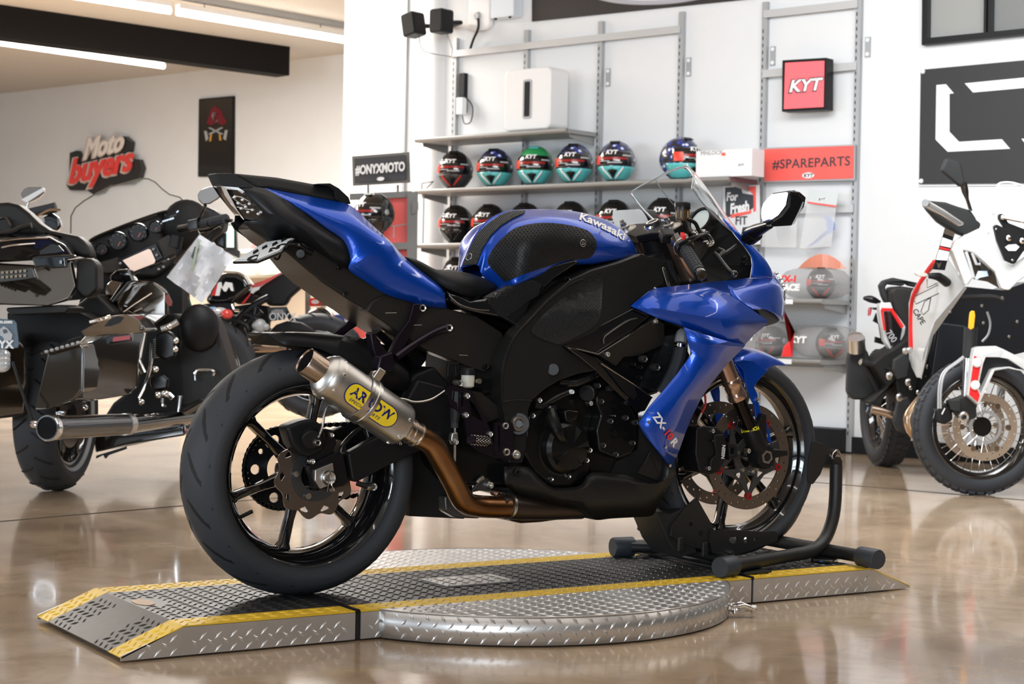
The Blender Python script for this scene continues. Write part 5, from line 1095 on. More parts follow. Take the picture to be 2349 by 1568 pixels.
# ---------------------------------------------------------------- licence plate and tidy
lp = BP(ZA, [(395, 740, -.055), (600, 620, -.06), (805, 580, -.05), (820, 590, -.045), (700, 690, .02), (560, 738, .055)])
lp = [B(*px(ZA, 395, 741), .0), B(*px(ZA, 640, 608), .09), B(*px(ZA, 830, 583), .075), B(*px(ZA, 700, 690), -.075), B(*px(ZA, 540, 738), -.09)]
A_, B1, C1, D1 = Z(*px(ZA, 400, 742), .985), None, None, None
pc = [B(*px(ZA, 402, 740), -.05), B(*px(ZA, 615, 612), -.045), B(*px(ZA, 815, 582), -.095), B(*px(ZA, 720, 672), -.13), B(*px(ZA, 560, 737), -.12)]
M_pl = mat('plate_print', (.5, .5, .5), .35, noise=.1, nscale=60, ramp=((.02, .02, .02), (.85, .85, .85)))
lpo = bo('license_plate', extr(pc, (0, 0, .003)), M_wht, bevel=0)
cen = sum(pc, V())/len(pc); bo('plate_print', extr([cen+(p-cen)*.9 for p in pc], (0, 0, -.0015)), M_pl, lpo)
_x = (pc[3]-pc[4]).normalized(); _n = _x.cross(pc[1]-pc[4]).normalized(); _n = -_n if _n.dot(CAM-cen) < 0 else _n; _y = _n.cross(_x)
_o = cen+_n*.0055+V((0, 0, .0015))
bo('plate_face', extr([_o-_n*.002+(p-cen)*.92 for p in pc], _n*.001), mat('plate_white', (.75, .76, .76), .3), lpo)
bo('lettering', textg('ONYX', .040, _o-_x*.058-_y*.034, _x, _y, t=0, bold=.003, sx=1.05), M_gap, lpo, fix=False)
for _k in range(4): bo('printed_artwork', extr([_o+_x*(-.035+.026*_k+a*.8)+_y*(.002+b*.7+.004*(_k % 2)) for a, b in ((0, 0), (.022, .006), (.026, .030), (.008, .022))], _n*.0004), M_gap, lpo)
bo('plate_frame', tube(pc, .0035, 6, closed=True), M_blk2, lpo)
tb('plate_bracket', ZA, [(600, 605, .02), (700, 640, .02), (850, 600, .0)], .006, M_blk2, lpo); tb('plate_light', ZA, [(595, 605, .03), (615, 640, .03)], .010, M_blk2, lpo, 10, 0)
tb('cable_loop', ZA, [(715, 680, -.04), (700, 715, -.04), (680, 715, -.04), (670, 690, -.04)], .003, M_blk2, lpo, 8); bo('hinge_knob', cyl(B(*px(ZA, 850, 680), -.09), B(*px(ZA, 850, 680), -.06), .012, 16), M_blk2, lpo, bevel=.002)
tb('hinge_arm', ZA, [(790, 610, -.06), (840, 620, -.08), (880, 650, -.08), (925, 672, -.08)], .008, M_blk2, lpo)
# ================================================================ wheel chock
zc = HP+.030
ck = thing('wheel_chock', 'black steel wheel chock with rubber end caps holding the front tyre', 'wheel chock', (1.4, 0, HP))
def co_(name, geo, m, **k): return obj(name, geo, m, ck, **k)
M_ck = mat('powder_black', (.014, .014, .014), .42, bump=.3, bscale=600)
M_cap = mat('cap_rubber', (.032, .038, .046), .5)
for s in (-1, 1):
    y0 = -.25 if s < 0 else .215; x0 = 1.19 if s < 0 else 1.17
    co_('side_tube', tube([V((x0, y0, zc)), V((1.50, s*.155, zc)), V((1.62, s*.125, zc+.004)), V((1.69, s*.105, zc+.03)), V((1.735, s*.09, zc+.085)), V((1.755, s*.08, zc+.15)), V((1.765, s*.070, .345))], .0195, 20, 4), M_ck, smooth=True)
    d = (V((1.5, s*.155, zc))-V((x0, y0, zc))).normalized()
    co_('end_cap', tube([V((x0, y0, zc))-d*.028, V((x0, y0, zc))-d*.024, V((x0, y0, zc))+d*.038, V((x0, y0, zc))+d*.040], [.027, .0295, .0295, .027], 28), M_cap, smooth=True, ang=40)
co_('cross_foot', tube([V((1.70, -.30, zc)), V((1.70, .30, zc))], .0195, 20), M_ck, smooth=True)
for s in (-1, 1): co_('end_cap', tube([V((1.70, s*.25, zc)), V((1.70, s*.252, zc)), V((1.70, s*.322, zc)), V((1.70, s*.326, zc))], [.027, .0295, .0295, .027], 28), M_cap, smooth=True, ang=40)
co_('base_plate', box(V((1.31, .0, HP+.006)), (.10, .50, .006)), M_ck, bevel=.001)
co_('cross_tube', tube([V((1.19, .19, zc)), V((1.30, .13, zc)), V((1.30, -.10, zc)), V((1.24, -.22, zc))], .016, 14), M_ck, smooth=True)
# cradle: rear cheek plates, floor and roller arms
for s in (-1, 1):
    y = s*.078
    co_('cradle_plate', plate2d([holep(ZE, [(440, 1085), (515, 1018), (560, 1100), (612, 1190), (600, 1225), (600, 1345), (430, 1300), (360, 1250), (370, 1180)], -.078), circ(*holep(ZE, [(540, 1235)], -.078)[0], .008, 14), circ(*holep(ZE, [(480, 1180)], -.078)[0], .006, 14)], V((0, y, 0)), XX, ZZ, .005), M_ck)
    a_ = lambda x_, y_: holep(ZE, [(x_, y_)], -.085)[0]
    co_('cradle_arm', plate2d([holep(ZE, [(600, 1215), (760, 1215), (900, 1225), (985, 1222), (1003, 1250), (1000, 1278), (740, 1372), (610, 1352), (590, 1290)], -.085), [(a_(735, 1272)[0]+.016*math.cos(t), a_(735, 1272)[1]+.011*math.sin(t)) for t in [2*PI*i/16 for i in range(16)]], circ(*a_(810, 1275), .009, 14), circ(*a_(865, 1270), .006, 12)], V((0, s*.085, 0)), XX, ZZ, .006), M_ck)
co_('cradle_back', extr(BP(ZE, [(272, 1105, -.05), (360, 1120, -.07), (440, 1085, -.078), (520, 1350, -.078), (420, 1380, -.078), (352, 1290, -.07)]), V((0, .13, 0))), M_ck, bevel=.003)
co_('pivot_pin', cyl(BP(ZE, [(738, 1355, -.10)])[0], BP(ZE, [(738, 1355, -.10)])[0]+YY*.2, .007, 14), M_steel)
for (x_, y_) in ((1.385, .285), (1.40, .125)):
    x_ = x_-.06; co_('bolt', join([cyl(V((x_, y_, HP+.008)), V((x_, y_, HP+.012)), .013, 16), cyl(V((x_, y_, HP+.012)), V((x_, y_, HP+.020)), .009, 6)]), M_steel)
for (x_, y_) in ((430, 1310), (575, 1340)): co_('pivot_lug', extr(BP(ZE, [(x_-15, y_-50, -.12), (x_+10, y_-50, -.12), (x_+14, y_+35, -.12), (x_-18, y_+35, -.12)]), V((0, .01, 0))), M_ck, bevel=.002)
for s in (-1, 1): co_('stop_plate', extr([V((p.x, p.y*s*-1, p.z)) for p in BP(ZE, [(1212, 690, -.068), (1226, 680, -.068), (1285, 705, -.068), (1290, 800, -.068), (1262, 880, -.068), (1216, 942, -.068), (1186, 922, -.068), (1190, 800, -.068)])], V((0, -.005*s, 0))), M_ck, bevel=.001)
co_('top_bracket', plate2d([holep(ZE, [(1240, 688), (1300, 722), (1352, 728), (1354, 756), (1330, 800), (1255, 800)], -.055), circ(*holep(ZE, [(1318, 765)], -.055)[0], .006, 12)], V((0, -.055, 0)), XX, ZZ, .008), M_ck)
co_('top_tube', tube([V((1.765, -.075, .35)), V((1.765, .075, .35))], .020, 18), M_ck, smooth=True)
rc_ = BP(ZE, [(1356, 778, -.07)])[0]
co_('pull_ring', tube([rc_+XX*.017*math.cos(t)+ZZ*.019*math.sin(t) for t in [2*PI*i/20 for i in range(20)]], .0018, 6, closed=True), M_chr, smooth=True)
co_('lock_pin', cyl(rc_+ZZ*.018-YY*.006, rc_+ZZ*.018+V((.006, .03, 0)), .005, 10), M_chr)
# phone
ph = thing('smartphone', 'black smartphone lying on the ramp under the chock tube', 'phone', V((1.69, -.135, HP+.002)))
pc = [Z(*px(ZE, a, b), HP+.003) for a, b in ((1165, 1405), (1215, 1365), (1352, 1368), (1300, 1408))]
c_ = sum(pc, V())/4; xa = (pc[3]-pc[0]).normalized(); ya = ZZ.cross(xa)
c_.z = HP+.0022
c_ = V((1.690, -.118, HP+.0026)); ya = V((.117, .083, 0)).normalized(); xa = V((ya.y, -ya.x, 0))
obj('body', extr(place(rrect(.073, .143, .010), c_, xa, ya), (0, 0, .009)), M_gbl, ph, bevel=.0015)
obj('screen', extr(place(rrect(.069, .139, .009), c_+ZZ*.009, xa, ya), (0, 0, .0006)), M_lens, ph)
obj('charging_port', box(c_-ya*.073+ZZ*.0045, (.009, .002, .003), xa, ya, ZZ), mat('port_blue', (.03, .12, .3), .4), ph)
# ================================================================ shelf wall
FWh = V((FW.x, FW.y, 0)).normalized(); RTh = V((FWh.y, -FWh.x, 0))
def DP(z, pts, dep=None):
    out = []
    for p in pts:
        a, b = px(z, p[0], p[1]); d = ray(a, b); out.append(CAM+d*((p[2] if len(p) > 2 else dep)/d.dot(FW)))
    return out
GG = (0, 0, 1)
def WP(v, z, off=0): return bl(uW-off, v, z)
def wv(a, b, off=0): p = Wl(a, b, off); return p.dot(D_), p.z
def wbox(v0, v1, z0, z1, o0, o1): return boxf(WP(v0, z0, o0), D_*(v1-v0), V((0, 0, z1-z0)), -E_*(o1-o0))
def wpoly(pts, off, t): return extr([Wl(a, b, off+t) for a, b in pts], E_*t)
def wtext(s, a, b, off, size, **k):      # a, b: pixel of the left end of the baseline
    return textg(s, size, Wl(a, b, off), -D_, ZZ, **k)
PV = [5.225, 4.56, 3.915, 3.26, 2.63, 1.975]
M_post = mat('post_grey', (.42, .43, .44), .4, .4); M_shf = mat('shelf_grey', (.30, .30, .29), .45, .3); M_slot = mat('slot_black', (.01, .01, .01), .8)
rack = thing('wall_shelving', 'grey slotted wall uprights with rails that carry the helmet shelves', 'shelving', WP(3.6, FLOOR, .02))
for i, v in enumerate(PV):
    z0 = FLOOR if i != 5 else 0.0; up_ = obj('upright', wbox(v-.018, v+.018, z0, 2.757 if i < 5 else 2.9, .002, .032), M_post, rack)
    gs = []; z = .10
    while z < (2.58 if i < 5 else 2.86):
        gs.append(wbox(v+.004, v+.011, z, z+.022, .032, .0325)); z += .044
    stuff(obj('slot', join(gs), M_slot, up_))
for v0, v1, z in ((PV[3], PV[0]+.03, 2.62), (PV[5], PV[4], 2.655), (PV[5], PV[4], 2.285), (PV[5], PV[4], 1.435)): obj('rail', wbox(v0, v1, z, z+.047, .034, .046), mat('rail_grey', (.55, .55, .55), .4, .3), rack)
for v, z in ((PV[2]-.055, 2.38), (PV[3]-.05, 2.40), (PV[4]-.05, 2.42), (PV[5]-.055, 2.42)):
    b_ = obj('wall_bracket', wbox(v-.018, v+.018, z-.06, z+.06, .002, .008), M_grey, rack)
    for dz in (-.042, .042): obj('screw', cyl(WP(v, z+dz, .008), WP(v, z+dz, .013), .012, 12), M_white, b_)
def shelf(v0, v1, z, lb, m=None):
    t = thing('wall_shelf', lb, 'shelf', WP((v0+v1)/2, z-.04, .03), 'grey shelves on the slotted wall')
    obj('shelf_board', wbox(v0, v1, z-.028, z, .034, .355), M_shf, t)
    q = obj('front_edge', tube([WP(v0, z-.012, .355), WP(v1, z-.012, .355)], .016, 12), M_shf, t, smooth=True)
    for v in (v0+.02, v1-.02): obj('bracket', extr([WP(v, z-.028, .034), WP(v, z-.085, .034), WP(v, z-.05, .30), WP(v, z-.028, .30)], D_*.003), M_shf, t)
    return t
shelf(PV[2]+.01, PV[0]+.06, 2.012, 'grey wall shelf carrying the white speaker box')
s2 = shelf(PV[4]+.02, PV[0]+.06, 1.650, 'long grey wall shelf with the row of five and one helmets')
obj('edge_tape', wbox(PV[4]+.017, PV[4]+.0195, 1.622, 1.65, .05, .35), mat('maroon', (.16, .07, .08), .4), s2)
shelf(PV[4]+.02, PV[0]+.06, 1.270, 'grey wall shelf with black helmets behind the blue tank')
shelf(PV[3]+.02, PV[0]+.02, .908, 'grey wall shelf mostly hidden behind the rider seat')
for z, lb in ((.908, 'short grey wall shelf at right with the bagged race helmet'), (.553, 'lowest short grey wall shelf with two bagged helmets')):
    t = shelf(PV[5]+.01, PV[3], z, lb); obj('price_rail', wbox(PV[5]+.20, PV[3], z-.03, z-.002, .372, .376), mat('white_tape', (.8, .82, .84), .3), t)
struct('trim_6', wbox(PV[5]+.02, PV[0], .14, .50, .004, .016), mat('panel_white', (.80, .84, .88), .4))
struct('trim_7', wbox(PV[5]+.02, PV[0], FLOOR, .135, .02, .10), M_blk)
# round column and electrical box
struct('wall_column', lathe([(.085, FLOOR), (.085, CEIL)], V(WP(5.42, 0, -.02)), ZZ, 28), M_wall, smooth=True)
jb = thing('junction_box', 'white rounded junction box at the top of the wall', 'junction box', WP(4.98, 2.86, .05))
obj('cover', extr(place(rrect(.20, .62, .05), WP(4.98, 3.10, .004), D_, ZZ), -E_*.05), M_white, jb, bevel=.01); obj('cable_gland', lathe([(0, .02), (.022, .02), (.026, .01), (.03, 0)], WP(4.99, 2.89, .054), -E_, 18), M_grey, jb, smooth=True)
obj('cable', tube([WP(4.98, 2.87, .06), WP(4.97, 2.80, .07), WP(5.03, 2.73, .05), WP(5.08, 2.66, .03)], .009, 8, 5), M_blk, jb, smooth=True)
eb = thing('control_box', 'pale grey control box on the wall at the top edge', 'box', WP(4.72, 2.86, .0))
obj('body', wbox(4.62, 4.83, 2.85, 3.2, .002, .10), mat('pale_blue', (.70, .76, .82), .35), eb, bevel=.006)
for v in (4.66, 4.79): obj('knob', ell(WP(v, 2.845, .09), .012, .012, .008, n=10, m=6), M_blk, eb)
def speaker(a, b, rz, lb):
    c = Wl(a, b, .28); t = thing('wall_speaker', lb, 'speaker', c-ZZ*.08, 'small black wall speakers')
    X = (-D_*math.cos(rz)+ZZ*math.sin(rz)); Y = (ZZ*math.cos(rz)+D_*math.sin(rz))
    obj('cabinet', extr(place(rrect(.125, .165, .02), c, X, Y), -E_*.12), M_blk, t, bevel=.008); obj('grille', extr(place(rrect(.105, .145, .015), c-E_*.12, X, Y), -E_*.003), mat('grille', (.02, .02, .02), .8, bump=1, bscale=300), t)
    obj('bracket', tube([c, c+E_*.14+ZZ*.02, Wl(1035, 60, .02)], .016, 8), M_blk, t)
    obj('wire', tube([c-ZZ*.08, c-ZZ*.18-D_*.05, Wl(1035, 130, .05)], .004, 6, 4), M_grey, t, smooth=True)
speaker(962, 60, .20, 'black wall speaker tilted left on its arm'); speaker(1026, 52, 0, 'upright black wall speaker nearest the junction box')
# white speaker box on the top shelf
v0, z0 = wv(1125, 288, .30)
sw_ = thing('white_speaker', 'white rounded box speaker with a dark slot on the top shelf', 'speaker', WP(4.3, 2.015, .2))
c = WP(4.335, 2.015+.222, .08)
obj('body', extr(place(rrect(.405, .415, .04, 6), c, -D_, ZZ), -E_*.20), M_white, sw_, bevel=.015, seg=3, smooth=True)
sl = obj('slot_frame', extr(place(rrect(.075, .265, .018), c-E_*.20-D_*.005, -D_, ZZ), -E_*.004), M_grey, sw_); obj('slot_hole', extr(place(rrect(.048, .235, .010), c-E_*.204-D_*.005, -D_, ZZ), -E_*.001), M_slot, sl)
# power strip
psn = thing('power_strip', 'black power strip with white adapter hanging beside the left upright', 'power strip', WP(5.15, 2.15, .02))
obj('body', wbox(5.12, 5.17, 2.22, 2.50, .002, .04), M_blk, psn); obj('adapter', wbox(5.09, 5.15, 2.20, 2.32, .04, .09), M_white, psn, bevel=.005)
obj('cord', tube([WP(5.12, 2.34, .05), WP(5.03, 2.26, .05), WP(5.04, 2.15, .05), WP(5.11, 2.14, .04), WP(5.14, 2.20, .03)], .004, 6, 5), M_blk, psn, smooth=True)
# ---------------------------------------------------------------- helmets
def hshape(az, el, off=0):
    ce, se = math.cos(el), math.sin(el); x = .138*ce*math.cos(az); y = .116*ce*math.sin(az); z = .132*se
    if se < 0: k = 1-.20*se*se; x = x*k+(.012*(-se) if math.cos(az) > 0 else 0); y *= k; z *= .98
    if se > 0: x *= 1-.05*se
    n = V((x/.138**2, y/.116**2, z/.132**2)).normalized(); return V((x, y, z+.128))+n*off
def hpatch(f, a0, a1, e0, e1, off, na=16, ne=8, sk=0):
    return [[f(math.radians(a0+(a1-a0)*i/na+sk*j/ne), math.radians(e0+(e1-e0)*j/ne), off) for i in range(na+1)] for j in range(ne+1)]
def helmet(loc, yaw, shell, chin, accent, lb, grp, top=None, parent=None, S_=1.06, name='motorcycle_helmet', low=None):
    fx = V((math.cos(yaw), math.sin(yaw), 0)); fy = V((-math.sin(yaw), math.cos(yaw), 0))
    f = lambda az, el, off=0: V(loc)+fx*hshape(az, el, off).x*S_+fy*hshape(az, el, off).y*S_+ZZ*hshape(az, el, off).z*S_
    t = thing(name, lb, 'helmet', loc, grp) if parent is None else parent
    obj('shell', grid(hpatch(f, 0, 360, -62, 90, 0, 36, 18)), shell, t, smooth=True, ang=80)
    obj('visor', grid(hpatch(f, -72, 72, -12, 27, .004)), M_gbl, t, smooth=True, solid=.003)
    obj('visor_band', grid(hpatch(f, -62, 42, 3, 9, .0062, 12, 2)), mat('band_red', (.33, .02, .02), .25), t, smooth=True)
    obj('visor_sticker', grid(hpatch(f, -68, -42, -9, 14, .0068, 6, 3)), mat('sticker_red', (.75, .06, .03), .3), t, smooth=True)
    obj('visor_sticker', grid(hpatch(f, 30, 60, 12, 16, .0066, 6, 2)), mat('faint_white', (.45, .45, .45), .4), t, smooth=True)
    obj('visor_text', grid(hpatch(f, -44, -8, -2, 0, .0066, 6, 1)), mat('faint_white', (.45, .45, .45), .4), t)
    obj('visor_text', grid(hpatch(f, -12, 28, -6, -3, .0066, 6, 1)), mat('faint_white', (.45, .45, .45), .4), t)
    g, fs = textg('KYT', .036, V((0, 0, 0)), V((1, 0, 0)), V((0, 1, 0)), t=0, shear=.2, bold=.0018, sx=1.25, align='CENTER')
    obj('lettering', ([f((v.x-.002)/.135*1.0-.06, (v.y+.040)/.132, .0072) for v in g], fs), M_wht, t, fix=False)
    cb = obj('chin_bar', grid(hpatch(f, -95, 95, -58, -14, .005, 20, 8)), chin, t, smooth=True, solid=.004)
    for s in (-1, 1): obj('chin_stripe', grid([[f(math.radians(s*(8+26*u)), math.radians(-52+34*u+q_), .0105) for q_ in (-5, 5)] for u in [i/6 for i in range(7)]]), accent, t, smooth=True, solid=.002)
    obj('chin_vent', grid([[f(math.radians(-20*u), math.radians(-50+30*u), .0085), f(0, math.radians(-50+34*u), .012), f(math.radians(20*u), math.radians(-50+30*u), .0085)] for u in [0.05+i/5 for i in range(5)]]), M_blk, t, smooth=True, solid=.002)
    obj('side_cap', lathe([(0, .006), (.014, .006), (.018, .002), (.019, -.004)], f(math.radians(80), math.radians(4), .004), fy, 16), M_grey, t, smooth=True)
    obj('top_vent', extr([f(math.radians(a), math.radians(e), .006) for a, e in ((-24, 52), (24, 52), (34, 62), (-34, 62))], ZZ*.006), top or M_blk, t, bevel=.002)
    obj('neck_rim', tube([f(2*PI*i/28, math.radians(-60), 0) for i in range(28)], .006, 6, closed=True), M_blk, t, smooth=True)
    return t
M_teal = mat('teal', (.10, .50, .50), .25, coat=.6)
def star_mat():
    m = bpy.data.materials.new('starry_blue'); m.use_nodes = True; nt = m.node_tree; b = nt.nodes['Principled BSDF']; L = nt.links.new
    tc = nt.nodes.new('ShaderNodeTexCoord'); n = nt.nodes.new('ShaderNodeTexVoronoi'); n.inputs['Scale'].default_value = 26; L(tc.outputs['Object'], n.inputs['Vector'])
    r = nt.nodes.new('ShaderNodeValToRGB'); r.color_ramp.interpolation = 'CONSTANT'; e = r.color_ramp.elements; e[0].color = (.75, .80, .9, 1); e[0].position = 0; e[1].position = .28; e[1].color = (.03, .05, .30, 1)
    x = e.new(.5); x.color = (.02, .02, .03, 1); L(n.outputs['Distance'], r.inputs['Fac']); L(r.outputs['Color'], b.inputs['Base Color']); b.inputs['Roughness'].default_value = .25; b.inputs['Coat Weight'].default_value = .6; return m
M_star = star_mat(); M_hbk = mat('helmet_black', (.008, .008, .008), .12, coat=.8); M_grn = mat('green', (.03, .32, .10), .25, coat=.5)
AZ_ = math.atan2(-E_.y, -E_.x)+.55
def hloc(a, z, off=.21): p = Wl(a, 400, off); return V((p.x, p.y, z))
hz = 1.6508
helmet(hloc(1045, hz), AZ_-.05, M_hbk, mat('chin_grey', (.05, .05, .05), .35), M_red, 'black and red helmet at the left end of the upper helmet row', 'upper row helmets', M_blk)
helmet(hloc(1136, hz), AZ_-.08, M_star, M_teal, M_wht, 'teal and blue helmet, second from the left in the upper row', 'upper row helmets')
helmet(hloc(1228, hz), AZ_-.05, M_grn, M_teal, M_wht, 'teal helmet with green crown in the middle of the upper row', 'upper row helmets', M_teal)
helmet(hloc(1318, hz), AZ_-.08, M_star, M_teal, M_wht, 'teal and blue helmet just right of the green-crowned one', 'upper row helmets')
helmet(hloc(1414, hz), AZ_-.10, M_star, M_teal, M_wht, 'teal and blue helmet fifth from the left, beside an upright', 'upper row helmets')
helmet(hloc(1560, hz), AZ_+.85, M_star, M_teal, M_wht, 'teal helmet turned sideways beside the white box, alone at right', 'upper row helmets')
hz = 1.2708
for a, w in ((1050, 'at the left end of the shelf'), (1126, 'second from the left'), (1208, 'third from the left, cut by the tank'), (1312, 'fourth from the left, above the tank'), (1413, 'left of the far mirror'), (1525, 'seen through the clear screen')):
    helmet(hloc(a, hz), AZ_-.1, M_hbk, M_hbk, M_hbk, 'plain black helmet %s on the black helmet shelf' % w, 'black helmets on the middle shelf')
helmet(hloc(1056, .9088), AZ_-.1, M_hbk, M_hbk, M_hbk, 'black helmet low behind the tank, only its crown showing', 'low shelf helmets')
# stand wires at the left end
for z in (1.25, .9): pass
t = tag(obj('shelf_hook', tube([WP(5.27, 1.66, .30), WP(5.27, 1.70, .30), WP(5.16, 1.71, .30), WP(5.20, 1.66, .33)], .004, 6), M_blk), 'thin black wire hook on the left end of the long shelf', 'hook')
t = tag(obj('support_wire', cyl(WP(5.25, 1.275, .30), WP(5.25, 1.62, .30), .006, 8), M_grey), 'thin vertical grey rod between the two left shelf ends', 'rod')
# ---------------------------------------------------------------- signs and stock at right
M_sred = mat('sign_red', (.87, .12, .10), .45); M_ink = mat('dark_ink', (.05, .04, .05), .5)
sg = thing('parts_sign', 'wide red sign reading SPAREPARTS fixed across the right uprights', 'sign', Wl(1855, 414, .05))
q = wpoly([(1749, 339), (1961, 331), (1960, 413), (1752, 418)], .045, .012); obj('frame', q, M_post, sg)
obj('panel', wpoly([(1752, 342), (1958, 334), (1957, 409), (1754, 415)], .058, .004), M_sred, sg)
def wquadtext(s, a, b, off, size, m, parent, **k): return obj('lettering', wtext(s, a, b, off, size, **k), m, parent, fix=False)
wquadtext('#SPAREPARTS', 1772, 387, .0625, .079, M_ink, sg, t=.001, bold=.0012, sx=1.06, space=1.06)
def kytoval(a, b, off, w, parent, m=None):
    c = Wl(a, b, off); obj('oval_badge', extr([c-D_*(w/2*math.cos(t))+ZZ*(w*.21*math.sin(t)) for t in [2*PI*i/24 for i in range(24)]], -E_*.001), m or M_wht, parent)
    obj('oval_lettering', textg('KYT', w*.34, c-E_*.0015-ZZ*w*.12, -D_, ZZ, t=.0005, shear=.2, bold=w*.012, sx=1.2, align='CENTER'), M_ink, parent, fix=False)
kytoval(1854, 402, .0625, .085, sg)
lb_ = thing('lightbox_sign', 'square red lightbox sign with black frame and slanted white letters', 'sign', Wl(1848, 255, .1))
obj('case', wpoly([(1794, 138), (1896, 132), (1895, 251), (1793, 256)], .05, .085), M_blk, lb_, bevel=.004)
obj('panel', wpoly([(1801, 144), (1891, 139), (1889, 245), (1798, 250)], .136, .002), mat('lit_red', (.93, .13, .15), .4, emit=.25), lb_)
wquadtext('KYT', 1808, 212, .1395, .105, M_ink, lb_, t=.001, shear=.22, bold=.008, sx=1.12); wquadtext('KYT', 1809, 211, .141, .100, M_wht, lb_, t=.001, shear=.22, bold=.0030, sx=1.17)
pk = thing('lens_box', 'long white carton beside the sideways helmet on the upper shelf', 'box', WP(2.95, 1.652, .3))
a0, z0 = wv(1596, 394, .34); a1, z1 = wv(1724, 402, .34)
obj('carton', boxf(WP(a0, 1.6515, .20), D_*(a1-a0), ZZ*.165, -E_*.14), M_white, pk, bevel=.001)
wquadtext('PINLOCK', 1607, 356, .3412, .034, M_grey, pk, t=.0005, bold=.0008, sx=1.15); obj('logo_square', wpoly([(1655, 350), (1664, 350), (1664, 357), (1655, 357)], .3412, .001), M_sred, pk)
kytoval(1700, 378, .3412, .05, pk, M_wht)
bn = thing('wall_banner', 'black square sign with a white angular bracket emblem at right', 'sign', Wl(2230, 421, .02))
obj('board', wpoly([(2112, 160), (2349, 138), (2349+60, 133), (2349+60, 418), (2349, 420), (2108, 422)], .012, .012), mat('board_black', (.022, .022, .023), .5), bn)
obj('backing', wpoly([(2110, 164), (2409, 136), (2409, 425), (2106, 427)], .003, .008), M_white, bn)
for a, b in ((2117, 164), (2113, 415)): obj('fixing_disc', lathe([(0, .006), (.010, .006), (.014, 0)], Wl(a, b, .025), -E_, 14), M_white, bn, smooth=True)
for P_ in ([(2148, 195), (2170, 193), (2188, 214), (2178, 215), (2178, 302), (2200, 325), (2298, 319), (2317, 341), (2174, 348), (2146, 320)], [(2213, 191), (2409, 172), (2409, 195), (2344, 202), (2232, 212)], [(2343, 318), (2349, 318), (2409, 380), (2395, 385)]): obj('emblem_bar', wpoly(P_, .025, .002), M_wht, bn)
wi = thing('office_window', 'black framed interior window at the top right corner', 'window', Wl(2230, 100, .02)); 
wq = [(2114, 103), (2420, 72), (2420, -120), (2116, -100)]
obj('window_frame', join([wpoly([(2114, 103), (2420, 72), (2420, 58), (2127, 87)], .004, .05), wpoly([(2114, 103), (2127, 90), (2129, -100), (2116, -100)], .004, .05), wpoly([(2256, 75), (2262, 75), (2264, -100), (2258, -100)], .004, .05), wpoly([(2266, 74), (2273, 73), (2275, -100), (2268, -100)], .004, .05)]), M_blk, wi)
obj('pane', wpoly([(2127, 90), (2256, 77), (2258, -100), (2129, -100)], .006, .004), mat('grey_glass', (.33, .34, .33), .08, coat=1), wi); obj('pane', wpoly([(2273, 75), (2420, 60), (2420, -120), (2275, -100)], .006, .004), mat('grey_glass2', (.22, .23, .23), .08, coat=1), wi)
tb_ = thing('top_banner', 'dark banner with a pale curved rim along the top edge of the picture', 'sign', Wl(1450, 40, .02))
obj('board', wpoly([(1220, 49), (1735, -4), (1735, -160), (1220, -120)], .004, .012), mat('banner_brown', (.030, .024, .022), .5), tb_)
obj('curved_rim', tube([Wl(a, b, .02) for a, b in ((1310, -30), (1380, -4), (1450, 6), (1540, 4), (1620, -10), (1680, -30))], .016, 8, 5), mat('rim_grey', (.45, .45, .50), .4), tb_, smooth=True)
obj('curved_field', wpoly([(1310, -30), (1380, -6), (1450, 3), (1540, 1), (1620, -13), (1680, -30), (1600, -100), (1400, -100)], .017, .002), M_wht, tb_)
# poster, visor bags, bagged helmets
fp = thing('foam_poster', 'poster card with a black and red block slogan below the shelf end', 'poster', Wl(1705, 560, .1))
obj('card', wpoly([(1658, 427), (1742, 424), (1744, 560), (1660, 566)], .10, .004), mat('card', (.72, .73, .74), .4), fp)
obj('black_block', wpoly([(1663, 430), (1700, 428), (1703, 443), (1728, 447), (1730, 475), (1723, 480), (1683, 488), (1679, 496), (1665, 499)], .1045, .001), mat('block', (.04, .045, .055), .4), fp)
obj('red_block', wpoly([(1710, 428), (1734, 427), (1734, 484), (1728, 486), (1728, 447)], .1045, .001), M_sred, fp); obj('red_bar', wpoly([(1676, 492), (1723, 480), (1723, 489), (1676, 500)], .106, .001), M_sred, fp)
obj('lettering', textg('For', .072, Wl(1666, 460, .108), -D_, (ZZ-D_*.10).normalized(), t=.001, bold=.003, sx=.8), M_wht, fp, fix=False)
obj('lettering', textg('Fresh', .088, Wl(1675, 490, .108), (-D_+ZZ*.12).normalized(), ZZ, t=.001, bold=.004, sx=.72), M_wht, fp, fix=False)
obj('lettering', textg('FIT', .075, Wl(1686, 515, .108), -D_, ZZ, t=.001, bold=.001, sx=.9), M_ink, fp, fix=False)
M_bag = mat('clear_bag', (.80, .81, .82), .25, alpha=.35, spec=.7); M_bag2 = mat('hazy_bag', (.45, .45, .45), .3, alpha=.34, spec=.7)
vb = thing('visor_pack', 'clear bag with a blue visor and a pale header card on the right uprights', 'visor pack', Wl(1870, 568, .1))
obj('header_card', wpoly([(1856, 434), (1924, 443), (1918, 473), (1852, 464)], .105, .004), mat('card_teal', (.62, .68, .68), .4), vb); obj('red_line', wpoly([(1852, 462), (1918, 471), (1918, 475), (1852, 466)], .11, .001), M_sred, vb); kytoval(1885, 457, .11, .06, vb)
obj('bag', wpoly([(1852, 464), (1918, 474), (1906, 565), (1834, 570)], .10, .003), M_bag, vb)
obj('blue_visor', extr([Wl(a, b, .09) for a, b in ((1885, 490), (1896, 505), (1899, 525), (1888, 545), (1865, 562), (1850, 568), (1875, 556), (1893, 540), (1908, 533), (1915, 525), (1915, 512), (1905, 498))], -E_*.004), mat('blue_visor', (.15, .30, .75), .2), vb)
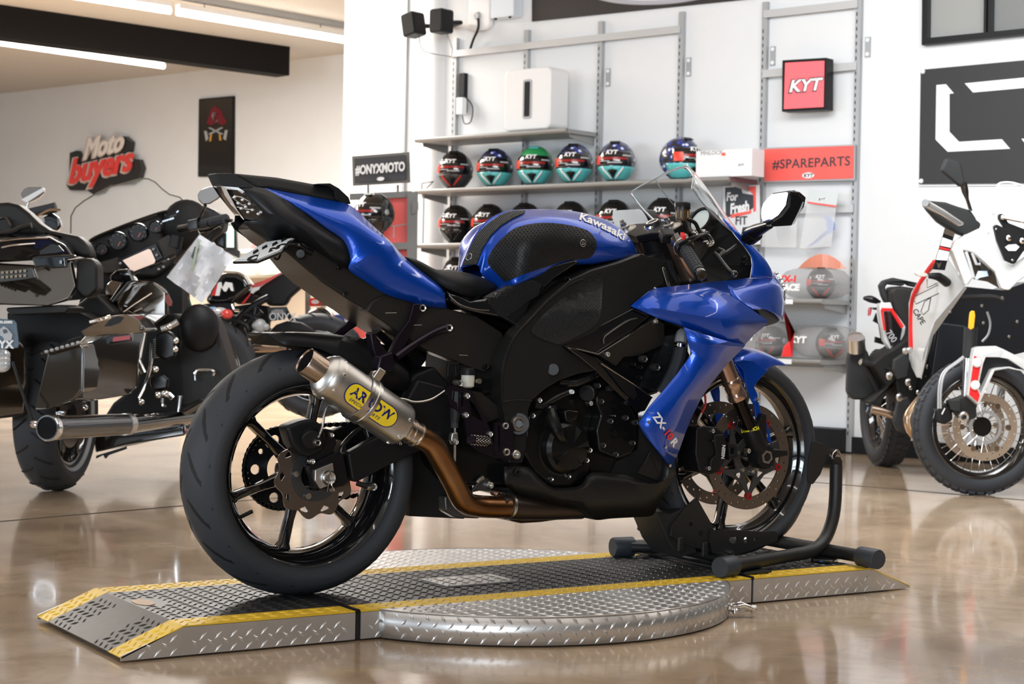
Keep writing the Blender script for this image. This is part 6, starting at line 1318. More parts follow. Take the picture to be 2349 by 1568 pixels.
vb = thing('visor_pack', 'clear bag with a smoked visor right of the poster card', 'visor pack', Wl(1790, 570, .1))
obj('bag', wpoly([(1748, 470), (1830, 474), (1826, 568), (1746, 566)], .10, .003), M_bag, vb)
obj('smoked_visor', extr([Wl(a, b, .09) for a, b in ((1782, 520), (1812, 516), (1815, 532), (1805, 548), (1800, 540), (1790, 548), (1782, 540))], -E_*.004), mat('smoke', (.35, .35, .36), .3), vb)
ov = tag(obj('loose_visor', grid([[Wl(1830+14*i, 616-(1-(abs(i-4)/4)**2)*34*(j/4), .16+.05*math.cos((i-4)/4*1.4)) for i in range(9)] for j in range(5)]), mat('orange_visor', (.75, .28, .18), .2, alpha=.85), solid=.003), 'orange tinted visor standing behind the bagged race helmet', 'visor')
def bag(a0, a1, b0, b1, zf, lb, seed, red=(0, 0), text='', grp='bagged helmets on the right shelves', hyaw=0):
    c = Wl((a0+a1)/2, (b0+b1)/2, .20); w = (Wl(a0, b1, .2)-Wl(a1, b1, .2)).length; h = (b1-b0)/392
    t = thing('bagged_helmet', lb, 'bagged helmet', V((c.x, c.y, zf)), grp); rr = random.Random(seed)
    hh = w*.40
    helmet(V((c.x, c.y, zf))-D_*(w*.08)-ZZ*0+E_*0, AZ_+hyaw, M_hbk, mat('bag_grey', (.10, .10, .10), .4), M_redi, '', None, parent=t, S_=.74)
    rows = []
    for i in range(13):
        u = -PI/2+PI*i/12; rows.append([V((c.x, c.y, zf+.004))-D_*((w/2)*math.copysign(abs(math.cos(u))**.45, 1)*math.copysign(abs(math.cos(2*PI*j/22))**.8, math.cos(2*PI*j/22))*(1+rr.uniform(-.07, .05)))-E_*((.165)*abs(math.cos(u))**.5*math.sin(2*PI*j/22)*(1+rr.uniform(-.08, .05)))+ZZ*(h*.5*(1+math.copysign(abs(math.sin(u))**.8, math.sin(u)))*(1+rr.uniform(-.05, .03))) for j in range(22)])
    obj('plastic_bag', grid(rows, True), M_bag2, t, smooth=True, ang=30)
    if text:
        for k, (s, m) in enumerate(text): obj('bag_lettering', textg(s, .052, c-E_*.185-ZZ*(.0+.05*k)+D_*(w*.34), -D_, ZZ, t=.001, bold=.003, sx=1.1, shear=.1), m, t, fix=False)
    return t
bag(1800, 1942, 612, 684, .9095, 'black race helmet packed in a clear bag on the short shelf', 3, text=(('KX-1', M_redi), ('RACE', M_wht)))
bag(1828, 1960, 748, 824, .5545, 'helmet in a cloudy bag on the lowest shelf, nearest the exhaust', 5, text=(('KYT', M_wht),), hyaw=.3)
bag(1716, 1816, 738, 822, .5545, 'helmet in a dark plastic bag on the lowest shelf behind the blue fender', 8, text=(('KYT', M_wht),), hyaw=-.5)
rb = tag(obj('red_pouch', extr(DP(GG, [(1800, 795, 10.0), (1815, 780, 10.0), (1822, 760, 10.0), (1810, 735, 10.0), (1822, 765, 10.0), (1818, 818, 10.0), (1795, 818, 10.0)]), FWh*.05), M_redi, bevel=.004), 'bright red pouch squeezed between the two lowest bagged helmets', 'pouch')
# ================================================================ far wall pieces
def fpoly(pts, off, t): return extr([Wf(a, b, off+t) for a, b in pts], E_*t)
mb = thing('company_sign', 'white and red script shop sign with dark outline on the far wall', 'sign', Wf(238, 435, .05))
blob = [(160, 350), (176, 345), (186, 362), (196, 355), (203, 325), (228, 322), (240, 335), (255, 330), (262, 315), (285, 312), (300, 325), (297, 345), (285, 362), (318, 365), (325, 385), (318, 410), (300, 422), (270, 424), (245, 425), (232, 442), (215, 447), (200, 436), (160, 436), (152, 424), (158, 400)]
obj('dark_backing', fpoly([(a, b) for a, b in blob], .02, .06), mat('sign_dark', (.03, .03, .03), .4), mb)
cxb, cyb = 238, 388
M_pale = mat('sign_pale', (.62, .52, .48), .4)
sy = (ZZ-D_*.35)*1; s0 = (-D_+ZZ*.10).normalized()
obj('lettering_outline', textg('Moto', .34, Wf(190, 366, .085), s0, ZZ, t=.012, shear=.35, bold=.020, sx=1.00), M_pale, mb, fix=False); obj('lettering_outline', textg('buyers', .40, Wf(156, 422, .085), s0, ZZ, t=.012, shear=.3, bold=.028, sx=1.12), M_pale, mb, fix=False)
obj('lettering', textg('Moto', .34, Wf(192, 366, .10), s0, ZZ, t=.015, shear=.35, bold=.006, sx=1.00), mat('sign_cream', (.85, .78, .72), .4), mb, fix=False)
obj('lettering', textg('buyers', .40, Wf(158, 421, .10), s0, ZZ, t=.015, shear=.3, bold=.012, sx=1.12), mat('sign_red2', (.80, .07, .06), .4), mb, fix=False)
po = thing('framed_poster', 'tall dark framed poster of a rider and motorcycle on the far wall', 'poster', Wf(495, 405, .02))
obj('frame', fpoly([(456, 227), (535, 220), (534, 404), (454, 405)], .003, .03), M_blk, po)
obj('print', fpoly([(458, 230), (533, 223), (532, 402), (456, 403)], .034, .002), mat('poster_black', (.012, .011, .011), .12, coat=1), po)
def pq(n, pts, c): obj(n, fpoly(pts, .0365, .002), c, po)
M_pg = mat('poster_grey', (.35, .35, .36), .4); M_pr = mat('poster_red', (.16, .01, .02), .4); M_po = mat('poster_gold', (.55, .28, .05), .4)
pq('printed_rider', [(494, 242), (508, 254), (512, 268), (520, 280), (510, 288), (498, 280), (484, 288), (474, 282), (480, 262), (484, 250)], M_pr)
pq('printed_helmet', [(488, 258), (500, 258), (503, 268), (497, 280), (490, 280), (485, 268)], M_pg)
for P_ in ([(477, 290), (482, 288), (512, 318), (508, 322)], [(508, 287), (512, 290), (482, 322), (478, 317)]): pq('printed_fork', [(a, b*.5+148) for a, b in P_], M_pg)
for P_ in ([(468, 300), (474, 300), (478, 318), (472, 324)], [(516, 298), (522, 298), (518, 322), (512, 318)]): pq('printed_fairing', P_, M_pg)
for P_ in ([(482, 308), (486, 308), (484, 324), (480, 324)], [(502, 306), (506, 310), (508, 322), (503, 322)]): pq('printed_wheel', P_, M_po)
# ---------------------------------------------------------------- display rack by the pillar
M_rk = mat('rack_grey', (.17, .165, .155), .5, .2)
sgn = thing('hashtag_sign', 'dark sign with white hashtag lettering in a grey frame above the red rack', 'sign', DP(GG, [(873, 440, 11.6)])[0])
dq = lambda n, pts, d, t, m, par, **k: obj(n, extr(DP(GG, [(a, b, d) for a, b in pts]), FWh*t), m, par, **k)
def side_quad(n, pts, t, m, par, **k): return obj(n, extr(DP(GG, pts), FWh*t), m, par, **k)
side_quad('frame', [(807, 358, 11.70), (939, 348, 11.45), (941, 418, 11.45), (809, 426, 11.70)], .03, M_rk, sgn, bevel=.003)
side_quad('panel', [(813, 364, 11.67), (929, 355, 11.45), (930, 412, 11.45), (814, 420, 11.67)], .004, mat('sign_slate', (.045, .045, .05), .5), sgn)
o_ = DP(GG, [(814, 400, 11.63)])[0]; xr_ = (DP(GG, [(929, 391, 11.41)])[0]-o_); L0 = xr_.length; xr_.normalize()
obj('lettering', textg('#ONYXMOTO', .082, o_+xr_*.006, xr_, ZZ, t=.001, bold=.0035, sx=.75), M_wht, sgn, fix=False)
cc_ = DP(GG, [(873, 410, 11.5)])[0]; obj('oval_badge', extr([cc_+xr_*(.03*math.cos(t))+ZZ*(.013*math.sin(t)) for t in [2*PI*i/20 for i in range(20)]], -FWh*.001), M_wht, sgn)
for a in (842, 910): side_quad('sign_post', [(a, 424, 11.6), (a+5, 424, 11.6), (a+5, 442, 11.6), (a, 442, 11.6)], .01, M_rk, sgn)
rk = thing('display_rack', 'grey and red retail display rack beside the white pillar', 'rack', DP(GG, [(870, 1000, 11.8)])[0])
for P_, d in (([(802, 444), (945, 438), (945, 452), (802, 458)], 11.55), ([(934, 440), (958, 440), (950, 990), (934, 990)], 11.5), ([(700, 560), (712, 560), (708, 980), (700, 980)], 11.9)): dq('frame_post', P_, d, .05, M_rk, rk)
dq('side_flange', [(945, 465), (959, 463), (959, 480), (950, 490), (945, 490)], 11.48, .04, M_rk, rk)
for P_ in ([(862, 457), (934, 452), (934, 558), (862, 560)], [(862, 572), (934, 570), (934, 690), (862, 690)], [(804, 700), (840, 700), (838, 980), (804, 980)]): dq('red_panel', P_, 11.62, .02, M_sred, rk)
dq('red_panel', [(896, 700), (934, 700), (934, 980), (896, 980)], 11.62, .02, M_sred, rk)
dq('rack_shelf', [(800, 562), (936, 555), (936, 571), (800, 576)], 11.5, .3, M_rk, rk); dq('rack_shelf', [(700, 690), (840, 688), (840, 700), (700, 702)], 11.5, .3, M_rk, rk)
dq('slot_strip', [(790, 700), (803, 700), (802, 980), (792, 980)], 11.55, .03, M_grey, rk)
for a in (724, 800):
    dq('price_label', [(a-14, 684), (a+12, 682), (a+12, 700), (a-14, 702)], 11.45, .01, M_red, rk)
    c_ = DP(GG, [(a-1, 692, 11.44)])[0]; obj('oval_badge', extr([c_+RTh*(.026*math.cos(t))+ZZ*(.014*math.sin(t)) for t in [2*PI*i/16 for i in range(16)]], -FWh*.002), M_wht, rk)
obj('wire_holder', tube(DP(GG, [(868, 520, 11.4), (905, 518, 11.4), (932, 514, 11.5)]), .004, 6), M_grey, rk); obj('wire_holder', tube(DP(GG, [(903, 518, 11.4), (903, 545, 11.4)]), .004, 6), M_grey, rk)
p_ = DP(GG, [(858, 540, 11.35)])[0]; helmet(p_, AZ_-.45, M_hbk, M_hbk, M_hbk, 'black helmet with stickered visor sitting on the red display rack', 'rack helmets')
p_ = DP(GG, [(748, 688, 11.35)])[0]; helmet(p_, AZ_-.3, M_hbk, mat('bright_red', (.80, .05, .03), .3), M_redi, 'black and bright red helmet on the rack behind the dark naked bike', 'rack helmets')
# counter, monitor, flag
M_cnt = mat('counter_tan', (.42, .34, .26), .6)
ct = thing('sales_counter', 'tan sales counter in the back behind the dark bikes', 'counter', DP(GG, [(620, 1000, 16)])[0])
dq('front_panel', [(420, 640), (700, 628), (735, 628), (735, 900), (420, 900)], 16, .5, M_cnt, ct); dq('counter_top', [(410, 630), (740, 620), (742, 632), (410, 642)], 15.9, .7, mat('top_pale', (.62, .58, .50), .4), ct)
gcx = thing('glass_showcase', 'pale glass showcase on the counter under the tail', 'showcase', DP(GG, [(610, 630, 15.6)])[0])
dq('glass_front', [(520, 580), (655, 572), (655, 628), (520, 634)], 15.6, .02, mat('milky_glass', (.50, .55, .52), .15, coat=1), gcx); dq('edge_strip', [(520, 574), (655, 566), (655, 574), (520, 582)], 15.55, .3, M_white, gcx)
for a, b in ((565, 626), (590, 618), (625, 622)): dq('stock_box', [(a-10, b-10), (a+8, b-11), (a+8, b), (a-10, b)], 15.5, .06, mat('stock', (.55, .50, .40), .6), gcx)
mn = thing('monitor', 'monitor with a pale green screen beside the dark fairing', 'monitor', DP(GG, [(530, 600, 15)])[0])
dq('case', [(512, 514), (541, 516), (544, 572), (550, 575), (548, 592), (512, 575)], 15, .06, M_blk, mn, bevel=.005); dq('screen', [(508, 517), (536, 518), (536, 567), (508, 566)], 14.98, .01, mat('green_screen', (.45, .72, .58), .4, emit=.25), mn); dq('screen_window', [(515, 535), (524, 535), (524, 548), (515, 548)], 14.965, .004, mat('cyan_win', (.25, .6, .75), .4), mn)
fl_ = thing('desk_flag', 'tiny striped desk flag near the licence plate', 'flag', DP(GG, [(583, 575, 15)])[0])
obj('pole', tube(DP(GG, [(586, 575, 15), (585, 548, 15)]), .004, 6), M_gold, fl_); dq('cloth', [(585, 550), (578, 562), (576, 572), (585, 570)], 15, .005, mat('flag_red', (.55, .2, .2), .6), fl_)
wb = tag(obj('wall_chart', extr(DP(GG, [(636, 560, 17), (700, 553, 17), (704, 610, 17), (632, 622, 17)]), FWh*.02), mat('chart', (.80, .70, .55), .6)), 'cream wall chart behind the licence plate bracket', 'chart')
for a, b, c, nm in ((720, 752, (.45, .16, .05), 'orange brown storage bin low behind the naked bike'), (770, 800, (.03, .06, .25), 'dark blue storage bin beside the red rack panel')):
    tag(obj('storage_bin', extr(DP(GG, [(a-15, 722, 12.6), (b, 718, 12.6), (b, 800, 12.6), (a-15, 800, 12.6)]), FWh*.25), mat('bin_'+str(a), c, .5), bevel=.01), nm, 'bin', 'storage bins')
# ================================================================ touring motorcycle at left
L1 = (0, 380, 3.734); L2 = (0, 700, 3.484); L3 = (420, 480, 3.5636); Q1 = (1900, 350, 3.485); Q2 = (1900, 750, 3.485)
M_hd = mat('smoky_gloss', (.020, .017, .014), .10, .3, coat=1)
M_hdb = mat('bagger_bronze', (.060, .045, .032), .14, .6, coat=1)
M_vin = mat('vinyl', (.016, .015, .014), .5, spec=.35)
M_tagw = mat('plastic_sleeve', (.86, .88, .93), .2, coat=.5)
def mk(t):
    def d(name, z, pts, th, m, dep=None, parent=None, **k): return obj(name, extr(DP(z, pts, dep), FWh*th), m, parent or t, **k)
    def dt(name, z, pts, r, m, parent=None, n=10, k=4, dep=None): return obj(name, tube(DP(z, pts, dep), r, n, k), m, parent or t, smooth=True)
    return d, dt
def awheel(t, c, az, Ro, w, rim_r, m_rim, nsp=8, tread='slick', wires=False, lip=None):
    """wheel with its own heading azimuth az (from +Y towards +X)"""
    h = V((math.sin(az), math.cos(az), 0)); ax = V((h.y, -h.x, 0)); q = w/.19
    sh = Ro-rim_r
    half = [(rim_r, w*.36), (rim_r+sh*.25, w*.47), (rim_r+sh*.5, w*.5), (rim_r+sh*.75, w*.42), (Ro-sh*.08, w*.25), (Ro, 0)]
    prof = cr([(r, -y) for r, y in half], 3)+cr([(r, y) for r, y in reversed(half)], 3)[1:]
    ty = obj('tyre', lathe(prof, c, ax, 72, ref=h), M_rub, t, smooth=True)
    gs = []
    if tread == 'knobby':
        for k in range(44):
            for s in (-1, 0, 1):
                a = 2*PI*(k+(.5 if s == 0 else 0))/44; d = h*math.cos(a)+ZZ*math.sin(a); tn = h*(-math.sin(a))+ZZ*math.cos(a)
                o = c+d*(Ro-.006-(sh*.10 if s else 0))+ax*(s*w*.27); gs.append(box(o, (.030, w*.24, .018), tn, ax, d))
        stuff(obj('tread_block', join(gs), M_rub, ty))
    else:
        for k in range(18):
            for s in (-1, 1):
                a = 2*PI*(k+(.5 if s > 0 else 0))/18; pts = []
                for i in range(5):
                    u = i/4; y = s*w*(.05+.36*u); aa = a+.16*u; r = Ro+.001-sh*(.02+.30*(u*.8)**2.2); pts.append(c+(h*math.cos(aa)+ZZ*math.sin(aa))*r+ax*y)
                gs.append(tube(pts, .004, 4))
        stuff(obj('tread_groove', join(gs), M_gap, ty))
    rm = obj('rim', lathe([(rim_r+.006, -w*.36), (rim_r-.008, -w*.34), (rim_r-.02, -w*.25), (rim_r-.026, 0), (rim_r-.02, w*.25), (rim_r-.008, w*.34), (rim_r+.006, w*.36)], c, ax, 64, ref=h), m_rim, t, smooth=True, solid=.004)
    obj('hub', cyl(c-ax*w*.4, c+ax*w*.4, .045, 24), m_rim, rm)
    if wires:
        for k in range(36):
            a = 2*PI*k/36; b = a+(.35 if k % 2 else -.35); s = 1 if (k//2) % 2 else -1
            obj('spoke', cyl(c+(h*math.cos(b)+ZZ*math.sin(b))*.04+ax*s*w*.3, c+(h*math.cos(a)+ZZ*math.sin(a))*(rim_r-.02), .0022, 6), M_chr, rm)
    else:
        for k in range(nsp):
            a = 2*PI*k/nsp; d = h*math.cos(a)+ZZ*math.sin(a); tn = h*(-math.sin(a))+ZZ*math.cos(a)
            obj('spoke', loft([[c+d*r+tn*(hw*p)+ax*(.012*q_) for p, q_ in ((-1, -1), (1, -1), (1, 1), (-1, 1))] for r, hw in ((.03, .02), (.1, .011), (rim_r-.02, .016))]), m_rim, rm)
    if lip: obj('whitewall', lathe([(rim_r+sh*.10, w*.41), (rim_r+sh*.22, w*.468), (rim_r+sh*.24, w*.470)], c, ax, 64, ref=h), lip, ty, smooth=True)
    return ty, rm, h, ax
tour = thing('touring_motorcycle', 'large dark touring motorcycle with top case, saddlebag and tall clear screen at left', 'motorcycle', Z(120, 1131, FLOOR))
d, dt = mk(tour)
hd_az = math.radians(38.4)
c = Z(118, 1126, FLOOR)+V((math.sin(hd_az), math.cos(hd_az), 0))*.05; c.z = FLOOR+.325
ty, rm, hh_, hax = awheel(tour, c, hd_az, .325, .18, .215, M_hd, 9, lip=mat('whitewall', (.30, .30, .30), .5))
obj('brake_disc', lathe([(.05, .06), (.14, .06), (.14, .064), (.05, .064)], c, hax, 48), M_disc, tour)
# generic lofted body: rings given by pixel rectangles at several depths
def blk(name, z, quads, m, parent=None, bev=.02, **k):
    """quads: outlines (x, y, depth) all with the same number of points, lofted one to the next"""
    return obj(name, loft([DP(z, q) for q in quads]), m, parent or tour, bevel=bev, seg=3, smooth=True, **k)
# top case: lower tub, lid, backrest
blk('top_case', L1, [[(-80, 830, 7.0), (300, 850, 7.05), (620, 800, 7.15), (660, 1040, 7.15), (600, 1150, 7.1), (420, 1200, 7.0), (-80, 1190, 6.9)], [(-60, 830, 7.5), (330, 830, 7.6), (760, 780, 7.75), (800, 1040, 7.7), (720, 1140, 7.6), (500, 1180, 7.5), (-60, 1170, 7.4)]], M_hd, bev=.015)
blk('top_case_lid', L1, [[(-80, 640, 7.0), (60, 620, 7.0), (420, 610, 7.05), (560, 680, 7.1), (640, 790, 7.15), (300, 810, 7.05), (-80, 830, 7.0)], [(-60, 560, 7.4), (60, 560, 7.4), (420, 560, 7.5), (640, 620, 7.6), (760, 770, 7.75), (330, 800, 7.6), (-60, 830, 7.5)]], M_hd, bev=.015)
d('backrest', L1, [(-80, 320), (60, 310), (150, 330), (240, 400), (330, 490), (420, 550), (560, 580), (660, 600), (740, 660), (785, 780), (700, 790), (590, 740), (500, 640), (300, 590), (-80, 585)], .12, M_vin, 7.3, bevel=.02, seg=3)
d('side_armrest', L1, [(655, 800), (780, 790), (835, 860), (835, 1060), (760, 1130), (700, 1130), (640, 1060)], .12, M_vin, 7.15, bevel=.02, seg=3)
d('case_latch', L1, [(270, 790), (320, 770), (640, 760), (645, 785), (560, 800), (570, 870), (440, 880), (400, 860), (300, 870)], .03, M_gbl, 6.95, bevel=.008)
d('key_lock', L1, [(510, 810), (530, 810), (530, 838), (510, 838)], .01, M_chr, 6.93)
ld = d('tail_lamp_bar', L1, [(-80, 900), (280, 870), (310, 960), (180, 980), (-80, 1010)], .03, mat('lamp_dark', (.04, .035, .03), .15, coat=1), 6.96, bevel=.004)
for k in range(6): 
    for j in range(2): d('led', L1, [(10+k*38, 905+j*40-k*3), (32+k*38, 903+j*40-k*3), (32+k*38, 925+j*40-k*3), (10+k*38, 927+j*40-k*3)], .005, mat('led_tan', (.30, .26, .18), .2), 6.945, ld)
d('badge_pad', L1, [(340, 730), (440, 670), (500, 680), (545, 730), (480, 745), (340, 760)], .01, M_blk2, 7.03)
dt('luggage_rail', L1, [(-60, 590, 7.2), (100, 565, 7.2), (180, 530, 7.2), (270, 510, 7.2)], .012, M_gbl); dt('luggage_rail', L1, [(0, 450, 7.3), (60, 450, 7.3), (100, 520, 7.25), (110, 560, 7.2)], .008, M_gbl)
dt('chrome_strip', L1, [(15, 700, 6.98), (120, 680, 6.98), (300, 665, 7.0)], .004, M_chr); dt('chrome_strip', L1, [(-20, 650, 6.99), (200, 625, 7.0), (410, 622, 7.03)], .003, M_gold)
d('case_base', L1, [(55, 1215), (520, 1190), (600, 1215), (560, 1260), (100, 1280), (50, 1240)], .25, M_vin, 7.05, bevel=.01)
# rear fender, plate
blk('rear_fender', L2, [[(-80, 200, 6.95), (60, 200, 7.0), (200, 330, 7.1), (215, 600, 7.15), (200, 880, 7.2), (-80, 920, 7.0)], [(-60, 200, 7.4), (200, 200, 7.5), (270, 340, 7.5), (265, 600, 7.5), (250, 860, 7.5), (-60, 900, 7.4)]], M_hdb, bev=.02)
pl = d('license_plate', L2, [(-60, 100), (110, 118), (130, 140), (150, 310), (140, 340), (-60, 350)], .01, mat('plate_blue', (.10, .15, .20), .35), 6.9, bevel=.002)
obj('lettering', textg('to.com', .019, DP(L2, [(-12, 142, 6.895)])[0], RTh, (ZZ+RTh*0), t=.001, bold=.001), M_wht, pl, fix=False)
obj('lettering', textg('NYX', .042, DP(L2, [(-75, 338, 6.895)])[0], RTh, ZZ, t=.001, bold=.002), M_wht, pl, fix=False)
for P_ in ([(0, 190), (30, 165), (60, 185), (100, 235), (90, 280), (40, 285), (20, 250), (0, 240)], ): d('plate_artwork', L2, P_, .002, mat('art_grey', (.45, .47, .50), .5), 6.893, pl)
d('plate_artwork', L2, [(20, 195), (50, 190), (60, 215), (30, 225)], .002, mat('art_dark', (.08, .10, .12), .5), 6.890, pl)
for k in range(3): obj('tail_lamp', ell(DP(L2, [(15, 400+k*40, 6.95)])[0], .035, .02, .028), M_clr, tour, smooth=True)
d('rear_frame', L2, [(60, 60), (640, 60), (760, 120), (640, 300), (340, 420), (290, 840), (230, 880), (150, 420), (60, 250)], .2, M_gap, 7.5)
d('engine_backing', L1, [(780, 820), (1500, 850), (1560, 1000), (1560, 1420), (760, 1420), (640, 1300), (700, 1100)], .2, M_gap, 8.45)
# saddlebag
blk('saddlebag', L2, [[(270, 840, 7.0), (375, 380, 6.95), (640, 300, 6.95), (665, 320, 6.95), (655, 680, 6.95), (600, 750, 6.95), (380, 830, 6.95)], [(380, 820, 7.05), (480, 300, 7.3), (700, 230, 7.2), (1140, 200, 7.5), (1090, 640, 7.5), (1040, 715, 7.5), (640, 775, 7.2)]], M_hdb, bev=.012)
d('saddlebag_side', L2, [(660, 330, 6.98), (850, 230, 7.1), (1140, 215, 7.4), (1100, 380, 7.4), (1075, 660, 7.4), (1020, 715, 7.35), (660, 760, 6.98)], .05, M_hd, bevel=.012)
d('saddlebag_lid', L2, [(640, 205, 6.9), (760, 140, 6.95), (890, 85, 7.0), (1010, 70, 7.1), (1100, 110, 7.3), (1165, 190, 7.4), (1160, 215, 7.4), (680, 255, 6.9)], .25, M_hd, bevel=.010)
rf = d('latch_plate', L2, [(840, 260), (880, 240), (1060, 225), (1055, 290), (900, 315), (850, 310)], .02, M_gbl, 6.95, bevel=.004); d('side_reflector', L2, [(905, 255), (1040, 238), (1040, 272), (900, 290)], .006, mat('reflector_red', (.35, .015, .01), .15, coat=1), 6.94, rf)
ls = d('running_light', L2, [(320, 380), (630, 285), (645, 320), (330, 405)], .03, M_gbl, 6.9, bevel=.006)
for k in range(7): obj('led', ell(DP(L2, [(372+k*42, 370-k*12, 6.89)])[0], .009, .006, .007, n=8, m=6), M_grey, ls)
dt('chrome_hinge', L2, [(650, 320, 6.9), (700, 308, 6.9)], .012, M_chr); dt('lid_chrome', L2, [(715, 135, 6.94), (800, 112, 6.95), (880, 92, 6.98)], .008, M_chr); dt('bag_edge', L2, [(645, 330, 6.93), (662, 345, 6.93), (658, 690, 6.93)], .005, M_chr)
d('lid_emblem', L2, [(830, 170), (880, 110), (940, 85), (995, 95), (960, 140), (890, 165)], .004, M_blk, 6.93)
# exhaust
p0, p1, p2 = DP(L2, [(380, 980, 6.8), (1000, 950, 7.35), (1560, 880, 8.1)])
e_ = obj('muffler', tube([p0, p0.lerp(p1, .12), p0.lerp(p1, .16), p1], [.050, .050, .047, .044], 32), M_gbl, tour, smooth=True, ang=40); obj('muffler_pipe', tube([p1, p2], [.042, .036], 24), M_gbl, tour, smooth=True)
dd = (p1-p0).normalized(); obj('tip_ring', lathe([(.044, -.004), (.050, -.004), (.052, 0), (.050, .03)], p0, dd, 32), M_chr, e_, smooth=True); obj('bore', lathe([(.044, -.003), (.042, .12), (0, .12)], p0, dd, 32), M_gap, e_); obj('clamp', tube([p1-dd*.01, p1+dd*.03], .046, 24), M_steel, e_, smooth=True)
dt('whip_antenna', L2, [(100, 450, 6.95), (200, 760, 6.9), (270, 940, 6.85)], .006, M_blk); obj('antenna_base', ell(DP(L2, [(275, 948, 6.84)])[0], .018, .014, .016, n=10, m=8), M_chr, tour)
d('bag_guard_star', L2, [(440, 850), (480, 835), (520, 850), (500, 880), (450, 880)], .02, M_chr, 7.0, bevel=.004)
# frame belly, foot boards, crash bars, engine
d('engine_block', L2, [(900, 780), (1080, 640), (1180, 100), (1420, 60), (1500, 600), (1440, 820), (1440, 1040), (1100, 1110), (780, 1170), (760, 1000)], .35, M_gap, 8.1, bevel=.02)
for P_ in ([(1240, 230), (1330, 200), (1400, 240), (1405, 410), (1320, 440), (1235, 400)], [(1200, 560), (1300, 540), (1350, 590), (1340, 670), (1220, 690), (1195, 620)]): d('engine_cover', L2, P_, .06, M_eng, 7.75, bevel=.012)
gs = []
for k in range(9): gs.append(extr(DP(L2, [(1225, 270+k*18, 7.8), (1330, 262+k*18, 7.8), (1330, 270+k*18, 7.8), (1225, 278+k*18, 7.8)]), FWh*.08))
stuff(obj('cooling_fin', join(gs), M_grey, tour))
for pts, r, m in (([(1215, 300, 7.7), (1200, 500, 7.7), (1160, 640, 7.7), (1110, 740, 7.7)], .008, M_chr), ([(1100, 430, 7.8), (1150, 540, 7.8)], .014, M_steel), ([(1290, 190, 7.7), (1350, 170, 7.7), (1420, 130, 7.7)], .014, M_steel), ([(1260, 720, 7.7), (1330, 700, 7.7), (1380, 740, 7.7)], .012, M_chr), ([(1440, 720, 7.7), (1425, 850, 7.7)], .010, M_chr), ([(1300, 740, 7.7), (1300, 800, 7.7), (1330, 800, 7.7)], .007, M_chr)): dt('engine_pipe', L2, pts, r, m)
for (x_, y_) in ((1350, 170), (1265, 715), (1325, 705), (1405, 280), (1400, 350), (1245, 510), (1130, 770), (680, 815), (320, 250), (460, 160)): obj('bolt', ell(DP(L2, [(x_, y_, 7.55)])[0], .014, .012, .014, n=10, m=6), M_chr, tour, smooth=True)
blk('floorboard', L2, [[(1430, 830, 7.6), (1600, 740, 7.6), (1640, 760, 7.6), (1470, 860, 7.6)], [(1430, 850, 8.0), (1640, 760, 8.0), (1700, 780, 8.0), (1480, 890, 8.0)]], M_blk, bev=.01)
d('side_stand', L2, [(770, 1200), (1000, 1130), (1005, 1150), (860, 1200), (840, 1225), (825, 1195), (765, 1225)], .03, M_blk, 7.7)
d('lower_frame', L2, [(740, 1030), (1470, 950), (1480, 1040), (1000, 1120), (760, 1180)], .12, M_hd, 7.9, bevel=.01)
# lower leg fairing with speaker
lf_ = d('leg_fairing', L2, [(1440, 150), (1500, 60), (1600, 30), (1680, 60), (1740, 180), (1800, 380), (1860, 560), (1800, 760), (1600, 820), (1440, 830), (1400, 420)], .25, M_vin, 8.1, bevel=.03, seg=3)
obj('speaker_dome', ell(DP(L2, [(1590, 180, 8.05)])[0], .10, .05, .11), M_blk, lf_, smooth=True); d('air_vent', L2, [(1715, 160), (1745, 180), (1760, 330), (1730, 300)], .02, M_gap, 8.08, lf_)
dt('vent_frame', L2, [(1560, 600, 8.0), (1570, 520, 8.0), (1700, 520, 8.0), (1700, 560, 8.0)], .007, M_chr, lf_)
d('leg_fairing', L2, [(1700, 180), (1780, 300), (1900, 700), (1860, 800), (1760, 600)], .1, M_gap, 8.4)
# seat, tank
d('rider_seat', L1, [(760, 1110), (830, 1090), (1000, 1260), (960, 1290), (800, 1330), (680, 1330), (640, 1200)], .25, M_vin, 7.7, bevel=.03, seg=3)
blk('fuel_tank', L1, [[(900, 1010, 7.9), (960, 960, 7.9), (1120, 950, 7.9), (1130, 1120, 7.9), (1000, 1260, 7.9), (940, 1200, 7.9), (890, 1090, 7.9)], [(1000, 1200, 7.8), (1100, 1020, 7.8), (1330, 990, 7.9), (1440, 1080, 7.9), (1440, 1280, 7.9), (1320, 1370, 7.9), (1080, 1290, 7.8)], [(1250, 1180, 8.3), (1330, 1060, 8.3), (1420, 1010, 8.3), (1480, 1120, 8.3), (1480, 1260, 8.3), (1400, 1340, 8.3), (1280, 1300, 8.3)]], M_hdb, bev=.03)
d('tank_console', L1, [(940, 940), (1000, 890), (1100, 880), (1150, 990), (1100, 1010), (960, 1180), (930, 1160), (1040, 1000), (940, 980)], .10, M_gbl, 7.75, bevel=.008)
d('tank_badge', L1, [(1410, 1110), (1440, 1100), (1475, 1170), (1470, 1200), (1440, 1200), (1415, 1160)], .01, mat('badge_dark', (.12, .02, .01), .3, .5), 7.8)
for pts in ([(1060, 1250, 7.75), (1160, 1180, 7.75), (1300, 1090, 7.76)], [(1150, 1250, 7.75), (1220, 1220, 7.75)]): dt('tank_stripe', L1, pts, .004, M_gold, k=4)
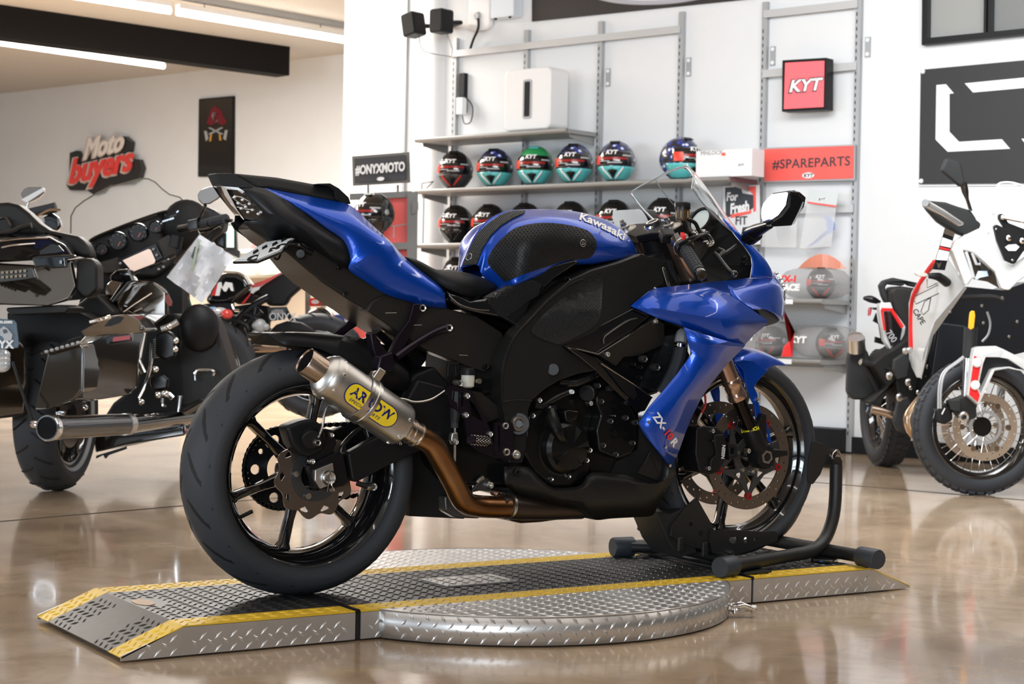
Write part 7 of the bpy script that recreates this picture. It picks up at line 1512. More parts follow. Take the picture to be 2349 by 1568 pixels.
# batwing fairing inner face with gauges and screen
bw = d('fairing', L1, [(760, 650, 8.3), (820, 610, 8.3), (1000, 535, 8.35), (1200, 460, 8.4), (1380, 400, 8.45), (1500, 390, 8.5), (1620, 345, 8.5), (1760, 345, 8.55), (1860, 390, 8.6), (1920, 470, 8.6), (1910, 560, 8.6), (1800, 640, 8.55), (1620, 700, 8.5), (1500, 800, 8.45), (1480, 860, 8.45), (1330, 960, 8.4), (1140, 960, 8.35), (870, 940, 8.3), (800, 800, 8.3)], .16, M_blk, bevel=.02, seg=3)
dt('fairing_rim', L1, [(760, 655, 8.28), (820, 612, 8.28), (1000, 537, 8.33), (1200, 462, 8.38), (1380, 402, 8.43), (1480, 385, 8.46)], .008, M_gbl, bw)
for (x_, y_, r_) in ((872, 715, 54), (1008, 645, 84), (1180, 570, 82), (1330, 525, 56)):
    c_ = DP(L1, [(x_, y_, 8.22)])[0]; R_ = r_/3.734*8.22/FPX
    g_ = obj('gauge_bezel', lathe([(R_*.84, .006), (R_*.95, .012), (R_, 0), (R_, -.05)], c_, -FWh, 32), M_gbl, bw, smooth=True); obj('gauge_dial', cyl(c_-FWh*.002, c_+FWh*.004, R_*.86, 28), mat('dial', (.012, .012, .014), .45), g_)
    obj('gauge_needle', boxf(c_-FWh*.004-ZZ*R_*.5, RTh*R_*.1+ZZ*.0, RTh*R_*.25+ZZ*R_*.45, -FWh*.002), mat('needle', (.5, .12, .08), .4), g_)
    for k in range(7): a = -.6+k*.72; obj('dial_tick', box(c_-FWh*.004+RTh*(R_*.68*math.cos(a))+ZZ*(R_*.68*math.sin(a)), (R_*.06, .002, R_*.06), RTh, FWh, ZZ), M_grey, g_)
d('radio_panel', L1, [(1000, 800), (1330, 660), (1400, 790), (1130, 930), (1050, 900)], .03, M_blk2, 8.22, bw, bevel=.004)
d('screen', L1, [(1050, 810), (1270, 712), (1290, 720), (1330, 810), (1320, 835), (1140, 905), (1120, 890)], .006, mat('screen_peach', (.80, .62, .52), .2, emit=.35), 8.19, bw)
for P_ in ([(840, 830), (1010, 780), (1040, 900), (900, 920)], [(1350, 640), (1440, 590), (1500, 690), (1490, 750), (1400, 800)]): d('speaker_grille', L1, P_, .02, mat('grille_brown', (.035, .028, .022), .6), 8.23, bw, bevel=.004)
for (x_, y_) in ((1315, 715), (1342, 765), (1030, 835), (1360, 885), (1400, 865)): obj('button', ell(DP(L1, [(x_, y_, 8.19)])[0], .007, .004, .006, n=8, m=6), M_grey, bw)
dt('dash_trim', L1, [(1130, 925, 8.2), (1200, 900, 8.2), (1400, 820, 8.2), (1500, 770, 8.25)], .006, M_gbl, bw)
obj('headlamp_pod', ell(DP(L1, [(1600, 500, 8.5)])[0], .12, .08, .12), M_gap, tour, smooth=True)
for k in range(3): d('air_slot', L1, [(1390+k*60, 470-k*40), (1490+k*20, 440-k*30), (1490+k*20, 455-k*30), (1390+k*60, 485-k*40)], .01, M_chr if k != 1 else M_blk2, 8.3, bw)
# windshield
wsp = [(606, 580), (608, 430), (645, 360), (720, 300), (830, 235), (945, 180), (1080, 145), (1200, 110), (1270, 112), (1330, 140), (1390, 200), (1450, 245), (1540, 270), (1600, 332), (1500, 360), (1380, 400), (1000, 530), (770, 650), (640, 620)]
w_ = d('windshield', L1, wsp, .006, mat('tinted_screen', (.62, .60, .56), .05, alpha=.16, spec=.5), 8.5)
obj('screen_edge', tube(DP(L1, wsp[:14], 8.5), .0035, 6), mat('edge_brown', (.18, .16, .12), .3), w_, smooth=True)
# handlebars, mirrors
dt('handlebar', L1, [(1540, 540, 8.2), (1640, 520, 8.1), (1740, 495, 8.05), (1800, 490, 8.0)], .018, M_blk2, k=3)
g_ = dt('grip', L1, [(1740, 497, 8.05), (1900, 462, 7.95), (1935, 455, 7.93)], [.022, .024, .024], M_rub, k=0); dt('bar_end', L1, [(1935, 465, 7.93), (1990, 470, 7.92)], .008, M_gbl, g_)
d('switch_cluster', L1, [(1600, 470), (1690, 450), (1700, 540), (1610, 560)], .04, M_blk2, 8.05, bevel=.006)
dt('brake_lever', L1, [(1700, 560, 8.0), (1800, 540, 7.97), (1880, 500, 7.95)], .009, M_gbl); dt('handlebar_riser', L1, [(1520, 600, 8.2), (1500, 700, 8.2)], .03, M_blk)
dt('fork_tube', L1, [(1500, 960, 8.6), (1600, 1260, 8.6)], .035, M_gbl, k=0); dt('turn_stalk', L1, [(1780, 640, 8.3), (1880, 520, 8.3)], .014, M_blk, k=0); d('wing_vent', L1, [(1820, 640), (1930, 560), (1930, 720), (1850, 680)], .05, M_blk2, 8.4, bevel=.01)
mp_ = [(1690, 240), (1720, 205), (1790, 180), (1900, 172), (1930, 220), (1860, 285), (1790, 325), (1730, 330), (1695, 290)]
mr = d('mirror', L1, mp_, .03, M_gbl, 8.0, bevel=.006); cen = DP(L1, [(1800, 245, 7.995)])[0]; obj('mirror_glass', extr([cen+(p-cen)*.92 for p in DP(L1, mp_, 7.995)], -FWh*.002), mat('mirror_reflection_grey', (.22, .21, .20), .25, 0), mr)  # flat grey painted in for what the mirror would reflect
dt('mirror_stalk', L1, [(1760, 335, 8.02), (1720, 420, 8.05), (1690, 470, 8.08)], .008, M_gbl, mr)
mp_ = [(175, 240), (195, 200), (240, 182), (340, 180), (380, 195), (375, 230), (330, 275), (240, 318), (205, 300)]
mr = d('mirror', L1, mp_, .03, M_gbl, 8.6, bevel=.006); cen = DP(L1, [(280, 240, 8.595)])[0]; obj('mirror_glass', extr([cen+(p-cen)*.92 for p in DP(L1, mp_, 8.595)], -FWh*.002), mat('mirror_reflection_grey', (.22, .21, .20), .25, 0), mr)  # same flat grey in place of a real reflection
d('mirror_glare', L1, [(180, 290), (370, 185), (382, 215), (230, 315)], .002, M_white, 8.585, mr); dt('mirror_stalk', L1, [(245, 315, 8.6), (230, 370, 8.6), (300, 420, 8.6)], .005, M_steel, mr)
dt('grip', L1, [(260, 400, 8.5), (400, 375, 8.5), (480, 355, 8.5)], [.022, .026, .026], M_rub, k=0); dt('clutch_lever', L1, [(300, 440, 8.5), (420, 380, 8.45), (520, 378, 8.45)], .006, M_gold)
d('hand_guard', L1, [(360, 440), (440, 400), (500, 440), (520, 510), (490, 560), (420, 540), (370, 500)], .05, M_gbl, 8.5, bevel=.01)
# price sleeve
ps = thing('price_sleeve', 'crinkled clear plastic sleeve with white papers hanging from the right handlebar', 'sleeve', DP(L1, [(1735, 1175, 7.7)])[0])
rr = random.Random(4); rows = []
A4 = DP(L1, [(1715, 590, 7.72), (2005, 780, 7.66), (1735, 1178, 7.66), (1432, 955, 7.74)])
for i in range(15): rows.append([A4[0].lerp(A4[1], j/14).lerp(A4[3].lerp(A4[2], j/14), i/14)-FWh*(rr.uniform(0, .012)+.02*math.sin(i*.5)*math.sin(j*.6)) for j in range(15)])
obj('sleeve', grid(rows), M_tagw, ps, smooth=True, ang=25)
obj('printed_sheet', extr([A4[0].lerp(A4[1], a).lerp(A4[3].lerp(A4[2], a), b)-FWh*.035 for a, b in ((.10, .22), (.22, .22), (.30, .45), (.18, .42))], -FWh*.001), mat('print_dark', (.12, .13, .15), .5), ps)
obj('green_edge', extr([A4[0].lerp(A4[1], a).lerp(A4[3].lerp(A4[2], a), b)-FWh*.035 for a, b in ((.06, .10), (.12, .10), (.42, .62), (.36, .62))], -FWh*.001), mat('print_green', (.55, .68, .52), .5), ps)
gs = []
for k in range(30): p = A4[0].lerp(A4[3], (k+.5)/30); gs.append(extr([p+(A4[0]-A4[3])*.012, p-(A4[0]-A4[3])*.012, p-(A4[1]-A4[0])*.035], FWh*.002))
stuff(obj('zigzag_edge', join(gs), M_tagw, ps)); obj('tie', tube(DP(L1, [(1715, 590, 7.72), (1700, 560, 7.9), (1690, 540, 8.0)]), .003, 6), M_blk, ps)
# ================================================================ naked bike behind
nk = thing('naked_motorcycle', 'black and red naked motorcycle with a small dealer plate, behind the touring bike', 'motorcycle', DP(GG, [(640, 1000, 10.5)])[0])
d, dt = mk(nk)
awheel(nk, DP(GG, [(725, 838, 10.4)])[0], math.radians(300), .31, .18, .21, M_gbl, 5)
awheel(nk, DP(GG, [(470, 850, 9.9)])[0], math.radians(300), .30, .12, .21, M_gbl, 5)
d('tail_section', L3, [(640, 620), (820, 510), (900, 480), (980, 472), (1025, 500), (1010, 570), (960, 640), (870, 720), (830, 790), (700, 790), (620, 700), (560, 690)], .12, M_blk, 10.2, bevel=.02)
d('red_tail_stripe', L3, [(560, 640), (590, 600), (660, 580), (800, 515), (830, 505), (700, 590), (640, 620), (560, 680)], .02, mat('stripe_red', (.6, .08, .07), .35), 10.15); d('white_tail_stripe', L3, [(552, 660), (575, 640), (630, 630), (620, 655), (560, 682)], .01, M_white, 10.13)
d('seat', L3, [(440, 640), (560, 680), (640, 700), (560, 760), (430, 780), (400, 720)], .15, M_vin, 10.2, bevel=.02); d('seat_accent', L3, [(545, 690), (555, 690), (500, 768), (474, 770)], .01, M_redi, 10.1)
tkk = d('fuel_tank', L3, [(170, 760), (230, 640), (270, 560), (330, 510), (440, 515), (520, 560), (560, 640), (480, 700), (400, 760), (280, 780)], .2, M_gbl, 10.0, bevel=.03, seg=3)
d('tank_stripe', L3, [(228, 700), (270, 615), (280, 610), (262, 705)], .01, M_red, 9.98, tkk); d('tank_panel', L3, [(262, 705), (285, 600), (310, 592), (322, 640), (345, 592), (400, 600), (412, 668), (392, 665), (375, 630), (350, 672), (335, 670), (310, 635), (295, 705)], .012, M_wht, 9.97, tkk)
dt('tank_edge', L3, [(330, 512, 9.95), (440, 515, 9.95), (500, 545, 9.95), (545, 610, 9.95)], .006, M_chr, tkk)
d('side_panel', L3, [(160, 770), (400, 760), (400, 830), (330, 900), (200, 840), (150, 800)], .1, M_blk, 10.0, bevel=.01)
obj('turn_lamp', ell(DP(L3, [(360, 855, 9.9)])[0], .035, .02, .028), mat('lamp_red', (.80, .06, .05), .2, coat=1), nk, smooth=True); obj('lamp_shell', ell(DP(L3, [(300, 835, 9.92)])[0], .05, .02, .025), M_clr, nk, smooth=True); d('blue_accent', L3, [(190, 800), (260, 795), (270, 810), (200, 815)], .01, mat('pale_blue2', (.35, .55, .85), .3), 9.9)
for pts, r in (([(360, 1010), (480, 860), (620, 760), (700, 720)], .02), ([(380, 1020), (560, 900), (640, 830)], .018), ([(480, 860), (600, 900), (640, 1020)], .018), ([(600, 760), (580, 950), (660, 1000)], .016), ([(400, 900), (520, 950), (560, 1080)], .02)): dt('trellis_frame', L3, [(x_, y_, 10.1) for x_, y_ in pts], r, M_blk2, k=2)
d('engine', L3, [(260, 880), (420, 860), (560, 900), (680, 980), (700, 1090), (860, 1130), (700, 1190), (440, 1290), (340, 1150)], .3, M_gap, 10.3, bevel=.02)
for (x_, y_, r_) in ((630, 950, .04), (600, 1030, .035), (420, 1120, .03), (410, 1200, .025), (590, 950, .02), (490, 1180, .02), (680, 960, .02)): obj('engine_casting', ell(DP(L3, [(x_, y_, 10.0)])[0], r_, r_*.6, r_, n=14, m=8), M_grey, nk, smooth=True)
dt('exhaust_pipe', L3, [(480, 1090, 9.95), (600, 1080, 9.95), (680, 1100, 9.95), (790, 1110, 9.95)], .022, M_chr); dt('exhaust_pipe', L3, [(500, 1130, 9.95), (640, 1140, 9.95), (840, 1132, 9.95)], .02, M_gold)
dt('chrome_loop', L3, [(400, 775, 9.9), (420, 820, 9.9), (460, 825, 9.9)], .008, M_chr); dt('chrome_loop', L3, [(390, 1100, 9.9), (440, 1150, 9.9)], .015, M_chr)
d('rear_frame', L3, [(240, 820), (560, 770), (690, 790), (700, 900), (690, 1000), (480, 1080), (330, 1000)], .1, M_gap, 10.4)
pq_ = d('license_plate', L3, [(700, 800), (840, 795), (850, 830), (830, 900), (700, 915), (690, 880)], .01, M_blk2, 10.05, bevel=.003)
obj('lettering', textg('ONYX', .062, DP(L3, [(702, 905, 10.04)])[0], RTh, ZZ, t=.001, bold=.001, sx=.85), mat('faint_white', (.45, .45, .45), .4), pq_, fix=False); d('plate_artwork', L3, [(720, 830), (760, 815), (820, 820), (825, 850), (770, 860), (720, 855)], .002, mat('art_dim', (.18, .18, .18), .5), 10.04, pq_)
dt('plate_arm', L3, [(830, 800, 10.1), (860, 860, 10.1), (890, 910, 10.1)], .012, M_blk)
d('fender_hugger', L3, [(700, 1000), (760, 940), (850, 910), (960, 925), (1040, 970), (1080, 1010), (900, 990), (780, 1010)], .1, M_blk, 10.15, bevel=.01)
hl2 = thing('round_headlamp', 'small round black headlamp of another bike beside the red rack', 'headlamp', DP(L3, [(1110, 1000, 11)])[0])
obj('bowl', ell(DP(L3, [(1120, 935, 11.0)])[0], .11, .08, .105), M_gbl, hl2, smooth=True); obj('ring', tube([DP(L3, [(1135, 935, 10.95)])[0]+RTh*(.075*math.cos(t))+ZZ*(.10*math.sin(t)) for t in [2*PI*i/24 for i in range(24)]], .007, 6, closed=True), M_gold, hl2, smooth=True); obj('mount', tube(DP(L3, [(1120, 980, 11), (1110, 1060, 11), (1090, 1200, 11.1), (1100, 1380, 11.1)]), .03, 10), M_blk, hl2)
# ================================================================ adventure bike at right
ad = thing('adventure_motorcycle', 'white, red and black adventure motorcycle with wire spoke wheels at right', 'motorcycle', Z(2150, 1135, FLOOR))
d, dt = mk(ad)
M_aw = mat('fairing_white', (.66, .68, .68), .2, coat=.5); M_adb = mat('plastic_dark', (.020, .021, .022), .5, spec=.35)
fa = math.radians(115); ca_ = Z(2242, 1134, FLOOR); ca_.z = FLOOR+.318
ty, rm, fh, fax = awheel(ad, ca_, fa, .318, .10, .238, M_gbl, wires=True, tread='knobby')
for s in (1, -1):
    o_ = ca_+fax*s*.07; P1 = [circ(0, 0, .155, 64), circ(0, 0, .118, 48)]+[circ(.137*math.cos(2*PI*k/30)+(.009 if k % 2 else -.009)*math.cos(2*PI*k/30), .137*math.sin(2*PI*k/30)+(.009 if k % 2 else -.009)*math.sin(2*PI*k/30), .004, 7) for k in range(30)]
    q = obj('brake_disc', plate2d(P1, o_, fh, ZZ, .005), mat('disc_tan', (.58, .48, .38), .35, .7), ad)
    for k in range(6): a = 2*PI*k/6; pp_ = o_+(fh*math.cos(a)+ZZ*math.sin(a))*.112; obj('rivet', cyl(pp_-fax*.005, pp_+fax*.008*s, .013, 10), M_gold, q)
    if s == 1: obj('sensor_ring', plate2d([circ(0, 0, .078, 60), circ(0, 0, .064, 40)]+[circ(.071*math.cos(2*PI*k/40), .071*math.sin(2*PI*k/40), .0025, 4) for k in range(40)], o_+fax*.006, fh, ZZ, .003), M_grey, q)
ra_ = math.radians(208.7); cr_ = Z(2030, 1068, FLOOR)+V((0, 0, 0)); cr_.z = FLOOR+.325
awheel(ad, cr_, ra_, .325, .15, .225, M_gbl, wires=True, tread='knobby')
# front suspension
dt('fork_tube', Q2, [(1140, 0, 8.0), (1125, 240, 8.0)], .030, M_adb, k=0, n=16); dt('fork_slider', Q2, [(1122, 250, 8.0), (1105, 560, 8.0)], .024, M_chr, k=0, n=16); dt('fork_slider', Q2, [(1385, 460, 8.3), (1370, 640, 8.3)], .02, M_grey, k=0)
d('fork_foot', Q2, [(1060, 555), (1130, 550), (1185, 620), (1190, 720), (1120, 750), (1060, 740), (980, 650), (950, 590)], .05, M_adb, 7.95, bevel=.008); d('caliper_bracket', Q2, [(960, 580), (1060, 580), (1060, 680), (980, 660)], .03, M_adb, 7.93, bevel=.004)
obj('axle_cap', lathe([(.010, .004), (.018, .006), (.024, .002), (.026, -.01)], DP(Q2, [(1087, 718, 7.9)])[0], fax, 20), M_steel, ad, smooth=True)
cl2 = d('front_caliper', Q2, [(890, 620), (940, 600), (990, 660), (1000, 740), (930, 780), (880, 760)], .08, M_blk, 7.95, bevel=.01); d('caliper_label', Q2, [(905, 690), (930, 645), (936, 650), (912, 700)], .003, M_wht, 7.94, cl2)
for dx in (0, 18): dt('brake_hose', Q2, [(880+dx, 650, 7.93), (885+dx, 480, 7.93), (920+dx, 360, 7.95), (1020+dx, 280, 7.97), (1090+dx, 225, 8.0)], .005, M_grey, n=8)
d('hose_fitting', Q2, [(840, 648), (880, 652), (878, 668), (842, 665)], .02, M_chr, 7.92)
# front fender
ff_ = d('front_fender', Q2, [(1155, 250, 7.9), (1170, 170, 7.9), (1200, 155, 7.9), (1340, 150, 7.95), (1400, 175, 7.95), (1480, 215, 7.95), (1700, 330, 7.9), (1700, 390, 7.9), (1570, 340, 7.95), (1440, 255, 7.95), (1360, 240, 7.95), (1260, 240, 7.9), (1240, 290, 7.9), (1200, 480, 7.88), (1220, 530, 7.88), (1310, 340, 7.9), (1350, 325, 7.9), (1450, 315, 7.95), (1570, 355, 7.95), (1440, 330, 7.95), (1330, 350, 7.9), (1205, 625, 7.88), (1115, 545, 7.88)], .06, M_aw, bevel=.003)
d('fender_inner', Q2, [(1240, 245), (1430, 245), (1570, 340), (1440, 318), (1310, 335), (1225, 520), (1205, 480)], .10, M_adb, 7.98, ff_)
rp_ = d('red_fender_panel', Q2, [(1170, 228), (1228, 262), (1185, 480), (1212, 545), (1195, 598), (1130, 540)], .008, M_redi, 7.86, ff_)
for (x_, y_) in ((1190, 284), (1176, 464)): obj('bolt', lathe([(0, .008), (.016, .008), (.022, 0)], DP(Q2, [(x_, y_, 7.855)])[0], -FWh, 14), M_white, rp_, smooth=True)
# white side fairing
sf_ = d('side_fairing', Q1, [(1090, 655, 8.2), (1000, 730, 8.3), (930, 800, 8.4), (850, 870, 8.5), (780, 960, 8.6), (690, 1110, 8.7), (665, 1200, 8.8), (662, 1570, 8.85), (668, 1650, 8.85), (690, 1720, 8.8), (730, 1800, 8.7), (745, 1800, 8.65), (770, 1690, 8.55), (820, 1450, 8.45), (850, 1360, 8.4), (960, 1230, 8.3), (1095, 1065, 8.15), (1060, 1000, 8.15), (960, 840, 8.25), (1040, 730, 8.2)], .06, M_aw, bevel=.008)
d('fairing_shade_panel', Q1, [(850, 1350, 8.38), (1090, 1068, 8.14), (1110, 1080, 8.2), (870, 1370, 8.42), (840, 1460, 8.45), (775, 1700, 8.58), (745, 1810, 8.66), (760, 1600, 8.55)], .02, mat('fairing_white_shaded', (.66, .74, .82), .2, coat=.5), bevel=.002)  # edge of the white fairing with bluish shade put into its colour
dt('red_edge', Q1, [(848, 872, 8.46), (790, 950, 8.56), (700, 1100, 8.66), (668, 1200, 8.76), (662, 1350, 8.8), (660, 1560, 8.82)], .011, M_redi, sf_)
for pts in ([(790, 1010), (790, 1080), (880, 1040), (850, 1050)], [(700, 1145), (900, 1045), (960, 1055), (980, 1078), (700, 1210), (690, 1185)], [(820, 1158), (770, 1190), (740, 1270), (760, 1295), (800, 1260), (820, 1160)]): dt('line_graphic', Q1, [(x_, y_, 8.40) for x_, y_ in pts], .0022, M_gap, sf_, 6, 0)
cp0 = DP(Q1, [(672, 1262, 8.40)])[0]; obj('lettering', textg('CAPE', .036, cp0, (RTh*.55-ZZ*.84).normalized(), (RTh*.84+ZZ*.55).normalized(), t=.001, bold=.0008, sx=.95), M_gap, sf_, fix=False)
bk_ = d('front_beak', Q1, [(980, 780, 8.05), (1020, 700, 8.05), (1120, 650, 8.0), (1220, 600, 8.0), (1300, 580, 8.0), (1345, 660, 7.95), (1400, 860, 7.9), (1480, 900, 7.85), (1700, 760, 7.85), (1700, 900, 7.85), (1520, 1030, 7.85), (1450, 1100, 7.85), (1395, 1090, 7.85), (1340, 960, 7.9), (1250, 870, 7.9), (1165, 800, 7.95), (1080, 780, 8.0), (1160, 1000, 8.0), (1120, 1060, 8.05), (1090, 1050, 8.05), (1060, 960, 8.1)], .06, M_aw, bevel=.012, seg=3)
d('headlight', Q1, [(1082, 785, 8.02), (1165, 800, 7.98), (1320, 945, 7.92), (1390, 1085, 7.9), (1290, 1030, 7.95), (1175, 1010, 8.0)], .04, M_lens, bevel=.004)
for pts in ([(1100, 790), (1130, 880), (1165, 1000)], [(1150, 800), (1185, 890), (1215, 890)]): dt('lamp_rib', Q1, [(x_, y_, 7.97) for x_, y_ in pts], .007, M_clr, k=0)
d('lamp_reflector', Q1, [(1175, 1010), (1200, 945), (1270, 945), (1280, 985), (1210, 1000), (1190, 1015)], .01, mat('lamp_blue', (.55, .68, .85), .15, coat=1), 7.93)
d('number_plate_mount', Q1, [(1325, 590), (1345, 572), (1410, 600), (1365, 530), (1365, 495), (1385, 485), (1410, 500), (1440, 560), (1570, 610), (1700, 620), (1700, 700), (1560, 790), (1500, 880), (1480, 890), (1415, 860), (1350, 700)], .03, M_blk, 7.82, bevel=.005)
for (x_, y_, r_) in ((1395, 518, .010), (1442, 683, .013), (1550, 705, .013), (1345, 610, .005), (1472, 858, .005)): obj('bolt', lathe([(0, .006), (r_*.5, .006), (r_, .003), (r_*1.05, -.002)], DP(Q1, [(x_, y_, 7.81)])[0], -FWh, 14), M_chr, ad, smooth=True)
dt('cross_bar', Q1, [(1395, 518, 7.81), (1570, 552, 7.8), (1700, 580, 7.8)], .008, M_chr, k=0); d('mount_hole', Q1, [(1412, 755), (1440, 735), (1500, 730), (1530, 752), (1500, 785), (1440, 785)], .002, M_aw, 7.815)
wso = [(1165, 1000), (1270, 720), (1330, 420), (1350, 290), (1365, 245), (1400, 238), (1460, 238), (1700, 290), (1700, 560), (1400, 700), (1300, 800)]
wsr = d('windshield', Q1, [(1265, 750), (1290, 560), (1330, 400), (1355, 270), (1370, 245), (1460, 236), (1700, 300), (1700, 640), (1330, 660)], .005, mat('screen_faint', (.93, .95, .95), .03, alpha=.12, spec=.8), 7.9)
for pts in ([(1265, 745), (1290, 560), (1325, 420), (1350, 290), (1368, 245), (1460, 238), (1570, 270), (1700, 330)],): dt('screen_edge', Q1, [(x_, y_, 7.9) for x_, y_ in pts], .004, mat('edge_white', (.9, .92, .93), .15), wsr, 6)
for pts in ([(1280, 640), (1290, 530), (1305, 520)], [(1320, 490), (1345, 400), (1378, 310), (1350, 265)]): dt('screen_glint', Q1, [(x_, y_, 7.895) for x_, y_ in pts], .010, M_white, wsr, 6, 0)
# hand guard, mirror, tag, turn signals
hg = d('hand_guard', Q1, [(760, 400), (800, 382), (940, 395), (1040, 430), (1140, 460), (1175, 510), (1190, 540), (1225, 565), (1215, 600), (1160, 650), (1110, 672), (1020, 640), (940, 590), (880, 550), (800, 460)], .06, M_adb, 8.15, bevel=.012)
obj('guard_bar', extr(DP(Q1, [(765, 395), (790, 372), (925, 450), (1090, 560), (1085, 580), (1045, 590), (905, 500), (770, 430)], 8.08), FWh*.03), M_steel, hg, bevel=.006)
obj('bar_end', cyl(*DP(Q1, [(775, 400, 8.05), (795, 412, 8.12)]), .0165, 20), M_steel, hg)
mr = d('mirror', Q1, [(945, 38), (1040, 65), (1068, 90), (1100, 240), (1062, 275), (905, 145), (920, 100)], .04, M_adb, 8.1, bevel=.010); dt('mirror_stalk', Q1, [(1078, 240, 8.12), (1095, 310, 8.13), (1110, 370, 8.14), (1140, 465, 8.15)], [.018, .016, .008, .008], M_gbl, mr, k=0)
tgg = thing('hang_tag', 'long striped paper price tag hanging below the hand guard', 'tag', DP(Q1, [(880, 935, 8.0)])[0])
T4 = [(935, 595), (1012, 640), (932, 940), (835, 932)]; obj('card', extr(DP(Q1, T4, 8.05), FWh*.003), M_blk2, tgg)
def tq(n, a, b, m):
    P_ = DP(Q1, T4, 8.045); f_ = lambda u, v: P_[0].lerp(P_[1], u).lerp(P_[3].lerp(P_[2], u), v); obj(n, extr([f_(.04, a), f_(.96, a-.02), f_(.96, b-.02), f_(.04, b+.01)], -FWh*.001), m, tgg)
tq('gold_band', .02, .14, M_gold); tq('white_field', .24, .42, M_wht); tq('red_band', .46, .50, M_redi); tq('white_field', .53, .76, M_wht)
obj('gold_emblem', extr(DP(Q1, [(865, 875), (885, 890), (905, 868), (895, 905), (885, 925), (875, 920), (872, 900)], 8.035), -FWh*.001), M_gold, tgg)
t_ = dt('turn_signal_arm', Q1, [(800, 985, 8.2), (880, 990, 8.2), (950, 1040, 8.25)], [.012, .02, .022], M_blk, k=2); obj('turn_signal_lens', extr([DP(Q1, [(745, 970, 8.2)])[0]+RTh*(.030*math.cos(a))+ZZ*(.011*math.sin(a)-.004*math.cos(a)) for a in [2*PI*i/20 for i in range(20)]], FWh*.02), mat('lens_frost', (.62, .60, .56), .15, coat=1), t_, bevel=.004)
d('amber_reflector', Q1, [(1135, 1275), (1150, 1262), (1170, 1265), (1176, 1300), (1165, 1400), (1140, 1415), (1124, 1400), (1128, 1330)], .015, mat('amber_glow', (.95, .38, .02), .3, emit=.25), 7.92, bevel=.003)  # reflector given a faint added glow, no lamp inside
# dark body behind
d('radiator_shroud', Q1, [(1100, 1070), (1400, 1100), (1600, 1030), (1700, 1030), (1700, 1560), (1150, 1700), (830, 1900), (790, 2000), (790, 1900), (810, 1600), (860, 1370)], .3, mat('shroud', (.008, .009, .012), .3), 8.75)
d('radiator', Q1, [(880, 1350), (1110, 1380), (1110, 1900), (800, 1900)], .05, mat('radiator_dark', (.012, .014, .02), .35), 8.7, bevel=.01)
for pts, r, m in (([(1050, 1160, 8.3), (1300, 1150, 8.3), (1400, 1180, 8.3)], .012, M_adb), ([(1270, 1270, 8.2), (1295, 1360, 8.2), (1280, 1450, 8.2), (1230, 1510, 8.2)], .006, M_grey)): dt('cable', Q1, pts, r, m)
for (x_, y_) in ((1228, 1222), (1240, 1360), (1390, 1160), (1445, 1470), (1510, 1350), (975, 1270)): obj('bolt', ell(DP(Q1, [(x_, y_, 8.2)])[0], .008, .006, .008, n=8, m=6), M_steel, ad)
# seat, rack, tail
d('passenger_rack', Q1, [(410, 1060), (440, 1020), (520, 998), (720, 1040), (720, 1080), (640, 1060), (620, 1040), (600, 1065), (560, 1060), (470, 1050), (455, 1080), (500, 1190), (460, 1200), (430, 1140)], .06, M_adb, 9.2, bevel=.008)
d('seat', Q1, [(500, 1120), (520, 1070), (580, 1065), (720, 1085), (680, 1300), (670, 1500), (620, 1540), (600, 1400), (520, 1240)], .2, M_vin, 9.1, bevel=.02)
tlq = d('tail_panel', Q1, [(415, 1200), (500, 1195), (520, 1250), (620, 1390), (600, 1520), (625, 1525), (600, 1560), (525, 1600), (490, 1565), (450, 1500), (430, 1370), (410, 1250)], .08, M_aw, 9.1, bevel=.005)
d('tail_insert', Q1, [(440, 1270), (505, 1268), (590, 1400), (570, 1530), (500, 1545), (460, 1440)], .01, M_gbl, 9.08, tlq); dt('red_outline', Q1, [(425, 1255, 9.07), (505, 1255, 9.07), (592, 1395, 9.07)], .010, M_redi, tlq, 6, 0); dt('red_outline', Q1, [(425, 1255, 9.07), (450, 1420, 9.07)], .006, M_redi, tlq, 6, 0)
obj('lettering', textg('700', .048, DP(Q1, [(455, 1440, 9.07)])[0], (RTh*.6-ZZ*.8).normalized(), (RTh*.8+ZZ*.6).normalized(), t=.001, bold=.001, sx=.9), M_grey, tlq, fix=False)
dt('rear_turn_signal', Q1, [(280, 1162, 9.3), (340, 1170, 9.3), (415, 1198, 9.3)], [.008, .020, .010], M_blk2, k=3); d('tail_light', Q1, [(330, 1240), (345, 1232), (352, 1240), (340, 1300), (325, 1305)], .04, mat('tail_red', (.7, .02, .06), .2, coat=1), 9.35, bevel=.004)
d('tail_arm', Q1, [(350, 1238), (415, 1235), (425, 1260), (370, 1255)], .03, M_blk, 9.3); pk_ = d('plate_holder', Q1, [(385, 1280), (400, 1360), (420, 1380), (440, 1500), (425, 1505), (405, 1370), (360, 1345)], .02, M_blk, 9.35); d('rear_reflector', Q1, [(380, 1470), (475, 1500), (465, 1540), (375, 1515)], .03, M_blk2, 9.3)
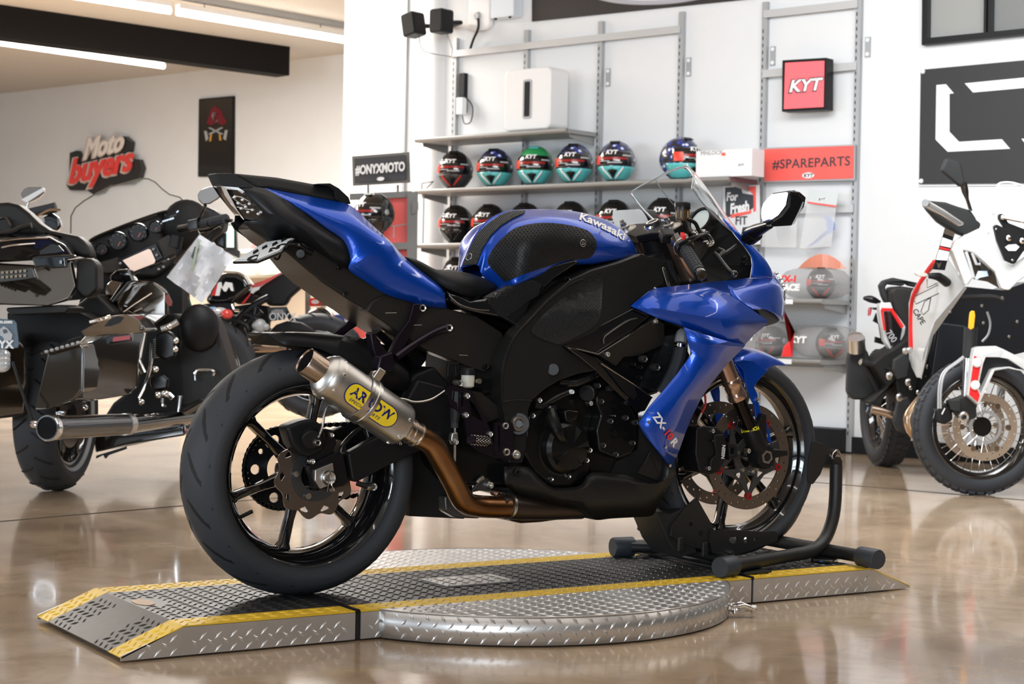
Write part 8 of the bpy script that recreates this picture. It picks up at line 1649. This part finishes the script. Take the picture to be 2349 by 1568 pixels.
# exhaust and heel guard
mu = d('exhaust_guard', Q2, [(160, 250), (190, 160), (225, 140), (280, 150), (320, 200), (345, 280), (345, 330), (500, 350), (480, 480), (420, 560), (320, 580), (200, 580), (155, 520), (160, 400)], .08, M_adb, 9.2, bevel=.015)
obj('exhaust_can', tube(DP(Q2, [(215, 75, 9.2), (235, 180, 9.25), (270, 420, 9.3)]), [.040, .046, .050], 24), M_steel, mu, smooth=True); obj('exhaust_tip', tube(DP(Q2, [(222, 85, 9.15), (228, 190, 9.18)]), .046, 24), M_steel, mu, smooth=True)
dt('guard_strut', Q2, [(265, 280, 9.1), (480, 330, 9.0), (560, 360, 8.95)], .014, M_blk, mu, k=0); dt('guard_strut', Q2, [(300, 310, 9.1), (420, 540, 9.1)], .014, M_blk, mu, k=0)
obj('bolt', ell(DP(Q2, [(265, 280, 9.08)])[0], .018, .01, .018, n=10, m=6), M_chr, mu)
d('frame_body', Q2, [(360, 290), (440, 220), (520, 180), (620, 100), (670, 0), (700, 200), (770, 420), (900, 400), (1000, 380), (960, 560), (860, 620), (700, 700), (560, 560), (540, 440), (460, 540), (420, 640), (330, 600), (480, 480)], .3, M_gap, 9.0, bevel=.01)
d('frame_plate', Q2, [(530, 260), (620, 200), (650, 260), (640, 400), (560, 420), (520, 340)], .05, M_adb, 8.85, bevel=.008); d('heel_plate', Q2, [(560, 580), (640, 550), (670, 600), (640, 680), (640, 860), (560, 830), (520, 760)], .05, M_adb, 8.8, bevel=.01)
dt('header_pipe', Q2, [(850, 485, 8.6), (760, 570, 8.6), (700, 640, 8.6), (650, 720, 8.6), (660, 800, 8.6), (700, 860, 8.6)], .030, mat('header', (.42, .30, .20), .25, .9), n=16); dt('header_pipe', Q2, [(345, 655, 8.9), (420, 670, 8.9), (520, 700, 8.9)], .022, M_gold, n=14)
dt('rear_shock', Q2, [(790, 380, 8.8), (850, 450, 8.8)], .012, M_steel); 
for (x_, y_, r_) in ((615, 190, .018), (650, 185, .018), (490, 390, .022), (640, 440, .02), (570, 560, .022), (1048, 470, .014), (660, 485, .012), (795, 315, .012), (880, 355, .012), (720, 520, .014)): obj('bolt', ell(DP(Q2, [(x_, y_, 8.75)])[0], r_, r_*.6, r_, n=10, m=6), M_steel, ad, smooth=True)
d('inner_fender', Q2, [(1010, 280), (1060, 260), (1100, 280), (1080, 460), (1040, 480), (1000, 400)], .05, M_adb, 8.15, bevel=.01)
